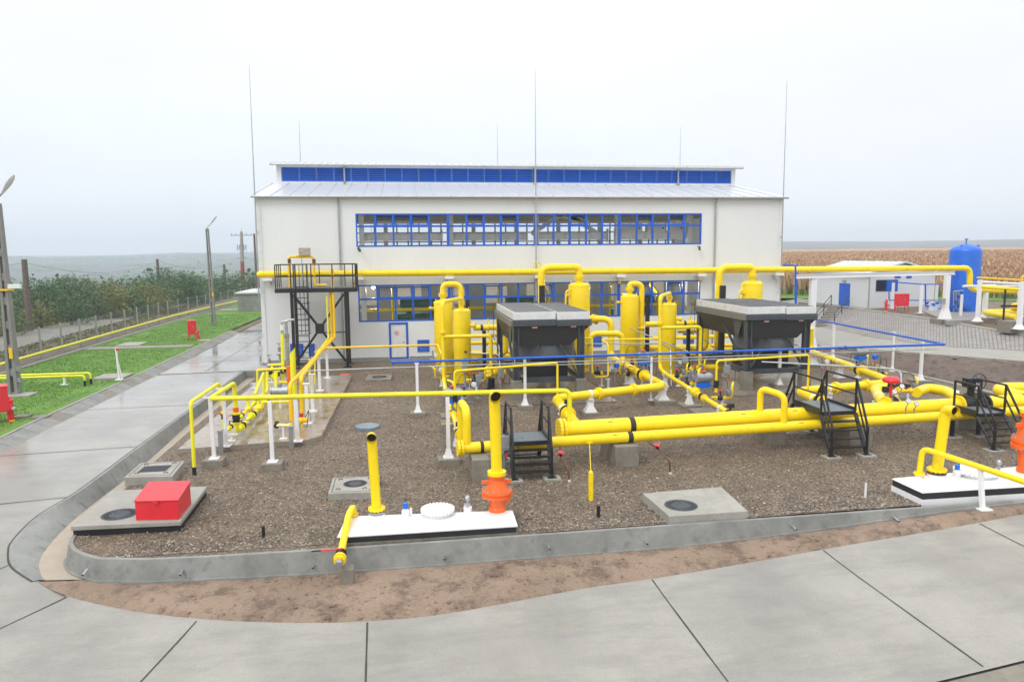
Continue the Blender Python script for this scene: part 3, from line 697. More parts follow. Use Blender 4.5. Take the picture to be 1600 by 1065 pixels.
def glass_mat():
    m, t, b = newmat('window_glass'); t.nodes.remove(b); o = t.nodes['Material Output']
    tr = t.nodes.new('ShaderNodeBsdfTransparent'); gl = t.nodes.new('ShaderNodeBsdfGlossy'); gl.inputs['Roughness'].default_value = .02
    tr.inputs[0].default_value = (.93, .95, .95, 1); fr = t.nodes.new('ShaderNodeFresnel'); fr.inputs[0].default_value = 1.5
    mxs = t.nodes.new('ShaderNodeMixShader'); lk(t, fr.outputs[0], mxs.inputs[0]); lk(t, tr.outputs[0], mxs.inputs[1]); lk(t, gl.outputs[0], mxs.inputs[2]); lk(t, mxs.outputs[0], o.inputs[0]); return m
GLASS = glass_mat()
HY = 46.0; HX0, HX1 = -8.8, 25.35; HD = 65.0; HZ = 10.14
hall = thing('compressor_hall', 'big white industrial hall with blue framed window bands and a blue louvred roof lantern', 'building', (8, 46, 0))
UX = [W(px, 360, HY).x for px in (556, 700, 837.5, 968, 1096)]
ZU0, ZU1, ZL0, ZL1 = 7.14, 9.18, 2.43, 4.76
DX0, DX1, DZ = W(608, 530, HY).x, W(638, 530, HY).x, 2.36
b = MB(); y0, y1 = HY, HY+.25
b.box((HX0, y0, 0), (DX0, y1, ZL0)); b.box((DX1, y0, 0), (HX1, y1, ZL0)); b.box((DX0, y0, DZ), (DX1, y1, ZL0))
b.box((HX0, y0, ZL0), (UX[0], y1, ZL1)); b.box((UX[4], y0, ZL0), (HX1, y1, ZL1)); b.box((HX0, y0, ZL1), (HX1, y1, ZU0))
b.box((HX0, y0, ZU0), (UX[0], y1, ZU1)); b.box((UX[4], y0, ZU0), (HX1, y1, ZU1)); b.box((HX0, y0, ZU1), (HX1, y1, HZ))
b.build('wall', WALLM, hall, smooth=False)
for x in (HX0-.05, HX1-.2): b = MB(); b.box((x, y0-.035, 0), (x+.25, y0-.002, HZ-.02)); b.build('corner_trim', PLW, hall)
b = MB(); b.box((HX0-.01, y0-.03, 0), (DX0-.06, y0-.004, .16)); b.box((DX1+.06, y0-.03, 0), (HX1, y0-.004, .16)); b.build('plinth', STL, hall)
for nm_, x in (('side_wall', HX0), ('side_wall', HX1-.25)):
    b = MB(); b.add([(x+d, y, z) for d in (0, .25) for y, z in ((y1+.001, 0), (HD, 0), (HD, HZ), (60.5, 10.9), (58.5, 11.5), (53, 11.5), (y1+.001, HZ+.0))], [(6, 5, 4, 3, 2, 1, 0), tuple(range(7, 14))]+[(k, (k+1) % 7, 7+(k+1) % 7, 7+k) for k in range(7)])
    b.build(nm_, panel_mat('gable_panels', (.71, .715, .71), 1.12, .35, axis=1), hall, smooth=False)
bx = [HX0+.25, -5.5, -1.6, 2.3, 6.2, 10.1, 14.0, 17.9, 21.8, HX1-.25]
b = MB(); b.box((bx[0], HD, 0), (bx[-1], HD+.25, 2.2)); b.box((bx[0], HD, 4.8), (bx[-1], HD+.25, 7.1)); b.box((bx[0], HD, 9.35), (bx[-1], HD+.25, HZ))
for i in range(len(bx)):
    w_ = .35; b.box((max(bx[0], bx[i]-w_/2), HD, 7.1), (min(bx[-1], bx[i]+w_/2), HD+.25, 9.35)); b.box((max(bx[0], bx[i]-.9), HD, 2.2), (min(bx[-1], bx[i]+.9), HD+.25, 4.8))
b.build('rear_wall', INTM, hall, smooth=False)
b = MB()
for i in range(9):
    for k in range(1, 4): x = bx[i]+(bx[i+1]-bx[i])*k/4; b.box((x-.06, HD+.05, 7.1), (x+.06, HD+.13, 9.35))
    for z in (7.75, 8.55): b.box((bx[i]+.175, HD+.06, z-.05), (bx[i+1]-.175, HD+.12, z+.05))
b.build('rear_window_bars', DRK, hall, smooth=False)
b = MB(); b.box((HX0+.25, y1, -.05), (HX1-.25, HD, .02)); b.build('floor', CONC, hall)
# roof
def roofsheet(p0, p1, x0, x1, pitch, ribh, th=.09):
    b = MB(); d = (V(p1)-V(p0)).normalized(); n_ = V((0, -d.z, d.y)) if d.y > 0 else V((0, d.z, -d.y))
    if n_.z < 0: n_ = -n_
    a, c = V((0, *p0[1:])), V((0, *p1[1:]))
    vs = [(x0, a.y, a.z), (x1, a.y, a.z), (x1, c.y, c.z), (x0, c.y, c.z)]; dn = [(x, y-n_.y*th, z-n_.z*th) for x, y, z in vs]
    b.add(vs+dn, [(0, 1, 2, 3), (7, 6, 5, 4), (0, 4, 5, 1), (1, 5, 6, 2), (2, 6, 7, 3), (3, 7, 4, 0)])
    x = x0+.02
    while x < x1:
        b.bar((x+.03, a.y+n_.y*ribh/2, a.z+n_.z*ribh/2+.001), (x+.03, c.y+n_.y*ribh/2, c.z+n_.z*ribh/2+.001), .05, ribh, up=n_); x += pitch
    return b
rf = roofsheet((0, 45.74, 10.25), (0, 53.0, 11.66), -9.05, 25.6, 1.09, .05).build('roof', ROOFM, hall)
roofsheet((0, 65.5, 10.2), (0, 58.0, 11.66), -9.05, 25.6, 1.09, .05).build('roof', ROOFM, hall)
b = MB(); b.tube([(-9.07, 45.68, 10.18), (25.62, 45.68, 10.18)], .07, n=8); b.build('gutter', GAL, hall)
# lantern
LX0, LX1 = W(432, 270, 53).x, W(1149, 272, 53).x
b = MB(); b.box((LX0, 53, 11.30), (LX1, 53.2, 11.80)); b.box((LX0, 53, 11.80), (LX0+.32, 53.2, 12.92)); b.box((LX1-.32, 53, 11.80), (LX1, 53.2, 12.92)); b.box((LX0+.32, 53, 12.78), (LX1-.32, 53.2, 12.92))
b.box((LX0, 53.2, 11.30), (LX0+.2, 58, 12.92)); b.box((LX1-.2, 53.2, 11.30), (LX1, 58, 12.92)); b.box((LX0+.2, 57.8, 11.30), (LX1-.2, 58, 12.92))
lan = b.build('lantern', WALLM, hall, smooth=False)
n = 28; px0, px1 = LX0+.34, LX1-.34
for i in range(n):
    a, c = px0+(px1-px0)*i/n+.02, px0+(px1-px0)*(i+1)/n-.02; b = MB()
    b.box((a, 53.02, 11.80), (a+.06, 53.09, 12.78)); b.box((c-.06, 53.02, 11.80), (c, 53.09, 12.78)); b.box((a+.06, 53.02, 12.72), (c-.06, 53.09, 12.78)); b.box((a+.06, 53.02, 11.80), (c-.06, 53.09, 11.86))
    for k in range(6):
        z = 11.87+k*.142; b.add([(a+.061, 53.03, z), (c-.061, 53.03, z), (c-.061, 53.12, z+.14), (a+.061, 53.12, z+.14)], [(0, 1, 2, 3)])
    b.build('louvre', BLT, lan, smooth=False)
roofsheet((0, 52.45, 12.97), (0, 55.5, 13.42), LX0-.35, LX1+.35, .55, .06).build('lantern_roof', ROOFM, lan)
roofsheet((0, 58.6, 12.95), (0, 55.5, 13.42), LX0-.35, LX1+.35, .55, .06).build('lantern_roof', ROOFM, lan)
for px in (538, 836, 1060):
    x = W(px, 272, 52.9).x; b = MB(); b.tube([(x, 52.93, 12.85), (x, 52.93, 11.75), (x, 52.8, 11.66)], .07, n=8); b.build('downpipe', GAL, lan)
b = MB(); b.tube([(LX0-.35, 52.4, 12.90), (LX1+.35, 52.4, 12.90)], .06, n=6); b.build('gutter', GAL, lan)
for pxa, pxb in ((529, 532), (1118, 1119)):
    x = W(pxa, 330, HY-.1).x; b = MB(); b.tube([(x, 45.72, 10.1), (x, 45.88, 9.8), (x, 45.9, .25), (x, 45.75, .1)], .06, n=8); b.build('downpipe', GAL, hall)
# windows
def window(x0, x1, z0, z1, open_, seedv):
    b = MB(); f = .085; ya, yb = HY+.03, HY+.12; zm = z0+(z1-z0)*.615
    b.box((x0, ya-.05, z0), (x1, yb, z0+f)); b.box((x0, ya-.05, z1-f), (x1, yb, z1)); b.box((x0, ya-.05, z0+f), (x0+f, yb, z1-f)); b.box((x1-f, ya-.05, z0+f), (x1, yb, z1-f))
    b.box((x0+f, ya-.03, zm-.06), (x1-f, yb-.003, zm+.06))
    xs_ = [x0+f+(x1-x0-2*f)*k/5 for k in range(6)]
    for k in range(1, 5):
        b.box((xs_[k]-.07, ya-.03, zm+.06), (xs_[k]+.07, yb-.003, z1-f)); b.box((xs_[k]-.06, ya-.03, z0+f), (xs_[k]+.06, yb-.003, zm-.06))
    wn = b.build('window', BLU, hall, smooth=False)
    b = MB(); yg = HY+.08
    for k in range(5):
        b.add([(xs_[k]+.05, yg, z0+f), (xs_[k+1]-.05, yg, z0+f), (xs_[k+1]-.05, yg, zm-.05), (xs_[k]+.05, yg, zm-.05)], [(0, 1, 2, 3)])
        if k not in open_: b.add([(xs_[k]+.05, yg, zm+.05), (xs_[k+1]-.05, yg, zm+.05), (xs_[k+1]-.05, yg, z1-f), (xs_[k]+.05, yg, z1-f)], [(0, 1, 2, 3)])
    b.build('pane', GLASS, wn, smooth=False)
    for k in open_:                                     # bottom hung vents tilted into the room
        xa, xb = xs_[k]+.075, xs_[k+1]-.075; h = z1-f-zm-.07; an = R(24); b = MB()
        def pt(x, u, t): return (x, HY+.09+math.sin(an)*u+math.cos(an)*t, zm+.065+math.cos(an)*u-math.sin(an)*t)
        def rect(xa, xb, ua, ub, mi): b.add([pt(x, u, t) for t in (0, .045) for x, u in ((xa, ua), (xb, ua), (xb, ub), (xa, ub))], [(3, 2, 1, 0), (4, 5, 6, 7), (0, 1, 5, 4), (1, 2, 6, 5), (2, 3, 7, 6), (3, 0, 4, 7)], mi)
        rect(xa, xb, 0, .06, 0); rect(xa, xb, h-.06, h, 0); rect(xa, xa+.06, .06, h-.06, 0); rect(xb-.06, xb, .06, h-.06, 0)
        b.add([pt(xa+.06, .06, .02), pt(xb-.06, .06, .02), pt(xb-.06, h-.06, .02), pt(xa+.06, h-.06, .02)], [(0, 1, 2, 3)], 1)
        b.build('vent_sash', [BLU, GLASS], wn, smooth=False)
for i, op in enumerate(((1, 2, 3), (1, 3), (2,), (1, 3))): window(UX[i]+.002, UX[i+1]-.002, ZU0, ZU1, op, i)
for i, op in enumerate(((1, 2, 3), (0, 2), (0, 2), (1, 3))): window(UX[i]+.002, UX[i+1]-.002, ZL0, ZL1, op, i)
# door and louvres
b = MB(); f = .13
b.box((DX0, HY-.04, .05), (DX0+f, HY+.1, DZ)); b.box((DX1-f, HY-.04, .05), (DX1, HY+.1, DZ)); b.box((DX0+f, HY-.04, DZ-f), (DX1-f, HY+.1, DZ)); b.box((DX0+f, HY-.04, .05), (DX1-f, HY+.1, .13))
fr = b.build('door', BLU, hall, smooth=False)
b = MB(); b.box((DX0+f+.004, HY, .134), (DX1-f-.004, HY+.06, DZ-f-.004)); b.build('leaf', PLW, fr, smooth=False)
b = MB(); b.bar((DX1-.24, HY-.04, 1.1), (DX1-.36, HY-.04, 1.1), .025); b.bar((DX1-.24, HY-.04, 1.1), (DX1-.24, HY, 1.1), .025); b.build('handle', BLK, fr)
c = W(620, 519.5, HY-.01); b = MB(); b.lathe((c.x, HY-.004, c.z), (0, -1, 0), [(.14, 0), (.14, .012)], 20, 0); b.lathe((c.x, HY-.017, c.z), (0, -1, 0), [(.115, 0), (.115, .004)], 20, 1)
b.bar((c.x-.08, HY-.024, c.z+.08), (c.x+.08, HY-.024, c.z-.08), .006, .035, 0, up=(0, 1, 0)); b.lathe((c.x, HY-.0215, c.z), (0, -1, 0), [(.045, 0), (.045, .004)], 12, 2); b.build('sign', [RED, PLW, BLK], fr)
def louvre(pxa, pya, pxb, pyb):
    a, c = W(pxa, pya, HY-.05), W(pxb, pyb, HY-.05); b = MB(); x0, x1, z1_, z0_ = a.x, c.x, a.z, c.z
    b.box((x0, HY-.06, z0_), (x0+.06, HY-.003, z1_)); b.box((x1-.06, HY-.06, z0_), (x1, HY-.003, z1_)); b.box((x0+.06, HY-.06, z1_-.06), (x1-.06, HY-.003, z1_)); b.box((x0+.06, HY-.06, z0_), (x1-.06, HY-.003, z0_+.06))
    k = z0_+.06
    while k < z1_-.1: b.add([(x0+.061, HY-.055, k), (x1-.061, HY-.055, k), (x1-.061, HY-.006, k+.1), (x0+.061, HY-.006, k+.1)], [(0, 1, 2, 3)]); k += .085
    b.build('wall_louvre', BLU, hall, smooth=False)
louvre(652, 531, 671, 549); louvre(453, 537, 474, 556); louvre(482, 537, 492, 556); louvre(924, 524, 940, 541); louvre(1068, 520, 1084, 536)
for px, py in ((555, 445), (698, 441), (838, 441), (968, 440), (1095, 437)):
    p = W(px, py, HY-.1); b = MB(); b.box((p.x-.1, HY-.16, p.z+.03), (p.x+.1, HY-.003, p.z+.1)); b.sph((p.x, HY-.13, p.z-.05), .11, 8, 1); b.build('wall_lamp', [STL, ORY], hall)
for px, py, s in ((560, 388, 1), (1091, 386, -1)):
    p = W(px, py, HY-.1); b = MB(); b.bar((p.x, HY, p.z+.05), (p.x, HY-.3, p.z+.05), .05); b.bar((p.x, HY-.3, p.z), (p.x+.12*s, HY-.62, p.z-.16), .13, .12); b.build('security_camera', DRK, hall)
p = W(683, 505, HY-.1); b = MB(); b.sph((p.x, HY-.12, p.z), .14, 10); b.bar((p.x, HY-.1, p.z+.05), (p.x, HY, p.z+.05), .06); b.build('security_camera', DRK, hall)
# inside
for i in range(4):
    xa, xb = UX[i]+.25, UX[i+1]-.25; b = MB()
    b.box((xa, 47.7, 7.52), (xb, 48.15, 7.56)); b.box((xa, 47.7, 7.96), (xb, 48.15, 8.0)); b.box((xa+.05, 47.85, 7.56), (xb-.05, 48.0, 7.96))
    for x in (xa, xb-.04): b.box((x, 47.68, 7.35), (x+.04, 48.17, 8.25))
    for k in range(6): x = xa+.3+(xb-xa-.6)*k/5; b.box((x, 47.74, 7.56), (x+.03, 47.85, 7.96))
    b.build('crane_beam', CREAM, hall, smooth=False)
for i in range(5):
    b = MB(); x = UX[i]+(-.42 if i == 4 else .12); b.box((x, 47.2, .02), (x+.3, 47.6, 10.0)); b.build('column', CREAM, hall, smooth=False)
b = MB()
for p, q in (((UX[2]+.4, 50, 8.0), (UX[2]+3.0, 50, 9.6)), ((UX[3]-.4, 50, 8.0), (UX[3]-3.0, 50, 9.6)), ((UX[2]+1.2, 50, 9.6), (UX[2]+4.5, 50, 8.8))): b.bar(p, q, .2, .3)
b.build('roof_truss', CREAM, hall)
b = MB()
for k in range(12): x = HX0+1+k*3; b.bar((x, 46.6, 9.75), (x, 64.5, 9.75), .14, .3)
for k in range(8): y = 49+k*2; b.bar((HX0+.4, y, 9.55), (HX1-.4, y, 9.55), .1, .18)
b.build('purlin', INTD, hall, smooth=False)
for k, (x, wd) in enumerate(((UX[3]+1.6, 1.5), (UX[3]+3.4, 1.3), (UX[3]+4.9, 1.0))):
    b = MB(); b.box((x-wd/2, 48.4, 8.02), (x+wd/2, 49, 8.62)); b.box((x-wd/2+.1, 48.36, 8.45), (x-wd/2+.2, 48.398, 8.55), 1); b.box((x+wd/2-.25, 48.36, 8.25), (x+wd/2-.15, 48.398, 8.35), 1); b.build('crane_cabinet', [CREAM, BLK], hall)
def hall_lamp(px, py, y, label):
    p = W(px, py, y); t = thing('hall_lamp', label, 'lamp', p, 'lit lamps inside the hall'); b = MB(); b.lathe(p, (0, 0, 1), [(.28, -.02), (.26, .05), (.1, .22), (.03, .25)], 16); b.cyl(p+V((0, 0, .25)), V((p.x, p.y, 9.5)), .015, n=5); b.build('shade', STL, t)
    m, tt, bb = newmat('lit_bulb'); bb.inputs['Emission Color'].default_value = (1, .95, .85, 1); bb.inputs['Emission Strength'].default_value = 12; b = MB(); b.sph(p-V((0, 0, .06)), .13, 10); b.build('bulb', m, t)
    l = bpy.data.lights.new('hall_lamp_light', 'POINT'); l.energy = 750; l.shadow_soft_size = .15; l.color = (1, .96, .9); lo = bpy.data.objects.new('hall_lamp_light', l); COL.objects.link(lo); lo.parent = t; lo.location = (0, 0, -.25)
hall_lamp(583, 447, 52.5, 'lit lamp hanging inside the hall behind the left end of the lower windows'); hall_lamp(974, 440, 52.5, 'lit lamp hanging inside the hall right of the tall vessels')
def machine(x, y, label):
    t = thing('gas_compressor', label, 'compressor', (x, y, .02), 'machines inside the hall')
    b = MB(); b.box((x-2.2, y-1, .02), (x+2.2, y+1, .5)); b.box((x-1.6, y-.7, .5), (x+1.2, y+.7, 2.5)); b.build('frame', GRN, t, bevel=.04)
    b = MB(); b.cyl((x-1.4, y-.5, 3.1), (x+1.3, y-.5, 3.1), .45, n=16); b.cyl((x-.8, y-.5, 2.5), (x-.8, y-.5, 3.0), .2); b.cyl((x+.8, y-.5, 2.4), (x+.8, y-.5, 3.0), .2); b.build('cylinder', GRN, t)
    b = MB(); b.tube([(x+1.4, y-.6, .5), (x+1.7, y-.6, 3.6), (x+1.7, y+1.2, 4.2)], .13); b.tube([(x-1.9, y-.3, .5), (x-1.9, y-.3, 4.4), (x-.4, y-.3, 4.4)], .09); b.build('piping', YEL, t)
    b = MB(); b.box((x-.5, y-1.2, 1.3), (x+.6, y-.75, 2.2)); b.build('control_panel', STL, t)
machine(1.0, 51.5, 'green compressor inside the hall behind the lower window nearest the white door')
machine(8.5, 51.5, 'green compressor inside the hall behind the second lower window')
machine(16.8, 51.5, 'green compressor inside the hall behind the last lower window bay')
b = MB(); b.tube([(-6, 48.2, 3.0), (23, 48.2, 3.0)], .12, n=10); b.build('indoor_pipe', YEL); tag(bpy.data.objects['indoor_pipe'], 'long level yellow pipe inside the hall behind the lower windows', 'pipe')
# lightning rods
def rod(px0, py0, px1, py1, y, label, name='lightning_rod', r=.045):
    a, c = W(px0, py0, y), W(px1, py1, y); c.x = a.x+(c.x-a.x)*.3; t = thing(name, label, 'lightning rod', a, 'lightning rods on the hall')
    m = a*.45+c*.55; b = MB(); b.cyl(a, m, r, r*.8, n=8); b.cyl(m, c, r*.75, r*.3, n=8); b.build('rod', GAL, t)
    for u in (.06, .3): q = a*(1-u)+c*u; b = MB(); b.bar(q, (q.x, q.y+.35, q.z), .05) if y < 47 else b.bar(q-V((.1, 0, 0)), q+V((.1, 0, 0)), .08); b.build('bracket', GAL, t)
rod(405, 470, 397, 100, 45.72, 'tall thin steel lightning rod on the left corner of the hall'); rod(838, 470, 836.5, 110, 45.72, 'tall thin steel lightning rod on the middle of the hall front'); rod(1219, 470, 1226, 126, 45.72, 'tall thin steel lightning rod on the right corner of the hall')
rod(471, 300, 470, 188, 60, 'short faint lightning rod behind the left end of the lantern', r=.035); rod(778, 300, 777.5, 194, 60, 'short faint lightning rod behind the middle of the lantern', r=.03); rod(1062, 300, 1062, 196, 60, 'short faint lightning rod behind the right end of the lantern', r=.035)
# long header pipe along the wall
t = thing('wall_pipe', 'long thick yellow pipe running along the hall front and out over the white gantry', 'pipe', W(405, 428, 45.55))
a = W(405, 428.5, 45.5); c = W(1516, 418.5, 48.0); d = W(1528, 452, 48.0); k = .1; c0 = W(1222, 421, 45.5)
b = MB(); b.tube([a, c0, c, (c.x+.05, c.y, d.z), W(1620, 456.5, 48.4)], .2, bend=.6, n=16); b.lathe(a, (-1, 0, 0), [(.2, -.01), (.16, .1), (.05, .15)], 16); b.flange((a.x+.25, 45.5, a.z), (1, 0, 0), .235, .06, 0); b.build('pipe_body', YEL, t)
for px in (418, 561, 702, 842, 970, 1096, 1217):
    p = W(px, 428, 45.5); z = a.z+(c0.z-a.z)*(p.x-a.x)/(c0.x-a.x)-.2; b = MB(); b.box((p.x-.28, 45.3, z-.2), (p.x+.28, 45.99, z-.02)); b.box((p.x-.08, 45.6, z-.45), (p.x+.08, 45.99, z-.2)); b.build('bracket', WHT, t)
b = MB(); p = W(834, 415, 45.4); b.tube([p+V((0, .1, -.3)), p+V((0, .1, .2)), p+V((.45, .1, .2)), p+V((.45, .1, -.2))], .04, n=8); b.build('bypass', YEL, t)
# ================================================================== YARD: slabs, covers, small things
def one(b, name, m, label, cat, group=None, **k): return tag(b.build(name, m, **k), label, cat, group)
def slab(name, label, px, z, th, iron=None, sq=None, mat=CONC, black=False, seam=False, group='concrete manhole slabs in the gravel'):
    c = [P(x, y, z) for x, y in px]; ctr = sum(c, V())/len(c); t = thing(name, label, 'concrete slab', (ctr.x, ctr.y, 0), group)
    b = MB(); b.prism([(p.x, p.y) for p in c], z-th, z); b.build('concrete_body', [mat], t, bevel=.012)
    if black:
        b = MB(); b.prism([(ctr.x+(p.x-ctr.x)*.975, ctr.y+(p.y-ctr.y)*.975) for p in c], -.1, z-th-.001); b.build('black_skirt', BLK, t)  # slightly inset black block below the slab
    if seam:
        b = MB(); q = [ctr+(p-ctr)*.86 for p in c]
        for a, d in zip(q, q[1:]+q[:1]): b.bar(V((a.x, a.y, z+.001)), V((d.x, d.y, z+.001)), .02, .006, up=(0, 0, 1))
        b.build('lid_seam', JOINT_AND_SHADE, t)
        b = MB()
        for a in q:
            e = ctr+(a-ctr)*.72; b.tube([(e.x-.06, e.y, z-.01), (e.x-.05, e.y, z+.035), (e.x+.05, e.y+.02, z+.035), (e.x+.06, e.y+.02, z-.01)], .011, n=6)
        b.build('lifting_loops', RUST, t)
    if iron:
        p = P(*iron[:2], z); r = iron[2]; b = MB(); b.lathe((p.x, p.y, z-.01), (0, 0, 1), [(r, 0), (r, .016), (r*.93, .016), (r*.92, .011), (r*.55, .011), (r*.54, .018), (r*.3, .018), (r*.29, .012), (.01, .012)], 28)
        for k in range(24):
            a = k*math.pi/12; b.cbox((p.x+math.cos(a)*r*.74, p.y+math.sin(a)*r*.74, z+.0), r*.28, .02, .014, rz=a)
        b.build('iron_cover', IRON, t)
    if sq:
        p = P(*sq[:2], z); b = MB(); b.cbox((p.x, p.y, z-.01), sq[2], sq[3], .018)
        for k in range(9): b.cbox((p.x, p.y-sq[3]*.45+k*sq[3]*.1125, z+.0081), sq[2]*.94, .02, .006)
        b.build('steel_plate', IRON, t)
    return t
slab('manhole_slab', 'wide concrete slab with a round iron cover and the red steel box on it', [(110.5, 822), (282, 814), (324, 759), (175, 766)], .26, .11, iron=(187, 803, .42), black=True)
slab('manhole_slab', 'concrete manhole block with a square dark plate behind the red steel box', [(194, 745), (269, 743.5), (289, 719.5), (220, 722.5)], .24, .30, sq=(242, 732, .8, .62), mat=CONC, seam=True)
slab('manhole_slab', 'small concrete manhole slab with round iron cover left of the open yellow vent pipe', [(512.5, 770.6), (581, 768), (594, 742.5), (520, 746)], .2, .26, iron=(555, 755, .33), seam=True)
slab('manhole_slab', 'large pale concrete slab with a round iron cover near the front wall', [(1046, 806), (1169, 798), (1127, 760), (1004, 770)], .22, .28, iron=(1064, 789, .42))
slab('manhole_slab', 'far small concrete manhole slab in the gravel before the white door', [(570, 593), (611, 592), (613, 584.5), (575, 585)], .12, .16, iron=(593, 588.5, .42), mat=CONCD)
p = P(574, 667, .05); b = MB(); b.lathe((p.x, p.y, -.05), (0, 0, 1), [(.46, 0), (.46, .15), (.44, .17), (.3, .18), (.02, .18)], 28); one(b, 'round_lid', pmat('grey_blue_lid', (.17, .22, .26), .5, var=.2), 'round blue grey lid lying in the gravel', 'lid')
p = P(539, 586, .03); b = MB(); b.lathe((p.x, p.y, -.02), (0, 0, 1), [(.3, 0), (.3, .09), (.26, .12), (.02, .12)], 20); one(b, 'round_lid', pmat('terracotta_lid', (.55, .12, .05), .6), 'round reddish orange lid at the far corner of the pad', 'lid')
# red steel box on the slab
Z0 = .262; f0, f1, r1 = P(212.6, 812.6, Z0), P(279.5, 811, Z0), P(299, 787, Z0); r0 = f0+(r1-f1)
hf = W(278.7, 782, f1.y).z; hb = W(296.8, 752.6, r1.y).z
t = thing('steel_box', 'bright red steel box with sloping lid standing on the manhole slab', 'box', ((f0+r1)/2).to_tuple())
b = MB(); b.add([tuple(f0), tuple(f1), tuple(r1), tuple(r0), (f0.x, f0.y, hf), (f1.x, f1.y, hf), (r1.x, r1.y, hb), (r0.x, r0.y, hb)], [(3, 2, 1, 0), (4, 5, 6, 7), (0, 1, 5, 4), (1, 2, 6, 5), (2, 3, 7, 6), (3, 0, 4, 7)]); b.build('box_body', RED, t, bevel=.008)
cx = (f0+f1+r0+r1)/4
def ex(p, z): q = cx+(p-cx)*1.045; return (q.x, q.y, z)
b = MB(); b.add([ex(f0, hf+.004), ex(f1, hf+.004), ex(r1, hb+.004), ex(r0, hb+.004), ex(f0, hf+.03), ex(f1, hf+.03), ex(r1, hb+.03), ex(r0, hb+.03)], [(3, 2, 1, 0), (4, 5, 6, 7), (0, 1, 5, 4), (1, 2, 6, 5), (2, 3, 7, 6), (3, 0, 4, 7)]); b.build('lid', RED, t, bevel=.006)
m_ = (f0+f1)/2; b = MB(); b.box((m_.x-.08, m_.y-.06, hf-.05), (m_.x+.06, m_.y-.03, hf+.04)); b.build('hasp', RED, t)

# white buried tank covers
def tank(label, corners, z, th, extra):
    c = [P(x, y, z) for x, y in corners]; ctr = sum(c, V())/4; t = thing('tank_cover', label, 'tank cover', (ctr.x, ctr.y, 0), 'white covers of the buried tanks')
    b = MB(); b.prism([(p.x, p.y) for p in c], z-th, z); b.build('cover_plate', WHT, t, bevel=.01)
    b = MB(); q = [ctr+(p-ctr)*V((.985, .985, 1)).x for p in c]; b.prism([(p.x, p.y) for p in q], z-th-extra, z-th-.001); b.build('band_and_shade', BLKR, t)  # black band; under the long cover it paints in the underside shadow
    b = MB(); q = [ctr+(p-ctr)*1.0 for p in c]; b.prism([(p.x, p.y) for p in q], -.1, max(.03, z-th-extra-.001)); b.build('concrete_foot', WHT if z > .3 else CONCD, t)
    return t
t1 = tank('long white cover plate of a buried tank with a scalloped manhole lid', [(527, 838), (809, 820.5), (801, 796.5), (541, 806)], .22, .04, .13)
t2 = tank('white cover plate of the second buried tank with a black rubber edge', [(1441, 769), (1640, 757), (1590, 728), (1393, 747)], .34, .03, .17)
def vent(px, py, top_y, z, r, label, y=None, lean=0):
    p = P(px, py, z); zt = W(px, top_y, p.y).z; t = thing('vent_pipe', label, 'vent pipe', p, 'open topped yellow vent pipes')
    b = MB(); a = p+V((0, 0, .1)); e = V((p.x+lean, p.y, zt))
    b.tube([a, e, e+V((0.02, -.34, .02))], r, bend=.24, n=18, closed_ends=False); q = e+V((0.02, -.34, .02)); b.tube([q, q+V((0, .12, 0))], r*.88, n=18, closed_ends=False); b.build('pipe_body', YEL, t)
    b = MB(); b.lathe(q+V((0, .11, 0)), (0, 1, 0), [(r*.88, 0), (r*.88, .004)], 18); b.build('dark_mouth', HOLE, t)  # black disc paints the darkness inside the open mouth
    return t, p
tv, p = vent(589, 806, 680, .22, .118, 'leaning yellow vent pipe with black mouth at the left end of the white tank cover', lean=-.07)
b = MB(); b.flange(p+V((0, 0, .20)), (0, 0, 1), .21, .05, 12); b.build('flange', YEL, tv); b = MB(); b.flange(p+V((0, 0, .12)), (0, 0, 1), .20, .05, 12); b.cyl(p, p+V((0, 0, .1)), .17, n=18); b.build('neck', STL, tv)
b = MB(); b.cyl(p+V((0, 0, -.002)), p+V((0, 0, .07)), .2, n=20); b.build('collar', WHT, tv)
tv, p = vent(1463, 745, 640, .34, .142, 'yellow vent pipe with black mouth on the right hand white tank cover', lean=.16)
b = MB(); b.flange(p+V((0, 0, .22)), (0, 0, 1), .25, .06, 12); b.build('flange', YEL, tv); b = MB(); b.flange(p+V((0, 0, .13)), (0, 0, 1), .24, .05, 12); b.build('neck', RUST, tv); b = MB(); b.cyl(p+V((0, 0, -.002)), p+V((0, 0, .1)), .24, n=20); b.build('collar', WHT, tv)
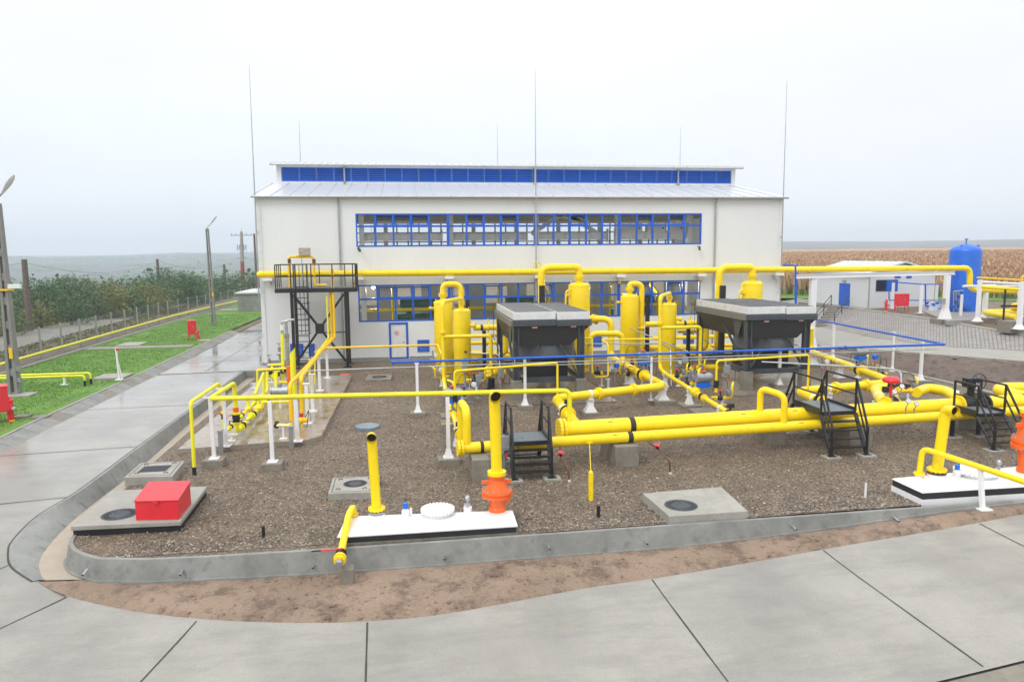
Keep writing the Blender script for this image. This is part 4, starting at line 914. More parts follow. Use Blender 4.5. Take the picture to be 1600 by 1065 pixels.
def arrester(p, h, R_, label):
    t = thing('flame_arrester', label, 'flame arrester', p, 'orange flame arresters')
    b = MB(); k = R_; b.lathe(p, (0, 0, 1), [(k*.56, 0), (k*.56, .05*h), (k*.50, .09*h), (k*.46, .12*h), (k*.62, .38*h), (k*.72, .40*h)], 24)
    b.box((p.x, p.y-.03, p.z+.2*h), (p.x+k*.85, p.y+.03, p.z+.3*h)); b.build('lower_cone', ORG, t)
    b = MB(); b.lathe(p+V((0, 0, .40*h)), (0, 0, 1), [(k*.9, 0), (k*.98, .015*h), (k, .05*h), (k, .08*h), (k*.93, .09*h), (k*.93, .11*h), (k, .12*h), (k, .155*h), (k*.97, .19*h), (k*.75, .2*h)], 30)
    for i in range(16):
        a = i*math.pi/8; c = p+V((math.cos(a)*k*.88, math.sin(a)*k*.88, .59*h)); b.cyl(c, c+V((0, 0, .03*h)), k*.07, n=6, mi=1); b.cyl(c-V((0, 0, .21*h)), c-V((0, 0, .17*h)), k*.07, n=6, mi=1)
    b.build('element_housing', [ORG, GAL], t)
    b = MB(); b.lathe(p+V((0, 0, .6*h)), (0, 0, 1), [(k*.76, 0), (k*.72, .03*h), (k*.45, .30*h), (k*.45, .34*h), (k*.58, .345*h), (k*.58, .395*h), (k*.3, .4*h)], 24)
    b.box((p.x-k*1.0, p.y-.03, p.z+.77*h), (p.x+k*.95, p.y+.03, p.z+.85*h))
    b.build('upper_cone', ORG, t); return t
p = P(777, 797, .22); b = MB(); hA = W(777, 741, p.y).z-p.z; arrester(p, hA, .39, 'orange flanged flame arrester under the tall open yellow pipe')
zt = W(775, 618, p.y).z; t = thing('vent_pipe', 'tall yellow vent pipe with black mouth standing on the orange flame arrester', 'vent pipe', p+V((0, 0, hA)), 'open topped yellow vent pipes')
b = MB(); e = V((p.x-.04, p.y, zt)); b.tube([p+V((0, 0, hA+.02)), e, e+V((0, -.34, .03))], .138, bend=.25, n=20, closed_ends=False); q = e+V((0, -.34, .03)); b.tube([q, q+V((0, .13, 0))], .122, n=18, closed_ends=False); b.build('pipe_body', YEL, t)
b = MB(); b.lathe(q+V((0, .12, 0)), (0, 1, 0), [(.122, 0), (.122, .004)], 18); b.build('dark_mouth', HOLE, t); b = MB(); b.flange(p+V((0, 0, hA+.05)), (0, 0, 1), .235, .09, 0); b.build('flange', YEL, t)
p = P(1603, 737, .34); hB = W(1603, 646, p.y).z-p.z; arrester(p, hB, .42, 'orange flame arrester cut off by the right edge of the picture')
b = MB(); b.tube([p+V((0, 0, hB)), p+V((0, 0, hB+1.2))], .15, n=18); b.flange(p+V((0, 0, hB+.06)), (0, 0, 1), .25, .1, 0); one(b, 'vent_pipe', YEL, 'yellow vent pipe on the orange flame arrester at the right edge', 'vent pipe')
# lid, sensors and lamps on the covers
def manlid(px, py, z, r, par, label_):
    p = P(px, py, z); b = MB(); n = 28; b.cyl(p, p+V((0, 0, .1)), r*.8, n=24); b.cyl(p+V((0, 0, .1)), p+V((0, 0, .15)), r*.93, n=28)
    for k in range(n): a = k*2*math.pi/n; c = p+V((math.cos(a)*r*.93, math.sin(a)*r*.93, .09)); b.cyl(c, c+V((0, 0, .075)), r*.075, n=8)
    b.lathe(p+V((0, 0, .15)), (0, 0, 1), [(r*.8, 0), (r*.5, .03), (.02, .045)], 24); b.build('manhole_lid', WHT, par)
manlid(684, 803, .22, .42, t1, ''); manlid(1524, 742, .34, .55, t2, '')
def sensor(px, py, z, par, capm):
    p = P(px, py, z); b = MB(); b.cyl(p, p+V((0, 0, .14)), .10, n=14); b.cyl(p+V((0, 0, .14)), p+V((0, 0, .2)), .07, n=12); b.cyl(p+V((.13, 0, .02)), p+V((.13, 0, .2)), .03, n=8); b.build('sensor_base', WHT, par)
    b = MB(); b.cyl(p+V((0, 0, .2)), p+V((0, 0, .34)), .065, n=12); b.build('sensor_head', capm, par)
sensor(634, 806, .22, t1, BLT); sensor(1495, 744, .34, t2, BLT)
def valve_small(px, py, z, par):
    p = P(px, py, z); b = MB(); b.cyl(p, p+V((0, 0, .11)), .11, n=14); b.build('nozzle', WHT, par); b = MB(); b.cyl(p+V((0, 0, .11)), p+V((0, 0, .26)), .035, n=10); b.sph(p+V((0, 0, .33)), .08, 10); b.box((p.x-.1, p.y-.03, p.z+.16), (p.x+.06, p.y+.03, p.z+.2)); b.build('breather', GAL, par)
valve_small(731, 798, .22, t1); valve_small(1560, 740, .34, t2)
# yellow filling pipe over the wall at the left cover, and its block
t = thing('filling_pipe', 'short yellow pipe with black ball valve and red lever bending over the front wall', 'pipe', P(548, 804, .22))
n0 = P(552, 806, .22); a = W(546, 798, n0.y-.1); e = W(530, 878, 15.15); b = MB()
b.tube([n0, n0+V((0, 0, .12))], .07, n=14); b.flange(n0+V((0, 0, .05)), (0, 0, 1), .12, .04, 8); b.tube([n0+V((0, 0, .1)), V((n0.x, n0.y, a.z+.05)), V((a.x, n0.y-.35, a.z+.0)), e+(a-e)*.2], .085, bend=.2, n=16); b.build('pipe_body', YEL, t)
d = (e-V((a.x, n0.y-.35, a.z))).normalized(); v0 = e+(a-e)*.17
b = MB(); b.lathe(v0, d, [(.12, 0), (.12, .04), (.09, .05), (.13, .10), (.09, .15), (.12, .16), (.12, .19)], 18); b.build('ball_valve', BLK, t)
b = MB(); b.flange(v0+d*.22, d, .14, .05, 8); b.cyl(v0+d*.24, v0+d*.34, .085, n=16); b.flange(v0+d*.30, d, .125, .04, 8); b.build('coupling_flange', YEL, t)
b = MB(); b.cyl(v0+d*.34, v0+d*.46, .075, n=16); b.build('coupling', GAL, t)
b = MB(); s = v0+d*.1+V((0, 0, .13)); b.cyl(s-V((0, 0, .06)), s+V((0, 0, .03)), .02, n=8); b.bar(s+V((.05, 0, .02)), s+V((-.42, 0.02, .0)), .035, .02, 0); b.bar(s+V((-.42, 0.02, .0)), s+V((-.62, .03, -.01)), .035, .022, 1); b.build('lever', [RED, BLKR], t)
p = W(536, 880, 15.2); b = MB(); zb = zsoil(p.x, 15.3); b.cbox((p.x+.06, 15.35, zb-.1), .3, .28, -.06-zb); one(b, 'support_block', CONCD, 'dark concrete block under the yellow filling pipe at the wall foot', 'block', bevel=.01)
# yellow pipe from the right hand cover over the wall
t = thing('filling_pipe', 'bent yellow pipe rising from the right tank cover and sloping to the picture edge', 'pipe', P(1435, 745, .34))
p = P(1436, 745, .34); zt = W(1440, 700, p.y).z; e = W(1600, 752, 15.2); b = MB(); a2 = V((p.x+.05, p.y, zt)); mid = a2+(e-a2)*.45
b.tube([p+V((0, 0, .05)), a2, e+(e-a2)*.35], .078, bend=.2, n=16); b.flange(p+V((0, 0, .1)), (0, 0, 1), .14, .05, 8); b.cyl(a2+(e-a2)*.60, a2+(e-a2)*.62, .082, n=16); b.build('pipe_body', YEL, t)
b = MB(); b.cyl(p, p+V((0, 0, .07)), .1, n=14); b.build('nozzle', WHT, t)
q = Gd(1535, 795, zsoil); tp = a2+(e-a2)*((q.x-a2.x)/(e.x-a2.x)); t = thing('pipe_support', 'white post with square foot plate on the soil carrying the sloping yellow pipe', 'pipe support', q, 'white pipe supports')
q = V((q.x, tp.y, zsoil(q.x, 15.7)+.0)) if False else q
b = MB(); b.bar(V((q.x, q.y, q.z+.03)), V((q.x+.02, tp.y, tp.z-.08)), .1, .1); b.build('post', WHT, t); b = MB(); b.cbox(q+V((0, 0, .0)), .34, .34, .035); b.build('foot_plate', WHT, t)
# markers and little posts
def marker(px, py, h, mats, label, r=.045):
    p = P(px, py); b = MB(); b.cyl(p-V((0, 0, .05)), p+V((0, 0, h)), r, n=10); b.sph(p+V((0, 0, h+.03)), r*.7, 8, 1); b.cyl(p+V((0, 0, h)), p+V((0, 0, h+.06)), r*.6, n=8, mi=2); one(b, 'marker_post', mats, label, 'marker post')
marker(412, 838, .26, [BLK, RED, GAL], 'short black marker stub alone in the gravel right of the red steel box', .04)
marker(935, 807, .3, [BLK, RED, GAL], 'short black marker stub by the hanging yellow post', .045)
marker(1352, 777, .42, [PLW, RED, GAL], 'slim white marker post left of the right tank cover', .03)
p = P(923, 781); zt = W(923, 737, p.y).z; t = thing('measuring_post', 'yellow square post hung on a thin yellow rod from the lower header', 'post', p)
b = MB(); b.bar(p-V((0, 0, .05)), V((p.x, p.y, zt)), .13, .11); b.lathe((p.x, p.y, zt), (0, 0, 1), [(.06, 0), (.04, .03), (.01, .04)], 10); b.build('post', YEL, t, bevel=.015)
b = MB(); b.cyl((p.x, p.y, zt), W(921, 692, 20.95), .014, n=6); c = W(921, 689, 20.98); b.bar(c-V((.1, 0, 0)), c+V((.1, 0, 0)), .05, .12); b.build('rod', YEL, t)
def drain(pts, label):
    t = thing('drain_cock', label, 'drain valve', P(*pts[-1]), 'drain valves under the header')
    q = [W(pts[0][0], pts[0][1], 20.9)]+[W(x, y, yy) for x, y, yy in pts[1:-1]]+[P(*pts[-1])]
    b = MB(); b.tube(q, .025, n=8, bend=.06); b.build('pipe_body', RUST, t)
    m_ = q[0]+(q[1]-q[0])*.75; b = MB(); b.cyl(m_-V((0, .06, -.02)), m_+V((0, .06, .02)), .05, n=10); b.cyl(m_, m_+V((0, -.03, .1)), .015, n=6); b.build('valve_body', BLK, t)
    b = MB(); b.lathe(m_+V((0, -.03, .1)), (0, -.3, 1), [(.03, 0), (.085, .005), (.085, .02), (.03, .025)], 14); b.cyl(m_+V((-.12, 0, .02)), m_+V((.1, 0, .02)), .02, n=6); b.build('handwheel', RED, t)
    b = MB(); b.cyl(q[-1]-V((0, 0, .02)), q[-1]+V((0, 0, .06)), .045, n=10); b.build('outlet_collar', PLW, t)
drain([(875, 697), (876, 716, 20.5), (888, 733, 19.8), (889.5, 752)], 'rusty drain pipe with red handwheels beside the first black stair platform')
drain([(1012, 690), (1031, 703, 20.6), (1046, 720, 19.9), (1047, 740)], 'rusty drain pipe with red handwheels right of the concrete header block')

# ================================================================== SUPPORTS
def post(base, top_z, label, wd=.11, block=None, flare=True, head=None, tilt=(0, 0), group='white pipe supports', name='pipe_support', m=None):
    """square white post; base = point where its foot plate stands"""
    m = m or WHT; t = thing(name, label, 'pipe support', (base.x, base.y, 0), group); z = base.z
    b = MB(); b.bar((base.x, base.y, z+.02), (base.x+tilt[0], base.y+tilt[1], top_z), wd, wd, up=(0, 1, 0))
    if flare: b.add([(base.x+sx*w_, base.y+sy*w_, zz) for zz, w_ in ((z+.02, wd*1.05), (z+.30, wd*.51)) for sx, sy in ((-1, -1), (1, -1), (1, 1), (-1, 1))], [(3, 2, 1, 0), (4, 5, 6, 7), (0, 1, 5, 4), (1, 2, 6, 5), (2, 3, 7, 6), (3, 0, 4, 7)])
    b.build('post', m, t)
    b = MB(); b.cbox((base.x, base.y, z), wd*2.7, wd*2.7, .022)
    for sx in (-1, 1):
        for sy in (-1, 1): b.cyl((base.x+sx*wd*1.1, base.y+sy*wd*1.1, z+.02), (base.x+sx*wd*1.1, base.y+sy*wd*1.1, z+.05), .014, n=6)
    b.build('foot_plate', m, t)
    if head: b = MB(); b.cbox((base.x+tilt[0], base.y+tilt[1], top_z), head, head*.7, .03); b.build('head_plate', m, t)
    if block: b = MB(); b.cbox((base.x, base.y, -.1), block[0], block[1], z+.098); b.build('concrete_block', block[2] if len(block) > 2 else CONCD, t, bevel=.012)
    return t
# blue rack
RZ = 2.22; a, c, k2 = W(612, 568, 29.6), W(1477, 537.5, 30.0), P(1262, 498, RZ)
RB = [V((a.x, 29.6, RZ)), V((c.x, 30.0, RZ)), V((k2.x, k2.y, RZ+.05))]
t = thing('blue_pipe_rack', 'long thin blue pipe on white posts crossing the yard with a return to the back', 'pipe', RB[0])
b = MB(); b.tube(RB, .055, n=10, bend=.12); b.lathe(RB[0], (-1, 0, 0), [(.09, -.12), (.09, 0), (.04, .03)], 10)
for u in (.045, .29, .55, .8): q = RB[0]*(1-u)+RB[1]*u; b.flange(q, (1, 0, 0), .09, .05, 0)
b.build('pipe_body', BLU, t)
b = MB(); o = V((0, -.1, -.2)); b.tube([RB[0]+o+V((-3.4, 0, -.02)), RB[0]+o, RB[1]+o+V((-.5, 0, 0))], .025, n=6); b.tube([RB[0]+o+V((4.2, -.1, -.1)), RB[1]+o+V((-6, -.1, -.1))], .02, n=6); b.build('conduit', GAL, t)
for u in (.2, .36, .43, .62, .72, .9):
    q = RB[0]*(1-u)+RB[1]*u; b = MB(); b.tube([q+V((0, 0, -.0)), q+V((0, -.1, -.1)), q+V((0, -.1, -.28))], .02, n=6); b.build('hanger', GAL, t)
for px, py, bl, wd, s in ((653, 643, (.62, .62), .115, 'beside the yellow splashed block'), (820.5, 632, (.62, .62), .115, 'before the first dark cooler'), (1217, 600, (.7, .7), .125, 'before the second dark cooler'), (1394, 580, None, .09, 'behind the red topped valve'), (1438, 593, (.85, .85), .12, 'at the corner of the rack near the embankment')):
    p = P(px, py, .16 if bl else 0); post(V((p.x, p.y, .16 if bl else 0)), RZ-.05, 'white post of the blue pipe '+s, wd=wd, block=bl, head=.18)
p = P(1017, 625, .2); post(V((p.x, p.y, .2)), RZ-.1, 'slim white post of the blue pipe beside the yellow line corner', wd=.075, flare=False)
q = RB[1]*.12+RB[2]*.88; q = RB[1]*.25+RB[2]*.75; post(V((q.x, q.y, 0)), RZ, 'white post of the returning blue pipe in front of the pavement', wd=.13)

# ------------------------------------------------------------------ headers
HL, HR = V((4.72, 21.95, 1.02)), V((21.2, 22.9, 1.04))
def onH(px): r_ = ray(px, 650); k = None; A_, D_ = HL, HR-HL; u = (A_.x*r_.y-A_.y*r_.x)/(D_.y*r_.x-D_.x*r_.y); return A_+D_*u
hL, hR = W(716, 697, 21.15), None
hL = V((1.45, 21.0, .83)); hR = V((24.0, 22.45, .85))
def onh(px): r_ = ray(px, 650); A_, D_ = hL, hR-hL; u = (A_.x*r_.y-A_.y*r_.x)/(D_.y*r_.x-D_.x*r_.y); return A_+D_*u
dH = (HR-HL).normalized()
hv0, hv1 = onH(1497), onH(1535)
t = thing('gas_header', 'thickest level yellow pipe along the front with a bolted flange at its left end', 'pipe', HL)
b = MB(); b.tube([HL, hv0], .262, n=28)
for u in (.13, .31, .52, .73, .9): q = HL+(hv0-HL)*u; b.cyl(q-dH*.016, q+dH*.016, .267, n=28)
b.build('pipe_body', YEL, t); b = MB(); b.flange(HL+dH*.04, dH, .36, .09, 16); b.flange(HL+dH*.17, dH, .36, .07, 16); b.build('blind_flange', YEL, t)
b = MB(); b.flange(hv0-dH*.04, dH, .37, .08, 16); b.build('end_flange', YEL, t)
for px in (986,):
    q = onH(px); b = MB(); b.cyl(q-dH*.09, q+dH*.09, .270, n=28); b.build('strap', BLKR, t)
b = MB(); b.tube([hv1, onH(1640)], .262, n=28)
t_ = one(b, 'gas_header', YEL, 'thick yellow pipe right of the black valve inside the right stair platform', 'pipe')
q = onH(1597); b = MB(); b.cyl(q-dH*.1, q+dH*.1, .270, n=28); b.build('strap', BLKR, t_)
t = thing('small_header', 'thinner yellow pipe running level just below and before the thickest yellow pipe', 'pipe', hL); dh = (hR-hL).normalized()
b = MB(); b.tube([hL, hR], .166, n=22)
for u in (.1, .22, .36, .5, .63, .77, .88): q = hL+(hR-hL)*u; b.cyl(q-dh*.013, q+dh*.013, .1705, n=22)
b.build('pipe_body', YEL, t); b = MB(); b.flange(hL, dh, .25, .07, 14); b.flange(hL+dh*.1, dh, .25, .06, 14); b.build('blind_flange', YEL, t)
q = onh(984); b = MB(); b.cyl(q-dh*.08, q+dh*.08, .172, n=22); b.build('strap', BLKR, t)
q = onh(752); b = MB(); b.cyl(q-dh*.05, q+dh*.05, .172, n=22); b.build('strap', BLKR, t)
# stenciled dashes on the pipes
for q0, r_, n_, pr in ((HL, .262, (952, 1158, 1238), onH), (hL, .166, (961, 1250, 1480), onh)):
    for px in n_:
        q = pr(px); a_ = R(50); o = V((0, -math.cos(a_), math.sin(a_)))*(r_+.001); b = MB(); b.bar(q+o-dh*.09, q+o+dh*.09, .025, .003, up=o); ob = b.build('stencil_mark', BLK, bpy.data.objects['gas_header'] if pr is onH else t)
# U shaped ties
b = MB(); q, q2 = onH(1187), onh(1225); zt = W(1187, 606, q.y).z; b.tube([q, V((q.x, q.y, zt)), V((q2.x, q2.y, W(1225, 618, q2.y).z)), q2], .105, bend=.26, n=16); one(b, 'loop_pipe', YEL, 'upside down U shaped yellow pipe joining the two headers before the middle stairs', 'pipe')
q2 = onh(729); b = MB(); q = V((W(721, 680, q2.y+1.0))); zt = W(721, 627, q.y).z; b.tube([V((q.x, q.y, .75)), V((q.x, q.y, zt)), V((q2.x, q2.y, W(729, 640, q2.y).z)), q2], .125, bend=.3, n=16); one(b, 'loop_pipe', YEL, 'tall bent yellow pipe rising from the left end of the thin header', 'pipe'); LOOPA = V((q.x, q.y, .78))
# concrete header blocks
def blk(px, py, w_, d_, z, label, dx=0): p = P(px, py); b = MB(); b.cbox((p.x+dx, p.y+d_/2, -.1), w_, d_, z+.1); one(b, 'support_block', CONCD, label, 'block', 'concrete blocks under the headers', bevel=.015)
blk(980, 729, .75, 1.75, .655, 'big concrete block under the black pipe straps'); blk(1345, 699, .85, 1.9, .66, 'concrete block behind the feet of the middle stairs')
blk(752, 752, .5, 1.2, .655, 'concrete block behind the tall open yellow pipe'); blk(1415, 661, .5, 1.2, .6, 'low dark concrete block under the pressure gauges'); blk(1522, 670, 1.3, 1.5, .62, 'wide concrete block under the black valve of the right stairs'); blk(1597, 672, 1.2, 1.2, .62, 'concrete block under the headers at the right edge')
blk(1215, 695, .6, 1.3, .6, 'concrete block hidden under the headers left of the middle stairs')
# gauges on the headers
def gauge(base, h, label, lean=V((0, -.1, 0)), r=.085):
    t = thing('pressure_gauge', label, 'gauge', base, 'round dial gauges on the headers'); c = base+V((0, 0, h))+lean
    b = MB(); b.tube([base, base+V((0, 0, h*.5)), c-V((0, 0, r))], .016, n=6); b.cyl(base+V((0, 0, h*.3)), base+V((0, 0, h*.45)), .03, n=8); b.build('stem', STL, t)
    d = (CAM-c).normalized(); d = V((d.x*.4, -1, .25)).normalized(); b = MB(); b.lathe(c, d, [(r*.9, -.03), (r, -.02), (r, .02), (r*.9, .025)], 20); b.build('case', STL, t); b = MB(); b.lathe(c+d*.0255, d, [(r*.86, 0), (r*.86, .004)], 20, 0); x_, y_ = perp(d); b.bar(c+d*.0315, c+d*.0315+y_*r*.6+x_*r*.2, .006, .004, 1, up=d); b.build('dial', [PLW, BLK], t)
q = onh(1414); gauge(q+V((0, -.02, .14)), .5, 'round white dial gauge on the thin header left of its pair'); q = onh(1427); gauge(q+V((0, -.02, .14)), .4, 'round white dial gauge on the thin header right of its pair')
q = onH(1391); gauge(q+V((0, -.05, .24)), .42, 'round white dial gauge standing on the thick header'); q = onH(1402); gauge(q+V((0, -.05, .24)), .6, 'upper dial gauge on the thick header next to the black valve')

# ------------------------------------------------------------------ stair platforms over the pipes
def stile(label, x0, x1, yf, y0, y1, yr, z, rail=1.0, front_only=False, feet=CONC):
    t = thing('stair_platform', label, 'stairs', ((x0+x1)/2, (y0+y1)/2, 0), 'black stair platforms over the pipes'); s = .055
    b = MB(); b.box((x0, y0, z-.03), (x1, y1, z)); b.build('deck', GRT, t)
    b = MB(); b.box((x0-.02, y0-.04, z-.13), (x1+.02, y0-.002, z-.002)); b.box((x0-.02, y1+.002, z-.13), (x1+.02, y1+.04, z-.002)); b.box((x0-.06, y0, z-.13), (x0-.002, y1, z+.10)); b.box((x1+.002, y0, z-.13), (x1+.06, y1, z+.10)); b.build('deck_frame', BLK, t)
    for x, sg in ((x0-.03, -1), (x1+.03, 1)):
        b = MB(); zf = .95
        for y in (y0, y1): b.bar((x, y, z), (x, y, z+rail), s)
        b.bar((x, y0, z+rail), (x, y1, z+rail), s); b.bar((x, y0, z+rail*.52), (x, y1, z+rail*.52), s*.8)
        for ya, yb in ((y0, yf),)+(() if front_only else ((y1, yr),)):
            b.bar((x, ya, z+rail), (x, yb, zf), s); b.bar((x, ya, z+rail*.52), (x, yb, zf*.55), s*.8); b.bar((x, yb, .05), (x, yb, zf), s*1.15)
        b.build('railing', BLK, t)
        for ya, yb in ((y0, yf),)+(() if front_only else ((y1, yr),)): b = MB(); b.bar((x, ya, z-.08), (x, yb, .08), .04, .13, up=(1, 0, 0)); b.build('stringer', BLK, t)
        if front_only: b = MB(); b.bar((x, y1, .05), (x, y1, z-.02), .1); b.build('leg', BLK, t)
        for yb in ((yf, y1) if front_only else (yf, yr)):
            b = MB(); b.cbox((x, yb, -.05), .5, .42, .1); b.build('concrete_foot', feet, t); b = MB(); b.cbox((x, yb, .0505), .26, .22, .012); b.build('foot_plate', BLK, t)
    n = 4
    for ya, yb in ((y0, yf),)+(() if front_only else ((y1, yr),)):
        for k in range(1, n+1):
            u = k/(n+1); y = ya+(yb-ya)*u; zz = (z-.05)*(1-u)+.05*u; dy = -.0 ; b = MB(); b.box((x0+.0, y-.1, zz-.035), (x1-.0, y+.1, zz)); b.build('tread', BLK, t)
    return t
stile('black stair platform straddling the thin header beside the tall orange and yellow vent', 3.02, 4.1, 20.15, 20.62, 21.7, 22.25, 1.06)
stile('black stair platform straddling both headers in the middle of the yard', 13.45, 14.62, 20.72, 21.4, 23.1, 23.9, 1.36, rail=1.05)
d0, d1 = W(1526, 646, 21.35), W(1566, 643, 21.35); stile('black stair platform with legs at the black valve near the right edge', d0.x, d1.x, 20.5, 21.3, 22.35, 23, (d0.z+d1.z)/2, front_only=True, rail=.95)
# valve inside the right platform
t = thing('gate_valve', 'big black barrel shaped valve inside the right stair platform', 'valve', hv0); m_ = (hv0+hv1)/2
b = MB(); b.lathe(hv0+dH*.02, dH, [(.36, 0), (.36, .08), (.30, .09), (.36, .25), (.39, .4), (.40, .55), (.39, .7), (.36, .85), (.30, 1.0), (.36, 1.01), (.36, 1.09)], 28); b.build('valve_body', BLK, t)
for u in (.4, .62): b = MB(); b.cyl(hv0+dH*u, hv0+dH*(u+.03), .42, n=28); b.build('rib', BLK, t)
b = MB(); c = m_+V((-.05, 0, .35)); b.cyl(c, c+V((0, 0, .35)), .12, n=14); b.cbox(c+V((0, 0, .3)), .5, .3, .32); b.cyl(c+V((-.35, 0, .45)), c+V((-.2, 0, .45)), .08, n=12); b.build('gearbox', BLK, t)
b = MB(); w0 = c+V((.1, -.22, .5))
for k in range(20):
    a, e = k*math.pi/10, (k+1)*math.pi/10; b.cyl(w0+V((math.cos(a), 0, math.sin(a)))*.3, w0+V((math.cos(e), 0, math.sin(e)))*.3, .016, n=6)
for k in range(3): a = k*math.pi/3; b.cyl(w0-V((math.cos(a), 0, math.sin(a)))*.3, w0+V((math.cos(a), 0, math.sin(a)))*.3, .01, n=5)
b.build('handwheel', BLK, t); b = MB(); b.cbox(c+V((.1, -.2, .28)), .14, .01, .2); b.build('tag_plate', PLW, t)
# pipes behind the right platform
b = MB(); z = 1.25; p0 = W(1640, 606, 25.2); p1 = W(1552, 607, 25.2); b.tube([p0, p1, V((p1.x-.3, p1.y-1.6, p1.z-.05)), V((p0.x+1, 23.3, p1.z-.1))], .25, bend=.7, n=20); t = one(b, 'pipe_bend', YEL, 'thick yellow pipe turning back on itself behind the right stair platform', 'pipe'); q = p1*.45+p0*.55; b = MB(); b.cyl(q-V((.09, 0, 0)), q+V((.09, 0, 0)), .257, n=20); b.build('strap', BLKR, t)
# ================================================================== PROCESS MODULES (two of each thing)
def vessel(cx, top, y, wpx, label, r=None, zb=0, nameplate=False, side=None, lugs=True, nozzle=None):
    c = W(cx, top, y); r = r or wpx/2/FPX*(y*1.02); zt = c.z
    t = thing('separator_vessel', label, 'pressure vessel', (c.x, y, 0), 'tall yellow separator vessels')
    b = MB(); hd = r*.34; b.lathe((c.x, y, 0), (0, 0, 1), [(r*.98, -.02), (r*.98, .55), (r, .57), (r, zt), (r*.97, zt+hd*.35), (r*.85, zt+hd*.62), (r*.6, zt+hd*.87), (r*.3, zt+hd)], 32)
    for z in (zt-.01, zt*.52): b.lathe((c.x, y, z), (0, 0, 1), [(r*.99, -.02), (r*1.008, -.012), (r*1.008, .012), (r*.99, .02)], 32)
    b.build('shell', YEL, t)
    nz_ = nozzle or .16; b = MB(); b.cyl((c.x, y, zt+hd*.9), (c.x, y, zt+hd+.22), nz_, n=18); b.flange((c.x, y, zt+hd+.22), (0, 0, 1), nz_*1.55, .07, 10); b.flange((c.x, y, zt+hd+.31), (0, 0, 1), nz_*1.55, .07, 10); b.build('top_nozzle', YEL, t)
    if lugs:
        for s in (-1, 1): b = MB(); b.bar((c.x+s*r*.72, y, zt+hd*.5), (c.x+s*r*.8, y, zt+hd*1.3), .1, .04); b.build('lifting_lug', YEL, t)
    if side is not None:
        for an, zz, ln, rr in side:
            d = V((math.cos(R(an)), math.sin(R(an)), 0)); q = V((c.x, y, zt*zz)); b = MB(); b.cyl(q+d*r*.9, q+d*(r+ln), rr, n=14); b.flange(q+d*(r+ln), d, rr*1.6, .05, 8); b.flange(q+d*(r+ln+.06), d, rr*1.6, .05, 8); b.build('side_nozzle', YEL, t)
    if nameplate: b = MB(); a = R(-75); d = V((math.cos(a), math.sin(a), 0)); q = V((c.x, y, zt*.44))+d*(r+.012); b.bar(q-V((.07, 0, 0)), q+V((.07, 0, 0)), .012, .12, up=(0, 0, 1)); b.build('nameplate', RUST, t)
    return V((c.x, y, zt+hd+.3)), t
def column(px, y, label, wd=.22, ztop=None):
    p = W(px, 500, y); b = MB(); b.box((p.x-wd/2, y-wd*.35, 0), (p.x+wd/2, y+wd*.35, ztop)); b.box((p.x-wd*.8, y-wd*.8, 0), (p.x+wd*.8, y+wd*.8, .03))
    one(b, 'pipe_column', BLK, label, 'pipe support', 'black pipe columns')
def pipe(pts, r, label, name='pipe_run', flanges=(), m=None, bend=None, n=16, group=None, fl=1.5):
    """flanges = list of (segment index, fraction)"""
    pts = [V(p) for p in pts]; t = thing(name, label, 'pipe', pts[0], group); b = MB(); b.tube(pts, r, bend=bend, n=n); bd = r*2.4 if bend is None else bend
    if r > .08:
        for k in range(1, len(pts)-1):
            for e in (pts[k-1], pts[k+1]):
                d = e-pts[k]; L = min(bd, d.length*.49); d.normalize(); q = pts[k]+d*L; b.cyl(q-d*.014, q+d*.014, r*1.022, n=n, cap=True)
    b.build('pipe_body', m or YEL, t)
    for i, u in flanges:
        a, c = pts[i], pts[i+1]; d = (c-a).normalized(); q = a+(c-a)*u; b = MB(); b.flange(q-d*.04, d, r*fl, .06, 12); b.flange(q+d*.04, d, r*fl, .06, 12); b.build('flange_pair', m or YEL, t)
    return t
def saddle(p, r, d, zt, label, block=None, wd=.3):
    """white saddle under a pipe with centre p: strap, stool and flared foot"""
    t = thing('pipe_saddle', label, 'pipe support', (p.x, p.y, 0), 'white pipe saddles'); d = V(d).normalized(); s = V((-d.y, d.x, 0))
    b = MB(); b.cyl(p-d*.07, p+d*.07, r*1.05, n=20); b.build('strap', WHT, t)
    z = p.z-r; b = MB(); b.bar(V((p.x, p.y, z-.0))-s*r*1.2, V((p.x, p.y, z))+s*r*1.2, .22, .05, up=(0, 0, 1)); zb = block[2] if block else .0
    h = z-zb; b.add([(p.x+sx*w_, p.y+sy*w_, zz) for zz, w_ in ((zb, wd*.75), (zb+.03, wd*.75), (zb+h*.45, wd*.4), (z-.03, wd*.42)) for sx, sy in ((-1, -1), (1, -1), (1, 1), (-1, 1))], [(3, 2, 1, 0), (12, 13, 14, 15)]+[(l*4+k, l*4+(k+1) % 4, l*4+4+(k+1) % 4, l*4+4+k) for l in range(3) for k in range(4)]); b.build('stool', WHT, t)
    if block: b = MB(); b.cbox((p.x, p.y, -.1), block[0], block[1], zb+.099); b.build('concrete_block', CONCD, t, bevel=.012)
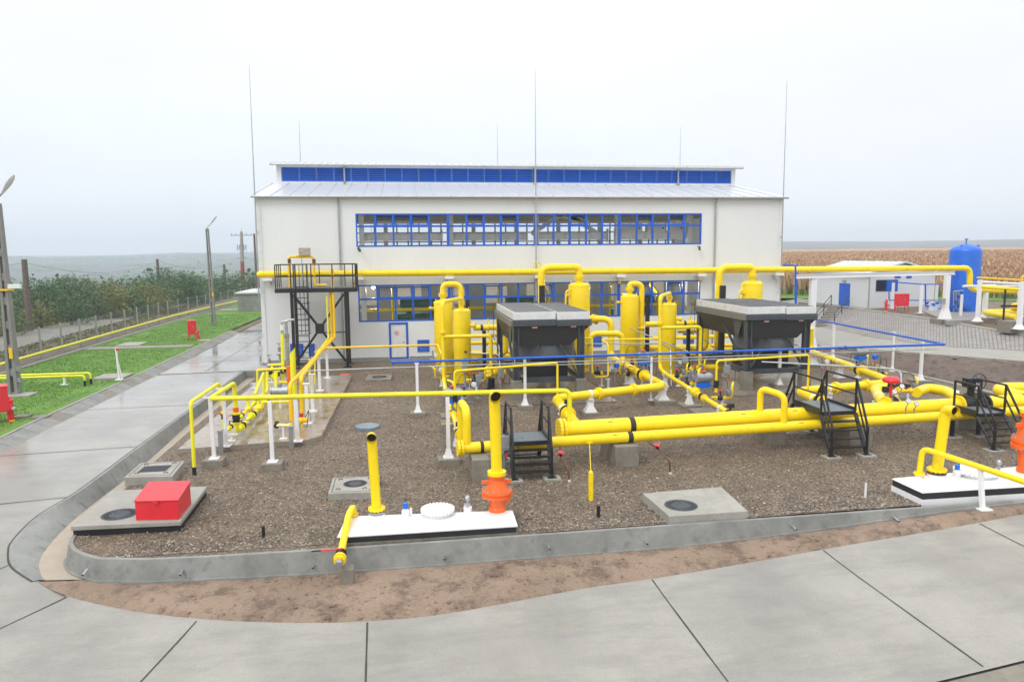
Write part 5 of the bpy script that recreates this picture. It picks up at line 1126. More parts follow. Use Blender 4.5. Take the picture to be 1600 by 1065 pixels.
def wafer(p, d, r, label, act='lever', col=None, hw=RED):
    """black valve body clamped between yellow flanges, with its actuator"""
    t = thing('valve', label, 'valve', p, 'valves of the pipe lines'); p = V(p); d = V(d).normalized()
    b = MB(); b.lathe(p-d*.16, d, [(r*1.5, 0), (r*1.5, .06), (r*1.25, .07), (r*1.45, .16), (r*1.25, .25), (r*1.5, .26), (r*1.5, .32)], 22); b.build('valve_body', BLK, t)
    for s in (-1, 1): b = MB(); b.flange(p+d*.2*s, d, r*1.55, .05, 12); b.build('flange', YEL, t)
    top = p+V((0, 0, r*1.4)); x = d.cross(V((0, 0, 1)))
    if act == 'lever':
        b = MB(); b.cyl(top, top+V((0, 0, .16)), .035, n=8); b.cbox(top+V((0, 0, .1)), .22, .18, .14); b.build('gearbox', BLK, t)
        b = MB(); b.bar(top+V((0, 0, .2)), top+V((0, 0, .2))+x*.45, .03, .02); b.bar(top+V((0, 0, .2))+x*.45, top+V((0, 0, .12))+x*.55-d*.35, .03, .02); b.build('lever', YEL, t)
    elif act == 'wheel':
        b = MB(); b.cyl(top, top+V((0, 0, .22)), .03, n=8); b.build('stem', BLK, t); b = MB(); b.lathe(top+V((0, 0, .2)), (0, 0, 1), [(.04, 0), (.12, .005), (.13, .02), (.12, .035), (.04, .04)], 16); b.build('handwheel', hw, t)
    elif act == 'motor':
        b = MB(); b.cyl(top, top+V((0, 0, .3)), .07, n=10); b.build('yoke', STL, t)
        b = MB(); b.cbox(top+V((0, 0, .26)), .42, .26, .2); b.cyl(top+V((-.3, 0, .36)), top+V((.3, 0, .36)), .09, n=12); b.build('positioner', BLT, t)
        b = MB(); b.cyl(top+V((-.3, 0, .66)), top+V((.22, 0, .66)), .19, n=16); b.sph(top+V((.22, 0, .66)), .19, 10); b.build('actuator', STL, t)
        b = MB(); b.lathe(top+V((0, 0, .88)), (0, 0, 1), [(.03, -.06), (.03, 0), (.12, .01), (.12, .045), (.03, .06)], 14); b.build('handwheel', hw, t)
    elif act == 'dome':
        b = MB(); b.cyl(top, top+V((0, 0, .5)), .04, n=8); b.box((top.x-.09, top.y-.06, top.z+.16), (top.x+.09, top.y+.06, top.z+.34)); b.build('yoke', hw, t)
        b = MB(); b.lathe(top+V((0, 0, .5)), (0, 0, 1), [(.1, 0), (.27, .04), (.30, .08), (.30, .11), (.30, .115), (.28, .17), (.2, .23), (.02, .25)], 24); b.build('diaphragm_case', RED, t)
        b = MB(); b.cbox(top+V((-.22, 0, .18)), .16, .14, .2); b.build('positioner', BLK, t)
    return t
def transmitter(px, py, h, label, y=None, kind_='gauge', z0=0, col=None):
    """galvanised stand with housing, dial and impulse tubing"""
    p = P(px, py, z0) if y is None else V((W(px, py, y).x, y, z0)); t = thing('instrument_stand', label, 'instrument stand', p, 'galvanised instrument stands')
    b = MB(); b.cyl(p, p+V((0, 0, h)), .05, n=10); b.cbox(p, .22, .22, .02); b.build('post', GAL, t)
    q = p+V((0, -.08, h*.82)); b = MB()
    if kind_ == 'gauge': b.lathe(q+V((.16, 0, 0)), (0, -1, 0), [(.1, -.05), (.12, 0), (.12, .06), (.1, .08)], 16); b.build('housing', PLW, t)
    elif kind_ == 'box': b.cbox(q+V((.0, -.05, -.15)), .26, .16, .36); b.build('housing', STL, t)
    else: b.sph(q+V((.1, 0, 0)), .13, 10); b.cyl(q+V((.1, 0, 0)), q+V((.1, -.18, 0)), .1, n=12); b.build('housing', BLT, t)
    b = MB(); b.cbox(q+V((-.1, -.0, -.32)), .16, .12, .16); b.cyl(q+V((-.1, -.06, -.2)), q+V((.12, -.06, -.2)), .03, n=8); b.build('manifold', GAL, t)
    b = MB(); b.tube([q+V((.1, 0, -.1)), q+V((.12, -.05, -.45)), q+V((.4, -.02, -.5)), q+V((.42, 0, -.1)), q+V((.6, .3, .05))], .012, n=5, bend=.1); b.build('tubing', BLKR, t)
    b = MB(); b.cyl(q+V((.05, -.08, -.36)), q+V((.05, -.13, -.36)), .05, n=10); b.build('tap', RED, t)
    return t
def cooler(x0, x1, y0, y1, zt, label):
    t = thing('air_cooler', label, 'air cooler', ((x0+x1)/2, (y0+y1)/2, 0), 'dark grey air coolers'); cxm, cym = (x0+x1)/2, (y0+y1)/2; xm = x0+(x1-x0)*.56
    zr_, zb = zt-.62, zt-1.42
    for xa, xb, zo in ((x0, xm-.03, 0), (xm+.03, x1, -.03)):
        b = MB(); b.box((xa, y0, zt-.34+zo), (xb, y1, zt+zo)); b.build('coil_frame', pmat('zinc_frame', (.72, .73, .74), .35, .15, var=.12), t, bevel=.01)
        b = MB(); b.box((xa+.06, y0+.07, zt+zo+.001), (xb-.06, y1-.05, zt+zo+.02))
        k = xa+.12
        while k < xb-.1: b.box((k, y0+.08, zt+zo+.0205), (k+.02, y1-.06, zt+zo+.034)); k += .085
        for j in range(1, 5): yy = y0+(y1-y0)*j/5; b.box((xa+.07, yy, zt+zo+.0345), (xb-.07, yy+.03, zt+zo+.045))
        b.build('top_grille', pmat('grille', (.20, .205, .21), .55, .1, var=.3, scale=12), t, smooth=False)
        b = MB(); b.box((xa-.02, y0-.1, zt-.62+zo), (xb+.02, y0+.0, zt-.345+zo)); b.build('front_rim', DRK, t, bevel=.01)
        b = MB(); b.box(((xa+xb)/2-.12, y0-.035, zt-.72), ((xa+xb)/2+.12, y0-.02, zt-.65)); b.build('warning_label', [pmat('label_pink', (.68, .38, .36), .5)], t)
        b = MB()
        for k in range(12): xx = xa+.15+(xb-xa-.3)*k/11; b.cyl((xx, y0-.1, zt-.42+zo), (xx, y0-.112, zt-.42+zo), .014, n=6)
        b.build('bolts', GAL, t)
    b = MB(); b.box((x0-.12, y0+.003, zt-.64), (x0-.003, y1, zt-.36)); b.box((x1+.003, y0+.003, zt-.66), (x1+.12, y1, zt-.36)); b.box((x0-.12, y1+.003, zt-.64), (x1+.12, y1+.1, zt-.36)); b.build('side_rim', pmat('side_rim_grey', (.17, .175, .17), .4, .2), t, bevel=.01)
    i = .62; b = MB(); T_ = [(x0-.03, y0+.02), (x1+.03, y0+.02), (x1+.03, y1), (x0-.03, y1)]; B_ = [(x0+.16, y0+.12), (x1-.85, y0+.12), (x1-.85, y1-.3), (x0+.16, y1-.3)]
    b.add([(x, y, zt-.645) for x, y in T_]+[(x, y, zt-1.52) for x, y in B_], [(0, 1, 2, 3), (7, 6, 5, 4)]+[(k, (k+1) % 4, 4+(k+1) % 4, 4+k) for k in range(4)]); b.build('plenum', pmat('plenum_paint', (.018, .02, .022), .45, var=.2), t)
    b = MB(); b.lathe((cxm-.05, y0+1.62, zt-2.12), (0, 0, 1), [(1.36, 0), (1.44, .03), (1.44, .60)], 40)
    for k in range(28): a = k*math.pi/14; q = V((cxm-.05+math.cos(a)*1.445, y0+1.62+math.sin(a)*1.445, zt-2.1)); b.cyl(q, q-V((0, 0, .06)), .02, n=5)
    b.build('fan_ring', pmat('fan_ring_paint', (.10, .115, .135), .4, var=.12), t)
    b = MB(); b.box((cxm-1.05, y0+.95, .9), (cxm+.95, y0+2.9, zt-2.13)); b.build('motor_housing', pmat('housing_black', (.012, .013, .015), .55), t)
    b = MB(); b.box((x0+.1, y0+.3, .78), (x1-.2, y0+.42, 1.02)); b.box((x0+.1, y1-.42, .78), (x1-.2, y1-.3, 1.02)); b.box((x0+.12, y0+.425, .78), (x0+.24, y1-.425, 1.02)); b.box((x1-.34, y0+.425, .78), (x1-.22, y1-.425, 1.02)); b.build('base_beam', DRK, t)
    for k, (x, y) in enumerate(((x0+.12, y0+.16), (x1-.36, y0+.16), (x0+.12, y1-.3), (x1-.36, y1-.3))):
        b = MB(); b.box((x-.14, y-.14, .95), (x-.09, y+.14, zt-.66)); b.box((x+.09, y-.14, .95), (x+.14, y+.14, zt-.66)); b.box((x-.088, y-.03, .95), (x+.088, y+.03, zt-.66)); b.build('column', DRK, t)
        b = MB(); b.cbox((x, y, -.1), .46, .46, 1.04); b.build('concrete_pier', CONCD, t, bevel=.015)
    for a_, c_ in (((x0+.2, y0+.08, 1.05), (x0+1.15, y0+.08, zt-1.5)), ((x1-.45, y0+.08, 1.05), (x1-1.35, y0+.08, zt-1.5)), ((x0+.12, y0+.4, 1.1), (x0+.12, cym, zt-.8)), ((x1-.36, y0+.4, 1.1), (x1-.36, cym, zt-.8))): b = MB(); b.bar(a_, c_, .12, .06); b.build('brace', DRK, t)
    b = MB(); b.add([(x0-.02, y0+.5, zt-.65), (x0-.02, y0+1.5, zt-.65), (x0-.02, y0+1.2, zt-1.5), (x0-.02, y0+.9, zt-1.5), (x0+.03, y0+.5, zt-.65), (x0+.03, y0+1.5, zt-.65), (x0+.03, y0+1.2, zt-1.5), (x0+.03, y0+.9, zt-1.5)], [(3, 2, 1, 0), (4, 5, 6, 7), (0, 1, 5, 4), (1, 2, 6, 5), (2, 3, 7, 6), (3, 0, 4, 7)]); b.build('gusset', DRK, t)
    b = MB(); b.tube([(x0-.2, y1-.3, zt+.02), (x0-.2, y1-.3, 2.2), (x0-.1, y0+.6, 1.2), (x0+.5, y0+.2, 1.0)], .014, n=5, bend=.4); b.build('cable', BLKR, t)
    return t
cooler(4.72, 8.2, 31.45, 37.5, 4.02, 'dark grey air cooler on concrete piers nearer the white door'); cooler(15.9, 19.35, 31.65, 37.7, 4.02, 'dark grey air cooler on concrete piers above the yellow stained pad, farther right')

UN = dict(
 a=dict(T=(692.5, 473, 720, 443.5, 731), T2=(905, 446.5, 846, 418, 847), S=(721.6, 486, 694, 467), V=(694, 606, 526, 767, 587), run=((955, 498), 557), nm='left', D=0),
 b=dict(T=(983.8, 464, 1003, 443, 1011.5), T2=(1175, 444, 1124, 418, 1128), S=(1046, 476.5, 1031, 460), V=(1031, 578, 512, 1095, 579), run=((1253, 511), 549), nm='right', D=10.4))
YT, YS, YV, Y2 = 40.3, 37.0, 34.6, 39.2
for key, u in UN.items():
    w1 = 'first' if key == 'a' else 'second'; side_ = 'nearer the white door' if key == 'a' else 'farther right'
    # tall vessel with gooseneck to the right
    c, _ = vessel(u['T'][0], u['T'][1], YT, 29, 'tall yellow vessel with a thick gooseneck bending right, '+('next to the white door' if key == 'a' else 'between the two dark coolers'), side=[(185, .93, .18, .05), (-10, .55, .25, .08)])
    gx = W(u['T'][2], 443, YT).x; gz = W(u['T'][2], u['T'][3], YT).z
    pipe([c, (c.x, YT, gz), (gx, YT, gz), (gx, YT, .6), (gx+.9, YT, .6)], .158, 'thick yellow gooseneck pipe over the tall vessel '+('by the white door' if key == 'a' else 'between the coolers'), name='gooseneck_pipe', bend=.42, n=18)
    column(u['T'][4], YT-.05, 'black steel column beside the gooseneck of the vessel '+('by the white door' if key == 'a' else 'between the coolers'), ztop=W(u['T'][4], 465 if key == 'b' else 468, YT).z)
    # tallest vessel behind the cooler with gooseneck to the left
    c2, t2_ = vessel(u['T2'][0], u['T2'][1], Y2, 34, 'yellow vessel rising behind the '+('first' if key == 'a' else 'second')+' dark cooler, its gooseneck bending left', nozzle=.2, side=[(0, .60, .35, .17), (200, .9, .2, .06)])
    gx = W(u['T2'][2], 430, Y2).x; gz = W(u['T2'][2], u['T2'][3], Y2).z
    pipe([c2, (c2.x, Y2, gz), (gx, Y2, gz), (gx, Y2, .8), (gx, Y2+2, .8)], .20, 'thick yellow gooseneck pipe above the '+w1+' dark cooler in front of the hall windows', name='gooseneck_pipe', bend=.5, n=18)
    column(u['T2'][4], Y2-.3, 'black steel column carrying the gooseneck above the '+w1+' cooler', ztop=W(u['T2'][4], 446, Y2-.3).z, wd=.3)
    q = W(u['T2'][0]-14, 452, Y2-.3); b = MB(); b.tube([q, q+V((-.25, -.1, -.1)), q+V((-.3, -.1, -.9)), q+V((0, 0, -1.0))], .05, n=8); b.build('level_bridle', YEL, t2_)
    # short vessel with thin gooseneck to its own riser
    c3, _ = vessel(u['S'][0], u['S'][1], YS, 27 if key == 'a' else 23, 'shorter yellow vessel with nameplate and thin bent top pipe, '+side_, nozzle=.11, side=[(-20, .80, .18, .09)], nameplate=True)
    v = W(u['V'][0], u['V'][1], YV); g3 = W(u['S'][2], u['S'][3], YV); hz = W(u['V'][0], u['V'][2], YV).z; zt = c3.z+.22
    zb = max(.38, v.z); vx = v.x
    end = LOOPA if key == 'a' else V((onH(1158).x, onH(1158).y, .95))
    lo = V((vx, YV, zb)); pz = .62
    t = pipe([c3, (c3.x, YS, zt), (vx, YV+.1, zt-.02), (vx, YV, zb+.12), (vx+(end.x-vx)*.06, YV-.9, zb), (end.x, end.y+.0, end.z if key == 'b' else .78)], .098, 'thin yellow line from the shorter vessel forward to the headers, '+side_, bend=.3, n=16)
    b = MB(); b.flange((vx, YV, hz+.22), (0, 0, 1), .16, .1, 10); b.build('flange', YEL, t)
    x2 = W(u['V'][3], u['V'][2], YV).x; zz = W(u['V'][3], u['V'][4], YV).z
    pipe([(vx, YV, hz), (x2, YV, hz), (x2, YV, zz), (x2-.28, YV, zz+.0), (x2-.3, YV+.5, zz+.05)], .09, 'yellow branch from the thin riser bending down before the '+w1+' cooler', bend=.22, n=14)
    b = MB(); q = V((x2, YV+.05, 0)); b.cyl(q, (q.x, q.y, max(.2, zz-.12)), .17, n=14); b.cbox(q, .5, .5, .03); one(b, 'pipe_stub', BLK, 'squat black stub under the bent yellow branch before the '+w1+' cooler', 'pipe support')
    pipe([(x2-.2, YV+.6, zz+.06), (x2+1.5, YV+.6, zz+.06)], .15, 'short thick yellow pipe at ground level entering the '+w1+' cooler', flanges=[(0, .3)], n=14)
    # pipes between vessels and cooler, at the hall
    yb = 39.2; a_ = W(u['V'][0]+46 if key == 'a' else 1058, 512 if key == 'a' else 505.5, yb); e_ = W(790 if key == 'a' else 1104, 512 if key == 'a' else 505.5, yb)
    t = pipe([(a_.x-(0 if key == 'a' else 1.9), yb, a_.z), (e_.x, yb, a_.z), (e_.x, yb, a_.z-1.5), (e_.x-3.4, yb+1.4, a_.z-1.5)], .155, 'thick level yellow pipe with spectacle blinds left of the '+w1+' cooler', bend=.35, n=18)
    for k in (.45, .72): q = a_*(1-k)+e_*k; b = MB(); b.cyl((q.x-.025, yb, a_.z), (q.x+.025, yb, a_.z), .26, n=20); b.box((q.x-.025, yb-.05, a_.z+.24), (q.x+.025, yb+.05, a_.z+.5)); b.build('blind', YEL, t)
    q = a_*.75+e_*.25; b = MB(); b.cyl((q.x-.07, yb, a_.z), (q.x+.07, yb, a_.z), .164, n=18); b.build('strap', BLKR, t)
    column(u['V'][0]+62 if key == 'a' else 1076, yb-.1, 'black steel column under the level yellow pipe left of the '+w1+' cooler', wd=.2, ztop=a_.z-.16)
    pipe([(a_.x+.2, yb+.4, a_.z-.5), (e_.x+.3, yb+.4, a_.z-.5)], .11, 'second level yellow pipe just below the thick one left of the '+w1+' cooler', n=14)
    for k, (dy, z, r) in enumerate(((2.2, .9, .12), (3.0, .55, .15), (3.6, 1.3, .12), (1.5, .5, .10))):
        pipe([(a_.x-.2, yb+dy, z), (e_.x+3.2, yb+dy, z), (e_.x+3.5, yb+dy+1.5, z)], r, ('lowest', 'fat low', 'upper', 'thin low')[k]+' yellow pipe near the hall wall behind the '+w1+' cooler', flanges=[(0, .25), (0, .5)], n=12, group='low yellow pipes along the hall wall')
    # large line: vessel nozzle, drop, run forward, across and into the thick header
    yl = 38.5; nx = W(u['run'][0][0], u['run'][0][1], yl); corner = P(1038 if key == 'a' else 1397, 603 if key == 'a' else 597.5, .8); left = P(868 if key == 'a' else 1247, 622 if key == 'a' else 611, .8)
    hd_ = onH(905 if key == 'a' else 1318); s0 = V((c2.x+.45, yl+.35, nx.z))
    if key == 'b': nx.x = W(1267, 520, yl).x-.0
    dn = V((nx.x, yl, .8))
    run = [s0, V((nx.x, yl, nx.z)), dn, corner, left, V((hd_.x, hd_.y+.1, 1.02))]
    t = pipe(run, .178, 'thick yellow line dropping behind the '+w1+' cooler and turning left into the header', bend=.5, n=20, flanges=[(0, .2), (3, .30), (3, .62)], fl=1.45)
    d34 = (corner-dn).normalized()
    saddle(dn+(corner-dn)*.05, .178, d34, .8, 'white saddle under the elbow right of the '+w1+' cooler', block=(.9, .9, .14), wd=.34)
    saddle(dn+(corner-dn)*.97, .178, d34, .8, 'white saddle at the far right bend of the line from the '+w1+' cooler', block=(1.0, .9, .16), wd=.34)
    saddle(dn+(corner-dn)*.42, .178, d34, .8, 'white saddle halfway along the line right of the '+w1+' cooler', wd=.3)
    q = corner*(.30)+left*.70; saddle(q, .178, (1, 0, 0), .8, 'white saddle under the crossing pipe before the '+w1+' cooler', block=(.7, .6, .08), wd=.32)
    q = left*.58+run[5]*.42; saddle(q, .178, (0, 1, 0), .8, 'white saddle where the '+w1+' crossing line turns to the header', block=(.6, .6, .05), wd=.3)
    wafer(dn+(corner-dn)*.66, d34, .178, 'black valve with blue and grey actuator on the thick line of the '+w1+' cooler', 'motor')
    wafer(left*.42+run[5]*.58-V((0, .0, -.02)), run[5]-left, .178, 'black valve with bent yellow lever behind the header on the '+w1+' crossing line', 'lever')
    # upside down U from the cooler outlet
    yu = 36.6; o = [W(900 if key == 'a' else 1238, 570 if key == 'a' else 556, yu), W(922 if key == 'a' else 1233, 570 if key == 'a' else 556, yu), W(922 if key == 'a' else 1233, 521 if key == 'a' else 520, yu), W(973 if key == 'a' else 1262, 521 if key == 'a' else 520, yu)]
    if key == 'a': pipe([o[0], o[1], o[2], o[3], (o[3].x, yu, .8), (nx.x+(o[3].x-nx.x)*.2, yu-.9, .8)], .155, 'yellow U shaped bypass loop right of the first dark cooler', bend=.42, n=18, name='loop_pipe')
    else: pipe([(o[0].x-.8, yu, .9), (o[1].x, yu, .9), (o[2].x, yu, o[2].z), (nx.x-.2, yl-.4, o[2].z)], .14, 'yellow upright loop right of the second dark cooler', bend=.42, n=18, name='loop_pipe')
    # valves and supports of the thin line
    l0, l1 = V((vx+(end.x-vx)*.06, YV-.9, zb)), (V((end.x, end.y, .78)) if key == 'a' else end)
    at = lambda f_: l0+(l1-l0)*f_
    dl = l1-l0
    for k, f_ in enumerate((.02, .42, .80)): saddle(at(f_), .098, dl, .5, 'white saddle '+('at the vessel end', 'in the middle', 'at the header end')[k]+' of the thin forward line, '+side_, block=((.8, .8, .12) if k == 1 else None), wd=.2)
    wafer(at(.60), dl, .10, 'grey motor valve with red cap on the thin line, '+side_, 'motor'); wafer(at(.90), dl, .10, 'black lever valve at the header end of the thin line, '+side_, 'lever')
    t = thing('meter', 'bulging yellow flow meter on the thin line, '+side_, 'meter', at(.50)); q = at(.5); d_ = dl.normalized(); b = MB(); b.lathe(q-d_*.35, d_, [(.16, 0), (.16, .06), (.12, .08), (.19, .2), (.19, .45), (.12, .6), (.16, .63), (.16, .7)], 18); b.build('meter_body', YEL, t); b = MB(); b.cyl(q+V((.05, 0, .1)), q+V((.1, 0, .32)), .12, n=14); b.build('counter', YEL, t)
    q = at(.60); b = MB(); b.cbox((q.x, q.y, -.1), .95, .8, .42); one(b, 'support_block', CONCD, 'concrete block under the grey motor valve of the thin line, '+side_, 'block', bevel=.015)
    # small bore bypass line with black shut off valve
    if key == 'a': pts = [W(710, 617, 26.6), W(710, 579.5, 26.6), W(871, 575.5, 27.5), W(871, 610, 27.5)]; pv = pts[0]
    else: pts = [W(1120, 595, 26.6), W(1120, 563.5, 26.6), W(1264, 559, 27.3), W(1264, 598, 27.3)]; pv = pts[0]
    pts[3].z = .9; pts[2].y = pts[3].y = left.y-.1; pts[2].x, pts[2].z = W(871 if key == 'a' else 1264, 575.5 if key == 'a' else 559, left.y-.1).x, pts[1].z; pts[3].x = pts[2].x
    q = at(.66); pts[0] = V((pts[1].x, pts[1].y, max(.3, pts[0].z)))
    pipe(pts, .045, 'small bore yellow pipe spanning level before the '+w1+' cooler', bend=.14, n=10)
    t = thing('valve', 'small black valve at the foot of the small bore pipe, '+side_, 'valve', pts[0], 'valves of the pipe lines'); b = MB(); b.cyl(pts[0]-V((0, 0, .26)), pts[0], .1, n=12); b.flange(pts[0], (0, 0, 1), .11, .04, 6, 0); b.build('valve_body', BLK, t); b = MB(); b.cyl(pts[0]-V((0, 0, .45)), pts[0]-V((0, 0, .26)), .06, n=10); b.build('stub', YEL, t)
# control valve on the header branch at the right
b = MB(); q0, q1 = W(1362, 612, 24.6), W(1400, 612, 24.4); h1 = onH(1388)
pz = 1.0; a_ = P(1400, 606, pz); bnd = P(1366, 606, pz); h1 = onH(1384)
pipe([a_, bnd, V((h1.x, h1.y, 1.04))], .19, 'short thick yellow bend entering the thick header behind the pressure gauges', bend=.5, n=18, flanges=[(0, .1)])
saddle(V((bnd.x, bnd.y, pz))*.55+h1*.45, .19, h1-bnd, 1, 'white saddle under the short yellow bend behind the pressure gauges', wd=.3); saddle(a_*.75+bnd*.25, .19, (1, 0, 0), 1, 'white saddle near the open end of the short yellow bend', wd=.3)
p0, p1, p2 = P(1432, 613, 1.05), P(1450, 606, 1.05), onH(1512)
pipe([p0, p1, P(1480, 611, 1.05), V((onH(1516).x, onH(1516).y+.5, 1.06))], .2, 'thick curved yellow pipe arriving at the black valve of the right platform', bend=.8, n=18)
saddle(P(1495, 618, 1.05), .2, (1, -1, 0), 1, 'white saddle under the curved yellow pipe near the right platform', wd=.34)
wafer(V((onH(1408).x, onH(1408).y+.62, 1.06)), (1, .3, 0), .2, 'black valve on the thick header with a red mushroom shaped actuator', 'dome')
q = W(1411, 615, 24.0); t = thing('regulator', 'amber and black instrument cluster beside the red mushroom actuator', 'instrument', q); b = MB(); b.tube([q+V((-.4, 0, .3)), q+V((-.2, 0, .38)), q+V((.25, 0, .3))], .07, n=10); b.lathe(q+V((-.55, 0, .3)), (1, .2, .1), [(.05, 0), (.16, .03), (.16, .06), (.05, .09)], 16); b.build('handwheel', BLK, t); b = MB(); b.cyl(q+V((-.3, -.05, .12)), q+V((.35, -.05, .12)), .06, n=10); b.sph(q+V((-.2, -.05, .12)), .11, 8); b.sph(q+V((.25, -.05, .12)), .11, 8); b.build('pilot_valves', ORY, t)
# small bore valve trees between the vessels and the lines
def valve_tree(px, py, label, sc=1.0, hw=RED, flip=1):
    p = P(px, py); t = thing('valve_tree', label, 'small valves', p, 'small bore valve trees'); k = sc
    b = MB(); b.cyl(p, p+V((0, 0, .42*k)), .06*k, n=8); b.cbox(p, .26*k, .22*k, .03); b.cbox(p+V((0, 0, .42*k)), .24*k, .14*k, .03); b.build('stand', WHT, t)
    q = p+V((0, -.02, .52*k)); b = MB(); b.tube([q+V((-.45*k*flip, .1, .02)), q, q+V((.35*k*flip, -.1, 0)), q+V((.38*k*flip, -.1, .55*k)), q+V((.6*k*flip, .3, .58*k))], .05*k, n=10, bend=.12)
    for u in (-.3, .12): b.flange(q+V((u*k*flip, 0, 0)), (1, 0, 0), .1*k, .05, 6)
    b.build('pipe_body', YEL, t)
    b = MB(); b.sph(q+V((-.1*k*flip, 0, 0)), .12*k, 10); b.cyl(q+V((-.1*k*flip, 0, .08*k)), q+V((-.1*k*flip, 0, .3*k)), .035*k, n=8); b.build('valve_body', BLK, t)
    b = MB(); b.lathe(q+V((-.1*k*flip, 0, .3*k)), (0, 0, 1), [(.03, 0), (.12*k, .005), (.12*k, .03), (.03, .04)], 12); b.build('handwheel', hw, t)
    b = MB(); b.cbox(q+V((.2*k*flip, -.12, .12*k)), .2*k, .14*k, .24*k); b.cyl(q+V((.2*k*flip, -.2, .24*k)), q+V((.2*k*flip, -.28, .24*k)), .09*k, n=12); b.build('transmitter', STL, t)
    b = MB(); b.tube([q+V((.2*k*flip, -.1, .36*k)), q+V((.1*k*flip, -.15, .85*k)), q+V((-.3*k*flip, 0, .9*k)), q+V((-.4*k*flip, .1, .3*k))], .012, n=5, bend=.2); b.build('tubing', BLKR, t)
for k_, (px, py, sc, hw, fl_, lb) in enumerate(((745, 612, 1.1, RED, 1, 'valve tree with grey box right of the shorter vessel by the white door'), (722, 633, 1.0, BLT, -1, 'valve tree with blue handwheel under the left end of the lemon pipe'), (690, 603, .9, RED, -1, 'valve tree at the foot of the first thin riser'), (775, 590, .9, RED, 1, 'valve tree before the left piers of the first cooler'),
    (990, 583, 1.1, RED, 1, 'valve tree at the foot of the tall vessel between the coolers'), (1003, 606, 1.0, BLT, -1, 'valve tree with blue handwheel left of the thick line corner'), (978, 600, 1.0, RED, -1, 'valve tree with red handwheel left of the black valve between the coolers'), (1060, 603, 1.0, RED, 1, 'valve tree right of the shorter vessel between the coolers'), (1076, 618, 1.1, BLT, 1, 'valve tree with blue handwheel beside the thin line'), (1088, 596, 1.0, RED, 1, 'valve tree under the bent branch before the second cooler'), (1128, 640, 1.0, RED, 1, 'valve tree near the grey motor valve of the thin line'),
    (1340, 590, 1.1, BLT, 1, 'valve tree with blue handwheel right of the second cooler'), (1375, 598, .9, RED, -1, 'valve tree behind the far right bend'), (1418, 625, .9, RED, 1, 'valve tree right of the red mushroom actuator'))): valve_tree(px, py, lb, sc, hw, fl_)
# galvanised trays and instrument stands
for pts, lb in (([(905, 537, 36.5), (1035, 537, 36.0), (1048, 545, 34.5), (1049, 608, 33.6)], 'galvanised tube rail crossing before the vessels between the coolers'), ([(985, 513, 38), (1075, 549, 33.5)], 'sloping galvanised rail left of the second cooler'), ([(735, 551, 36), (780, 553, 35.5), (783, 600, 34.8)], 'galvanised tube rail left of the first cooler'), ([(1190, 565, 29.7), (1383, 575, 27.6), (1408, 580, 26.9), (1408, 610, 26.4)], 'thin galvanised rail behind the middle stair platform'), ([(770, 520, 38), (780, 540, 37), (781, 610, 35.5)], 'bent galvanised conduit at the corner of the first cooler')):
    b = MB(); b.tube([W(*p) for p in pts], .035, n=8, bend=.2); one(b, 'conduit', GAL, lb, 'conduit')
for px, py, h, lb, k in ((677, 590, 1.5, 'grey instrument stand left of the vessels by the white door', 'gauge'), (684, 600, .9, 'low grey instrument stand beside the yellow riser', 'gauge'), (727, 622, 1.9, 'tall galvanised instrument stand before the shorter vessel', 'box'), (735, 628, 1.0, 'low instrument stand with white dial under the lemon pipe', 'gauge'), (748, 622, 1.1, 'instrument stand with grey box left of the first cooler pier', 'box'), (783, 618, 1.3, 'thin instrument stand beside the first cooler pier', 'box'),
                         (1000, 590, 1.6, 'galvanised instrument stand with grey hood before the vessels between the coolers', 'box'), (1012, 600, 1.1, 'instrument stand with blue box beside the corner of the thick line', 'blue'), (1057, 592, 1.1, 'instrument stand with white dial right of the shorter vessel', 'gauge'), (1068, 600, 1.5, 'tall instrument stand with grey box before the second cooler', 'box'), (1080, 608, .9, 'low instrument stand with grey box near the thin line', 'box'), (1132, 632, 1.9, 'tall galvanised stand at the pier of the second cooler', 'box'), (960, 606, 1.4, 'instrument stand beside the small white valve tree', 'blue'), (1360, 600, 1.7, 'instrument stand with blue box behind the middle stairs', 'blue'), (1284, 600, 1.4, 'thin stand with amber knob right of the second cooler', 'gauge'), (668, 700, .9, 'box stand seen between white post and lemon pipe', 'box')):
    if px == 668: continue
    transmitter(px, py, h, lb, kind_=k)
p = P(786, 752, 0); t = transmitter(788, 742, 1.25, 'grey junction box stand half hidden by the tall open yellow pipe', kind_='box')
# small bypass loop between the cooler and the vessels
pipe([W(908, 528, 35.5), W(925, 528, 35.5), W(925, 583, 34.6), W(930, 588, 33.6)], .045, 'thin yellow tube dropping right of the first cooler', bend=.12, n=10)
pipe([W(1027, 529, 34.8), W(940, 530.5, 34.4), W(950, 538, 33.6), W(950, 588, 33.0), W(930, 589, 33.2)], .045, 'thin yellow tube looping down before the thick loop right of the first cooler', bend=.12, n=10)
wafer(W(934, 582, 33.4), (1, -.6, 0), .07, 'small black and yellow valve low down right of the first cooler', 'wheel')
post(P(950, 608, .0), .5, 'short white post under the thin yellow tube right of the first cooler', wd=.1, flare=False, head=.22); post(P(940, 603, .0), .45, 'shorter white post behind the thin yellow tube', wd=.08, flare=False, head=.2)
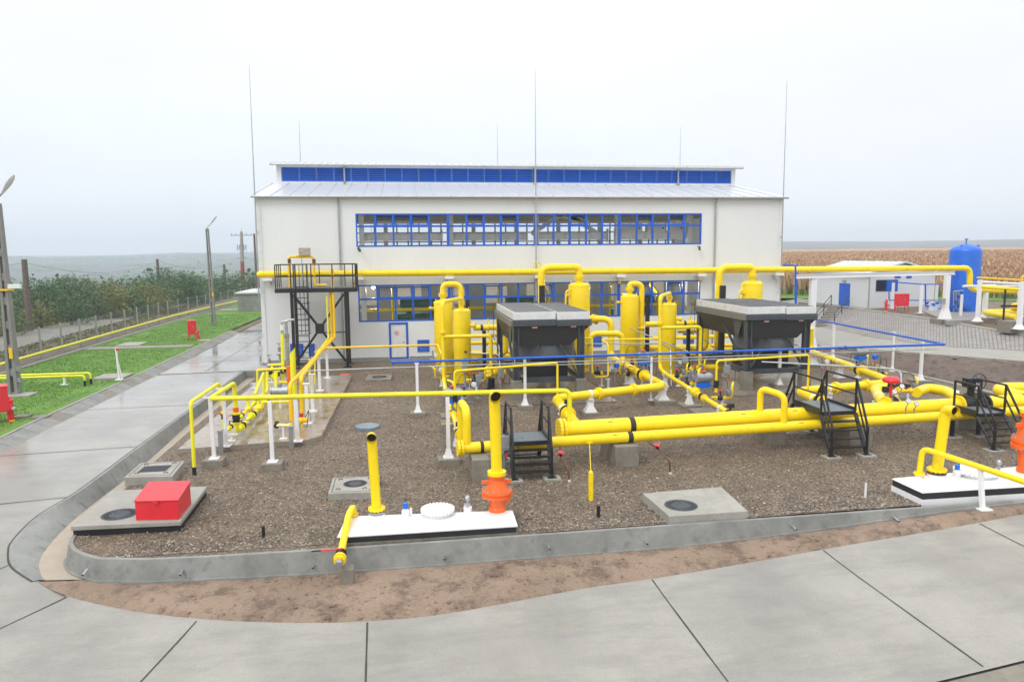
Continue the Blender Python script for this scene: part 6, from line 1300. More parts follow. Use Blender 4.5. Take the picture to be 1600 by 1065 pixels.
# ================================================================== METERING PIPEWORK ON THE PAD
# lemon line across the yard into the thick header
YA = 23.1; q2 = onH(890); zA = W(328, 622.5, YA).z
bk = P(366, 597, zA+.02); la = V((W(328, 622.5, YA).x, YA, zA)); lb = V((W(884, 604.5, q2.y).x, q2.y, W(884, 604.5, q2.y).z)); lb.z = zA*.5+lb.z*.5
t = thing('lemon_pipe', 'long level lemon yellow pipe on white posts from the pad to the thick header', 'pipe', la)
vz = .95; b = MB(); b.tube([(bk.x, bk.y, vz), (bk.x, bk.y, zA), la, (q2.x, q2.y, la.z*.35+lb.z*.65), (q2.x, q2.y, 1.2)], .075, n=14, bend=.22); b.build('pipe_body', LEM, t)
for px, py in ((532, 614), (704, 608)): p_ = W(px, py, YA-.6); 
post(P(335, 716, .22)+V((0, 0, 0)), zA-.08, 'white post on a concrete block under the left corner of the lemon pipe', wd=.11, block=(.62, .55), flare=False, tilt=(-.02, 0))
post(P(426, 721, .22), zA-.08, 'white post on a concrete block near the front corner of the pad', wd=.115, block=(.62, .55), flare=False)
post(P(701, 714, .2), zA-.08, 'white post on a concrete block at the left end of the thin header', wd=.12, block=(.68, .6))
# left lemon line that dives into the ground
g = P(304, 741, 0); zt = W(300, 628, g.y).z; e = P(342, 598, zt); e2 = V((e.x+.1, e.y-.0, 1.15))
t = thing('lemon_pipe', 'thin lemon yellow pipe going into the gravel through a black sleeve at the pad corner', 'pipe', g); b = MB(); b.tube([g, V((g.x+.02, g.y, zt)), e, e2], .055, n=12, bend=.16); b.build('pipe_body', LEM, t); b = MB(); b.cyl(g-V((0, 0, .05)), g+V((0, 0, .24)), .062, n=12); b.build('sleeve', BLK, t)
for f_ in (.3, .75):
    a = V((g.x+(e.x-g.x)*f_, g.y+(e.y-g.y)*f_, zt-.07)); c = V((la.x+(bk.x-la.x)*f_, a.y+.0, zt-.07)); b = MB(); b.bar(a, c, .06, .05, up=(0, 0, 1)); one(b, 'bracket', WHT, 'white cross bar between the two lemon pipes, '+('nearer the corner' if f_ < .5 else 'at the back'), 'bracket')
post(P(354, 697, PZ), zt-.05, 'white post standing on the pad between the two lemon pipes', wd=.1, flare=False)
def bvalve(par, p, d, r, m=LEM):
    p, d = V(p), V(d).normalized(); b = MB(); b.lathe(p-d*r*1.5, d, [(r*1.7, 0), (r*1.7, .03), (r*1.3, .04), (r*1.65, r*1.5), (r*1.3, r*3-.04), (r*1.7, r*3-.03), (r*1.7, r*3)], 16); b.build('ball_valve', BLK, par)
    for s in (-1, 1): b = MB(); b.flange(p+d*s*(r*1.5+.03), d, r*1.75, .035, 8); b.build('flange', m, par)
def handle(par, p, d, m=RED): b = MB(); p = V(p); b.cyl(p, p+V((0, 0, .12)), .018, n=6); b.bar(p+V((0, 0, .12)), p+V((0, 0, .12))+V(d), .03, .018); b.build('lever', m, par)
def tee(px, py, z, label, par=None):
    p = P(px, py, PZ); b = MB(); b.cyl(p, (p.x, p.y, z), .035, n=8); b.cbox(p, .26, .2, .02); b.box((p.x-.22, p.y-.05, z), (p.x+.22, p.y+.05, z+.03)); one(b, 'stand', WHT, label, 'pipe support', 'low white stands on the pad')
xr, xl = bk.x, e2.x
runs = ((xr, bk.y, vz, .085, 'nearer the white posts'), (xl, e.y, 1.05, .06, 'nearer the wet road'))
for x, y, z, r, s in runs:
    t = thing('metering_run', 'lemon yellow metering line with black valves low over the pad, '+s, 'pipe', (x, y, PZ)); zl_ = .48
    b = MB(); b.tube([(x, y, z+.1), (x, y, zl_), (x, y+1.0, zl_+.02), (x, 33.4, zl_+.02), (x, 33.8, zl_+.02), (x, 33.9, 1.35)], r, n=14, bend=.2); b.build('pipe_body', LEM, t)
    bvalve(t, (x, y, z+.02), (0, 0, 1), r); handle(t, (x-.12, y, z+.05), (-.05, -.4, 0)); bvalve(t, (x, y+.75, zl_+.01), (0, 1, 0), r); handle(t, (x, y+.75, zl_+.12), (.35, 0, 0), BLK); bvalve(t, (x, y+2.6, zl_+.02), (0, 1, 0), r); handle(t, (x, y+2.6, zl_+.12), (.45, .1, 0), RED); bvalve(t, (x, y+5.2, zl_+.02), (0, 1, 0), r)
    b = MB(); b.lathe((x, y+3.6, zl_+.02), (0, 1, 0), [(r*1.2, 0), (r*1.9, .1), (r*1.9, .5), (r*1.2, .6)], 16); b.cyl((x, y+3.9, zl_+.1), (x, y+3.9, zl_+.42), .07, n=10); b.cbox((x, y+3.9, zl_+.38), .2, .18, .14); b.build('meter', LEM, t)
    b = MB(); b.cyl((x, y, z+.25), (x, y, z+.40), r*1.2, n=12); b.build('insulating_joint', ORG, t)
for k, (px, py, z) in enumerate(((362, 688, .36), (376, 672, .36), (384, 661, .36), (392, 650, .36), (399, 606, .36), (424, 597, .34))):
    tee(px, py, z, ('nearest low white stand on the pad beside the two lemon lines', 'second low white stand under the lemon lines', 'third low white stand under the lemon lines', 'fourth low white stand under the lemon lines', 'low white stand at the back left corner of the pad', 'low white stand in the middle of the back of the pad')[k])
tee(443, 685, .62, 'low white stand carrying the amber elbow with black flange')
# cross lines at the back of the pad
t = thing('lemon_manifold', 'tangle of lemon yellow cross pipes with black valves at the back of the pad', 'pipe', P(430, 600, PZ)); yb = 36.5
z1 = W(430, 578, yb).z; pts = [P(402, 617, PZ+.2), W(402, 580, 34.8), W(440, 576, yb), W(440, 596, yb)]
b = MB(); b.tube([W(412, 617, 30.5), W(412, 582, 30.5), W(398, 616, 27.5)], .055, n=10, bend=.15); b.build('pipe_body', LEM, t)
for (xa, ya), (xb_, yb_), yy, r in (((402, 610), (402, 578), 35.5, .05), ((402, 578), (450, 575), 35.6, .05), ((425, 592), (425, 572), 36.0, .06), ((442, 596), (442, 570), 36.6, .06), ((436, 596), (454, 598), 35.4, .055), ((420, 570), (442, 569), 36.2, .055), ((410, 628), (452, 627), 28.5, .05), ((456, 580), (456, 598), 36.0, .06), ((484, 560), (484, 612), 36.0, .05), ((492, 556), (492, 600), 37.0, .04)):
    b = MB(); b.tube([W(xa, ya, yy), W(xb_, yb_, yy)], r, n=10); b.build('branch', LEM, t)
for px, py, yy, d in ((423, 582, 35.9, (0, 0, 1)), (434, 584, 36.0, (0, 0, 1)), (441, 580, 36.4, (0, 0, 1)), (447, 578, 36.2, (1, 0, 0)), (428, 586, 35.6, (0, 1, 0))): bvalve(t, W(px, py, yy), d, .065)
for px, py, yy in ((446, 668, 27), (487, 600, 36)): pass
b = MB(); q = W(453, 590, 35.2); b.cyl(q-V((0, 0, .45)), q+V((0, 0, .5)), .14, n=14); b.cyl(q+V((0, 0, .5)), q+V((0, 0, .56)), .17, n=14); b.cyl(q-V((0, 0, .1)), q-V((0, 0, .04)), .17, n=14); b.build('filter', ORG, t)
b = MB(); q = W(413, 576.5, 36); b.tube([q-V((.35, 0, 0)), q+V((.4, 0, 0))], .055, n=10); b.build('joint', ORG, t)
q = W(437, 611, 31.2); t = thing('meter', 'silver round flow meter in the middle of the pad', 'meter', V((q.x, q.y, PZ))); b = MB(); b.cyl(q-V((.32, 0, 0)), q+V((.32, 0, 0)), .2, n=18); b.cyl(q-V((.36, 0, 0)), q-V((.32, 0, 0)), .24, n=18); b.cyl(q+V((.32, 0, 0)), q+V((.36, 0, 0)), .24, n=18); b.cyl(q+V((0, 0, .18)), q+V((0, 0, .34)), .1, n=12); b.build('meter_body', GAL, t); b = MB(); b.bar(V((q.x, q.y, PZ)), q-V((0, 0, .1)), .1); b.build('stand', WHT, t)
# lemon vent stacks and galvanised chimneys
q = W(441, 562, 36.8); a = W(441, 521, 36.8); b = MB(); b.cyl(V((q.x, q.y, .6)), a, .085, n=14); t = thing('vent_stack', 'lemon yellow stack with white top at the back of the pad', 'vent pipe', V((q.x, q.y, PZ)), 'vent stacks on the pad'); b.build('pipe_body', LEM, t); b = MB(); c = W(440, 507, 36.8); b.cyl(a, V((a.x, a.y, c.z)), .07, n=12); b.tube([V((a.x, a.y, c.z)), V((a.x, a.y, c.z+.14)), V((a.x+.3, a.y, c.z+.17))], .06, n=10, bend=.1); b.build('top_pipe', GAL, t); b = MB(); b.cyl(V((a.x, a.y, c.z-.28)), V((a.x, a.y, c.z)), .085, n=12); b.build('sleeve', PLW, t)
q = W(449.5, 560, 37.2); c = W(449, 505, 37.2); t = thing('vent_stack', 'bare galvanised stack beside the lemon yellow one', 'vent pipe', V((q.x, q.y, PZ)), 'vent stacks on the pad'); b = MB(); b.cyl(V((q.x, q.y, PZ)), V((q.x, q.y, W(449, 525, 37.2).z)), .10, n=14); b.build('lower_pipe', GAL, t); b = MB(); b.cyl(V((q.x, q.y, W(449, 525, 37.2).z)), V((q.x, q.y, c.z)), .075, n=12); b.tube([V((q.x, q.y, c.z)), V((q.x, q.y, c.z+.14)), V((q.x+.4, q.y, c.z+.18))], .06, n=10, bend=.1); b.build('upper_pipe', GAL, t); b = MB(); b.cyl(V((q.x, q.y, W(449, 528, 37.2).z)), V((q.x, q.y, W(449, 521, 37.2).z)), .13, n=14); b.build('collar', STL, t)
q = W(459, 598, 33.6); c = W(459, 548, 33.6); t = thing('vent_stack', 'wide lemon yellow stack with a slanted open top', 'vent pipe', V((q.x, q.y, PZ)), 'vent stacks on the pad'); b = MB(); n = 18; r = .13
vs = [(q.x+r*math.cos(2*math.pi*k/n), q.y+r*math.sin(2*math.pi*k/n), PZ) for k in range(n)]+[(q.x+r*math.cos(2*math.pi*k/n), q.y+r*math.sin(2*math.pi*k/n), c.z+.16*math.cos(2*math.pi*k/n)) for k in range(n)]; b.add(vs, [tuple(range(n-1, -1, -1)), tuple(range(n, 2*n))]+[(k, (k+1) % n, n+(k+1) % n, n+k) for k in range(n)]); b.build('pipe_body', LEM, t)
for px, py, lb in ((421, 574, 'small grey steel relief valve with crossed top at the back left of the pad'), (437, 556, 'thin grey steel relief valve behind the lemon stack')):
    q = W(px, py, 38.2); b = MB(); b.cyl(V((q.x, q.y, PZ)), q, .05, n=10); b.lathe(q, (0, 0, 1), [(.05, 0), (.14, .08), (.14, .14), (.08, .2), (.07, .42), (.09, .46), (.03, .5)], 14); b.bar(q+V((-.12, 0, .6)), q+V((.12, 0, .7)), .03); b.bar(q+V((-.12, 0, .7)), q+V((.12, 0, .6)), .03); b.cyl(q+V((0, 0, .48)), q+V((0, 0, .66)), .02, n=6); one(b, 'relief_valve', GAL, lb, 'valve')
# amber lines from the pad to the access tower
YT0 = P(545, 571).y; tz = 1.82
p_a = P(466, 596, tz); foot = P(453, 664, .42); rx, ry = foot.x, foot.y
def amber(label, top_px, off, r, riser_top, y_end, gx, drop=True, m=ORY):
    s = [P(453+off, 664, .42)] if drop else []
    a = P(*top_px, tz); e = P(gx, 512, tz+.0); e = V((W(gx, 500, y_end).x, y_end, tz))
    pts = ([V((a.x, a.y, .42)), V((a.x, a.y, tz))] if drop else [a])+[e, V((e.x, y_end, riser_top))]
    return pipe(pts, r, label, name='amber_pipe', m=m, bend=.25, n=14)
zdk = W(500, 449, YT0-.2).z
amber('amber pipe with a bent foot climbing from the pad front to the tower deck', (453, 600), 0, .075, zdk+1.1, YT0-.7, 522)
amber('second amber pipe rising beside the white posts to the tower', (470, 590), 0, .085, zdk-.2, YT0-.5, 518)
amber('thin lemon pipe next to the amber pipes under the tower', (490, 560), 0, .05, zdk-.5, YT0-.9, 512, drop=False, m=LEM)
q = P(453, 664, .42); t = thing('amber_pipe', 'short amber elbow with black flange at the front of the pad', 'pipe', q); b = MB(); b.tube([q+V((0, 0, .0)), q+V((.02, 0, -.02)), q+V((-.75, .25, 0))], .07, n=12); b.sph(q, .09, 10); b.build('pipe_body', ORY, t); b = MB(); b.flange(q+V((-.5, .17, 0)), (1, -.3, 0), .14, .08, 0); b.build('flange', BLK, t); b = MB(); b.sph(q+V((-.72, .25, .04)), .14, 10); b.build('cap', ORY, t)
q = P(471, 656, .42); t = thing('amber_valve', 'amber valve with red cap at the foot of the second amber pipe', 'valve', V((q.x, q.y, PZ))); b = MB(); b.cyl(q-V((.25, 0, 0)), q+V((.25, 0, 0)), .1, n=14); b.sph(q, .14, 10); b.bar(V((q.x, q.y, PZ)), q, .08); b.build('valve_body', ORY, t); b = MB(); b.cyl(q+V((0, 0, .12)), q+V((0, 0, .26)), .08, n=10); b.build('cap', RED, t); b = MB(); b.tube([q+V((.15, -.1, .1)), q+V((.3, -.1, .4)), q+V((.2, -.1, -.3))], .015, n=6); b.build('hose', BLKR, t)
for px, py, lb in ((465, 689, 'tallest white post of the amber pipes at the front of the pad'), (481, 661, 'second white post of the amber pipes'), (489, 642, 'third white post of the amber pipes'), (500, 610, 'fourth white post of the amber pipes'), (512, 590, 'last white post of the amber pipes before the tower')):
    post(P(px, py, PZ), tz-.12, lb, wd=.13, flare=False, head=.26)
for px, py, lb in ((346, 707, 'galvanised box stand at the left front edge of the pad'), (456, 700, 'galvanised box stand at the front edge of the pad by the tallest white post')):
    p = P(px, py, 0); b = MB(); b.cbox((p.x, p.y, -.05), .14, .1, .8); b.cbox((p.x, p.y-.0, .75), .2, .16, .03); one(b, 'junction_post', GAL, lb, 'junction box')
a = W(507, 543.5, 38.4); c = W(690, 538.5, YV); pipe([V((P(493, 575, 1.0).x, 38.4-1.5, a.z-.0)), a, V((c.x, a.y-.0, a.z)), (c.x, YV, a.z)], .055, 'thin level amber pipe from the pad to the first vessels passing before the white door', name='amber_pipe', m=ORY, bend=.2)

# ================================================================== ACCESS TOWER
xL, xR = W(431, 456, YT0-.75).x, W(556, 452, YT0-.75).x; yF, yB = YT0-.75, YT0+1.15; lx = [W(459.5, 500, YT0).x, P(545, 571).x]
t = thing('access_tower', 'black steel access tower with railed deck, caged ladder and crossed braces before the hall', 'platform', ((xL+xR)/2, YT0, 0))
b = MB(); b.box((xL, yF, zdk-.03), (xR, yB, zdk)); b.build('deck', GRT, t)
b = MB(); b.box((xL-.05, yF-.06, zdk-.26), (xR+.05, yF-.002, zdk-.02)); b.box((xL-.05, yB+.002, zdk-.26), (xR+.05, yB+.06, zdk-.02)); b.box((xL-.05, yF, zdk-.26), (xL-.002, yB, zdk-.02)); b.box((xR+.002, yF, zdk-.26), (xR+.05, yB, zdk-.02)); b.build('deck_frame', BLK, t)
for x in lx:
    for y in (YT0-.5, YT0+.9):
        b = MB(); b.bar((x, y, 0.02), (x, y, zdk-.27), .17, .17, up=(0, 1, 0)); b.cbox((x, y, 0), .5, .45, .03); b.build('leg', BLK, t)
cz = W(501, 513, YT0-.5).z; xc = sum(lx)/2
for a_, c_ in (((lx[0]+.1, zdk-.4), (xc, cz)), ((lx[1]-.1, zdk-.4), (xc, cz)), ((lx[0]+.1, .35), (xc, cz)), ((lx[1]-.1, .35), (xc, cz))): b = MB(); b.bar((a_[0], YT0-.5, a_[1]), (c_[0], YT0-.5, c_[1]), .13, .1, up=(0, 1, 0)); b.build('brace', BLK, t)
b = MB(); b.box((xc-.26, YT0-.57, cz-.3), (xc+.26, YT0-.555, cz+.3)); b.build('gusset_plate', BLK, t)
b = MB(); b.bar((xc+.25, YT0-.5, cz-.25), (lx[1], YT0-.5, cz-.25), .06); b.build('tie_bar', BLK, t)
zr_ = W(500, 413, yF).z
b = MB(); posts_x = [xL, xL+(W(483, 430, yF).x-xL)*.45, W(486, 430, yF).x, W(519, 430, yF).x, xR-.15, xR]
for x in posts_x: b.bar((x, yF, zdk), (x, yF, zr_), .06)
for z in (zr_, (zdk+zr_)/2): b.bar((xL, yF, z), (posts_x[1], yF, z), .055); b.bar((posts_x[2], yF, z), (xR, yF, z), .055)
for x in (xL, xR):
    for k in range(1, 4): b.bar((x, yF+(yB-yF)*k/3, zdk), (x, yF+(yB-yF)*k/3, zr_), .05)
    b.bar((x, yF, zr_), (x, yB, zr_), .05); b.bar((x, yF, (zdk+zr_)/2), (x, yB, (zdk+zr_)/2), .05)
for k in range(1, 6): x = xL+(xR-xL)*k/6; b.bar((x, yB, zdk), (x, yB, zr_), .05)
b.bar((xL, yB, zr_), (xR, yB, zr_), .05); b.bar((xL, yB, (zdk+zr_)/2), (xR, yB, (zdk+zr_)/2), .04); b.build('railing', BLK, t)
xa, xb = W(464, 500, yF-.1).x, W(482, 500, yF-.1).x; b = MB(); yl_ = yF-.1
for x in (xa, xb): b.bar((x, yl_, 0.05), (x, yl_, zr_+.05), .05)
z = .35
while z < zdk+.1: b.bar((xa, yl_, z), (xb, yl_, z), .04); z += .32
b.build('ladder', BLK, t)
b = MB(); cxl, rc = (xa+xb)/2, .42
def hoop(z):
    pr = None
    for k in range(13):
        a = math.pi*k/12; q = V((cxl-math.cos(a)*rc, yl_-math.sin(a)*rc*1.5, z))
        if pr: b.bar(pr, q, .035, .03)
        pr = q
z0, z1_ = W(470, 521, yF).z, zr_+.0
zz = [z0, z0+(z1_-z0)*.22, z0+(z1_-z0)*.45, z0+(z1_-z0)*.68, z1_]
for z in zz: hoop(z)
for k in (1, 4, 6, 8, 11): a = math.pi*k/12; b.bar((cxl-math.cos(a)*rc, yl_-math.sin(a)*rc*1.5, z0), (cxl-math.cos(a)*rc, yl_-math.sin(a)*rc*1.5, z1_), .03)
b.build('ladder_cage', BLK, t)
# yellow arch with detector box on the deck
ya = YT0+.4; zt = W(470, 401, ya).z
p_ = pipe([(W(452, 430, ya).x, ya, zdk+.0), (W(452, 430, ya).x, ya, zt), (W(491, 430, ya).x, ya, zt), (W(491, 430, ya).x, ya, W(491, 445.5, ya).z), (W(511, 446, ya).x, ya, W(491, 445.5, ya).z)], .07, 'amber arch shaped pipe standing on the tower deck', name='amber_arch', m=ORY, bend=.2)
for px in (452, 490.5): q = W(px, 408, ya); b = MB(); b.cyl(q-V((0, 0, .13)), q+V((0, 0, .13)), .1, n=12); b.build('rusty_joint', RUST, p_)
b = MB(); q = W(471, 400, ya); b.cyl(q-V((.3, 0, 0)), q+V((.3, 0, 0)), .1, n=12); b.build('joint', ORY, p_)
q = W(476, 393.5, ya-.1); b = MB(); b.box((q.x-.33, q.y-.1, q.z-.2), (q.x+.33, q.y+.1, q.z+.24)); b.bar((q.x-.2, q.y+.1, q.z-.2), (q.x-.2, q.y+.1, zdk), .05, .05, 1); one(b, 'deck_box', [TAN, GAL], 'weathered tan box on a grey stem above the tower deck', 'box', bevel=.01)
# ================================================================== RIGHT: HUT, TANK, GANTRY, STEPS
HYT = 1.52
hc = P(1357, 482, HYT); hx0 = hc.x; hy0 = hc.y; hx1 = W(1459, 470, hy0).x; hy1 = hy0+8.6; hz = W(1357, 430, hy0).z+.15; pk = W(1411, 410.5, hy0).z; xm = (hx0+hx1)/2
t = thing('control_hut', 'small white hut with low gable roof and blue door by the maize field', 'building', (xm, hy0+4, HYT))
b = MB(); prof = [(hx0, HYT-.2), (hx1, HYT-.2), (hx1, hz), (xm, pk-.1), (hx0, hz)]
wx0, wx1, wz0, wz1 = W(1368, 455, hy0).x, W(1402, 455, hy0).x, W(1385, 455, hy0).z, W(1385, 437, hy0).z
b.add([(x, y, z) for y in (hy0, hy1) for x, z in prof], [(4, 3, 2, 1, 0), (5, 6, 7, 8, 9)]+[(k, (k+1) % 5, 5+(k+1) % 5, 5+k) for k in range(5)]); b.build('wall', panel_mat('hut_panels', (.68, .69, .69), 1.0, .3), t, smooth=False)
for s in (-1, 1):
    xe = hx0-.35 if s < 0 else hx1+.35; ze = hz-(pk-hz)*.1; b = MB(); vs = [(xe, hy0-.3, ze), (xm, hy0-.3, pk), (xm, hy1+.3, pk), (xe, hy1+.3, ze)]; b.add(vs+[(x, y, z+.12) for x, y, z in vs], [(3, 2, 1, 0), (4, 5, 6, 7), (0, 1, 5, 4), (1, 2, 6, 5), (2, 3, 7, 6), (3, 0, 4, 7)])
    for k in range(12): y = hy0-.2+k*.8; b.bar((xe, y, ze+.14), (xm, y, pk+.14), .05, .04, up=(0, 0, 1))
    b.build('roof', ROOFM, t)
b = MB(); b.box((wx0, hy0-.03, wz0), (wx1, hy0+.0, wz0+.06)); b.box((wx0, hy0-.03, wz1-.06), (wx1, hy0, wz1)); b.box((wx0, hy0-.03, wz0+.06), (wx0+.06, hy0, wz1-.06)); b.box((wx1-.06, hy0-.03, wz0+.06), (wx1, hy0, wz1-.06)); wn = b.build('window', DRK, t, smooth=False)
b = MB(); b.box((wx0+.06, hy0-.012, wz0+.06), (wx1-.06, hy0-.004, wz1-.06)); m, tt, bb = newmat('dark_pane'); bb.inputs['Base Color'].default_value = (.02, .025, .03, 1); bb.inputs['Roughness'].default_value = .05; b.build('pane', m, wn, smooth=False)
b = MB(); b.box((wx0+(wx1-wx0)*.48, hy0-.016, wz0+.06), (wx1-.06, hy0-.013, wz1-.06)); b.build('blind', BLU, wn, smooth=False)
for pa, pb in ((1398, 1407), (1416, 1424)):
    a, c = W(pa, 430, hy0), W(pb, 433.5, hy0); b = MB(); b.box((a.x, hy0-.04, c.z-.05), (c.x, hy0-.003, a.z)); b.build('vent', BLU, t)
# door on the long left side
yd0, yd1 = None, None
def onleft(px, z): r_ = ray(px, 450); u = (hx0-.03)/r_.x; return u*r_.y
ya, yb2 = onleft(1328, 0), onleft(1311.5, 0); zd = 2.1; b = MB(); ym = ya+(yb2-ya)*.45; b.box((hx0-.05, ya, HYT), (hx0-.003, ym-.01, HYT+zd)); b.box((hx0-.05, ym+.01, HYT), (hx0-.003, yb2, HYT+zd)); b.build('door', BLU, t, smooth=False)
b = MB(); b.box((hx0-.2, (ya+yb2)/2-.2, HYT+zd+.12), (hx0-.003, (ya+yb2)/2+.2, HYT+zd+.3)); b.build('lamp', GAL, t)
b = MB(); b.tube([(hx0-.07, hy0-.05, hz-.1), (hx0-.07, hy0-.05, HYT)], .06, n=8); b.build('downpipe', GAL, t)
b = MB(); b.cbox((xm-.2, (hy0+hy1)/2, 1.2), hx1-hx0+2.2, hy1-hy0+1.4, .34); kind(b.build('pavement', CONCD), 'structure')
# steps with rails
sa, sb = P(1262, 512, .35), P(1312, 478, HYT); t = thing('concrete_steps', 'flight of concrete steps with thin black handrails climbing the paved slope', 'steps', sa)
n = 8; b = MB(); d = (sb-sa); d2 = V((d.x, d.y, 0)); s = V((-d2.y, d2.x, 0)).normalized()*.75
d2 = V((5.2, 6.0, 0)); s0 = V((sb.x-5.2, sb.y-6.0, .3)); s = V((-d2.y, d2.x, 0)).normalized()*.8
for k in range(n):
    a, c = s0+d2*(k/n), s0+d2*((k+1)/n); z = .3+(HYT-.3)*(k+1)/n; vs = [a-s, c-s, c+s, a+s]; b.add([(q.x, q.y, -.2) for q in vs]+[(q.x, q.y, z) for q in vs], [(3, 2, 1, 0), (4, 5, 6, 7), (0, 1, 5, 4), (1, 2, 6, 5), (2, 3, 7, 6), (3, 0, 4, 7)])
b.build('flight', CONCD, t)
for sg in (-1, 1):
    b = MB(); e = s*.92*sg; a, c = s0+e+V((0, 0, .1)), s0+d2+e+V((0, 0, HYT-.3))
    for k in range(3): q = a+(c-a)*k/2; b.bar(q-V((0, 0, .05)), q+V((0, 0, 1.0)), .05)
    b.bar(a+V((0, 0, 1.0)), c+V((0, 0, 1.0)), .05); b.bar(a+V((0, 0, .55)), c+V((0, 0, .55)), .04); b.build('handrail', BLK, t)
# blue tank
c0, c1 = P(1487, 487, 1.6), P(1536, 487, 1.6); r = (c1-c0).length/2*.97; cx_, cy_ = (c0.x+c1.x)/2, (c0.y+c1.y)/2+.6; zt = W(1511, 391, cy_).z; zd = W(1511, 381, cy_).z
t = thing('water_tank', 'big upright blue cylindrical tank with domed top at the edge of the maize field', 'tank', (cx_, cy_, 1.5))
b = MB(); b.lathe((cx_, cy_, 0), (0, 0, 1), [(r, 1.5), (r, zt-.12), (r*.985, zt), (r*.94, zt+(zd-zt)*.2), (r*.8, zt+(zd-zt)*.5), (r*.5, zt+(zd-zt)*.83), (r*.25, zd-.02), (.02, zd)], 48)
for z in (2.8, 4.3, 5.8, zt-.36): b.lathe((cx_, cy_, z), (0, 0, 1), [(r*.99, -.02), (r*1.004, -.01), (r*1.004, .01), (r*.99, .02)], 48)
b.build('shell', BLT, t)
for dx in (-.62, .62): b = MB(); b.tube([(cx_+r*dx, cy_-.3, zt), (cx_+r*dx, cy_-.3, zt+.4), (cx_+r*dx+.2, cy_-.3, zt+.4), (cx_+r*dx+.2, cy_-.3, zt)], .05, n=6); b.build('lifting_eye', BLU, t)
b = MB(); b.cyl((cx_, cy_, zd-.05), (cx_, cy_, zd+.35), .04, n=8); b.cyl((cx_, cy_, zd+.33), (cx_, cy_, zd+.42), .14, n=10); b.build('vent', BLU, t)
b = MB(); q = W(1482, 413, cy_-r); b.tube([(cx_-r*.8, cy_-r*.5, q.z), (cx_-r-.35, cy_-r*.5, q.z), (cx_-r-.35, cy_-r*.5, 1.6)], .10, n=10, bend=.2); b.build('outlet_pipe', BLU, t)
b = MB(); q = W(1509, 474, cy_-r); b.lathe((q.x, cy_-r*.985, q.z), (0, -1, 0), [(.32, 0), (.32, .12), (.38, .12), (.38, .18), (.1, .2)], 20); b.build('manhole', BLT, t)
b = MB(); q = W(1536, 419, cy_-r*.4); b.sph((cx_+r*.96, cy_-r*.35, q.z), .14, 8); b.build('gauge', PLW, t)
# gantry under the long wall pipe
GYF = lambda x: 45.4+(x-28)*.2; t = thing('pipe_gantry', 'white steel gantry of two posts and a long beam carrying the wall pipe', 'gantry', (28, 45.4, 0))
zb_ = W(1370, 423.5, 46.6).z-.1
b = MB(); x0, x1 = W(1241, 428, 45.2).x, W(1492, 428, 47.8).x; ga, gc = V((x0, GYF(x0), zb_)), V((x1, GYF(x1), zb_))
for dz, w_, h_ in ((-.265, .2, .03), (-.015, .2, .03), (-.14, .04, .218)): b.bar(ga+V((0, 0, dz)), gc+V((0, 0, dz)), w_, h_, up=(0, 0, 1))
b.build('beam', WHT, t)
for px, zb2, wd, gy in ((1269, .02, .42, 45.4), (1478, 1.62, .36, P(1478, 498, 1.62).y)):
    x = W(px, 470 if px > 1400 else 480, gy).x; b = MB(); b.box((x-wd/2, gy-.14, zb2+.03), (x+wd/2, gy+.14, zb_-.281)); b.add([(x+sx*w_, gy+sy*w_*.7, zz) for zz, w_ in ((zb2+.03, .36), (zb2+.75, wd/2+.01)) for sx, sy in ((-1, -1), (1, -1), (1, 1), (-1, 1))], [(3, 2, 1, 0), (4, 5, 6, 7), (0, 1, 5, 4), (1, 2, 6, 5), (2, 3, 7, 6), (3, 0, 4, 7)]); b.cbox((x, gy, zb2), .85, .6, .03); b.build('post', WHT, t)
    b = MB(); b.cbox((x, gy, zb2-1.0), 1.5, 1.2, .999); b.build('concrete_block', CONCD, t)
q = W(1468, 475, gy-.2); b = MB(); b.box((q.x+.1, gy-.3, q.z), (q.x+.4, gy-.15, q.z+.4)); b.build('junction_box', GAL, t)
def wpost(px, pyb, pyt, z, label, wd=.12, flare=True, m=None, name='pipe_support'):
    p = P(px, pyb, z); zt = W(px, pyt, p.y).z; return post(V((p.x, p.y, z)), zt, label, wd=wd, flare=flare, m=m, name=name, group='white posts around the blue tank')
wpost(1527, 502, 437, 1.6, 'white post with flared foot just right of the blue tank', wd=.21); wpost(1592, 514, 440, 1.6, 'white post at the right picture edge beyond the paved slope', wd=.23); wpost(1538, 494, 452, 1.62, 'white bracket post behind the flared post by the blue tank', wd=.26, flare=False); wpost(1592, 494, 451, 1.62, 'white post of the far white pipe at the right edge', wd=.3, flare=False)
wpost(1394, 482, 440, HYT+.1, 'white post of the blue pipe before the hut window', wd=.17, flare=False); wpost(1438, 489, 445, HYT+.1, 'white post right of the red cabinet by the hut', wd=.17, flare=False); wpost(1462, 480, 444, HYT+.1, 'white post between the hut corner and the blue tank', wd=.17, flare=False); wpost(1501, 494, 460, 1.6, 'short white tee topped post in front of the blue tank', wd=.14, flare=False); wpost(1243, 495, 413, .0, 'slim blue grey post behind the hall corner', wd=.12, flare=False, m=BLU)
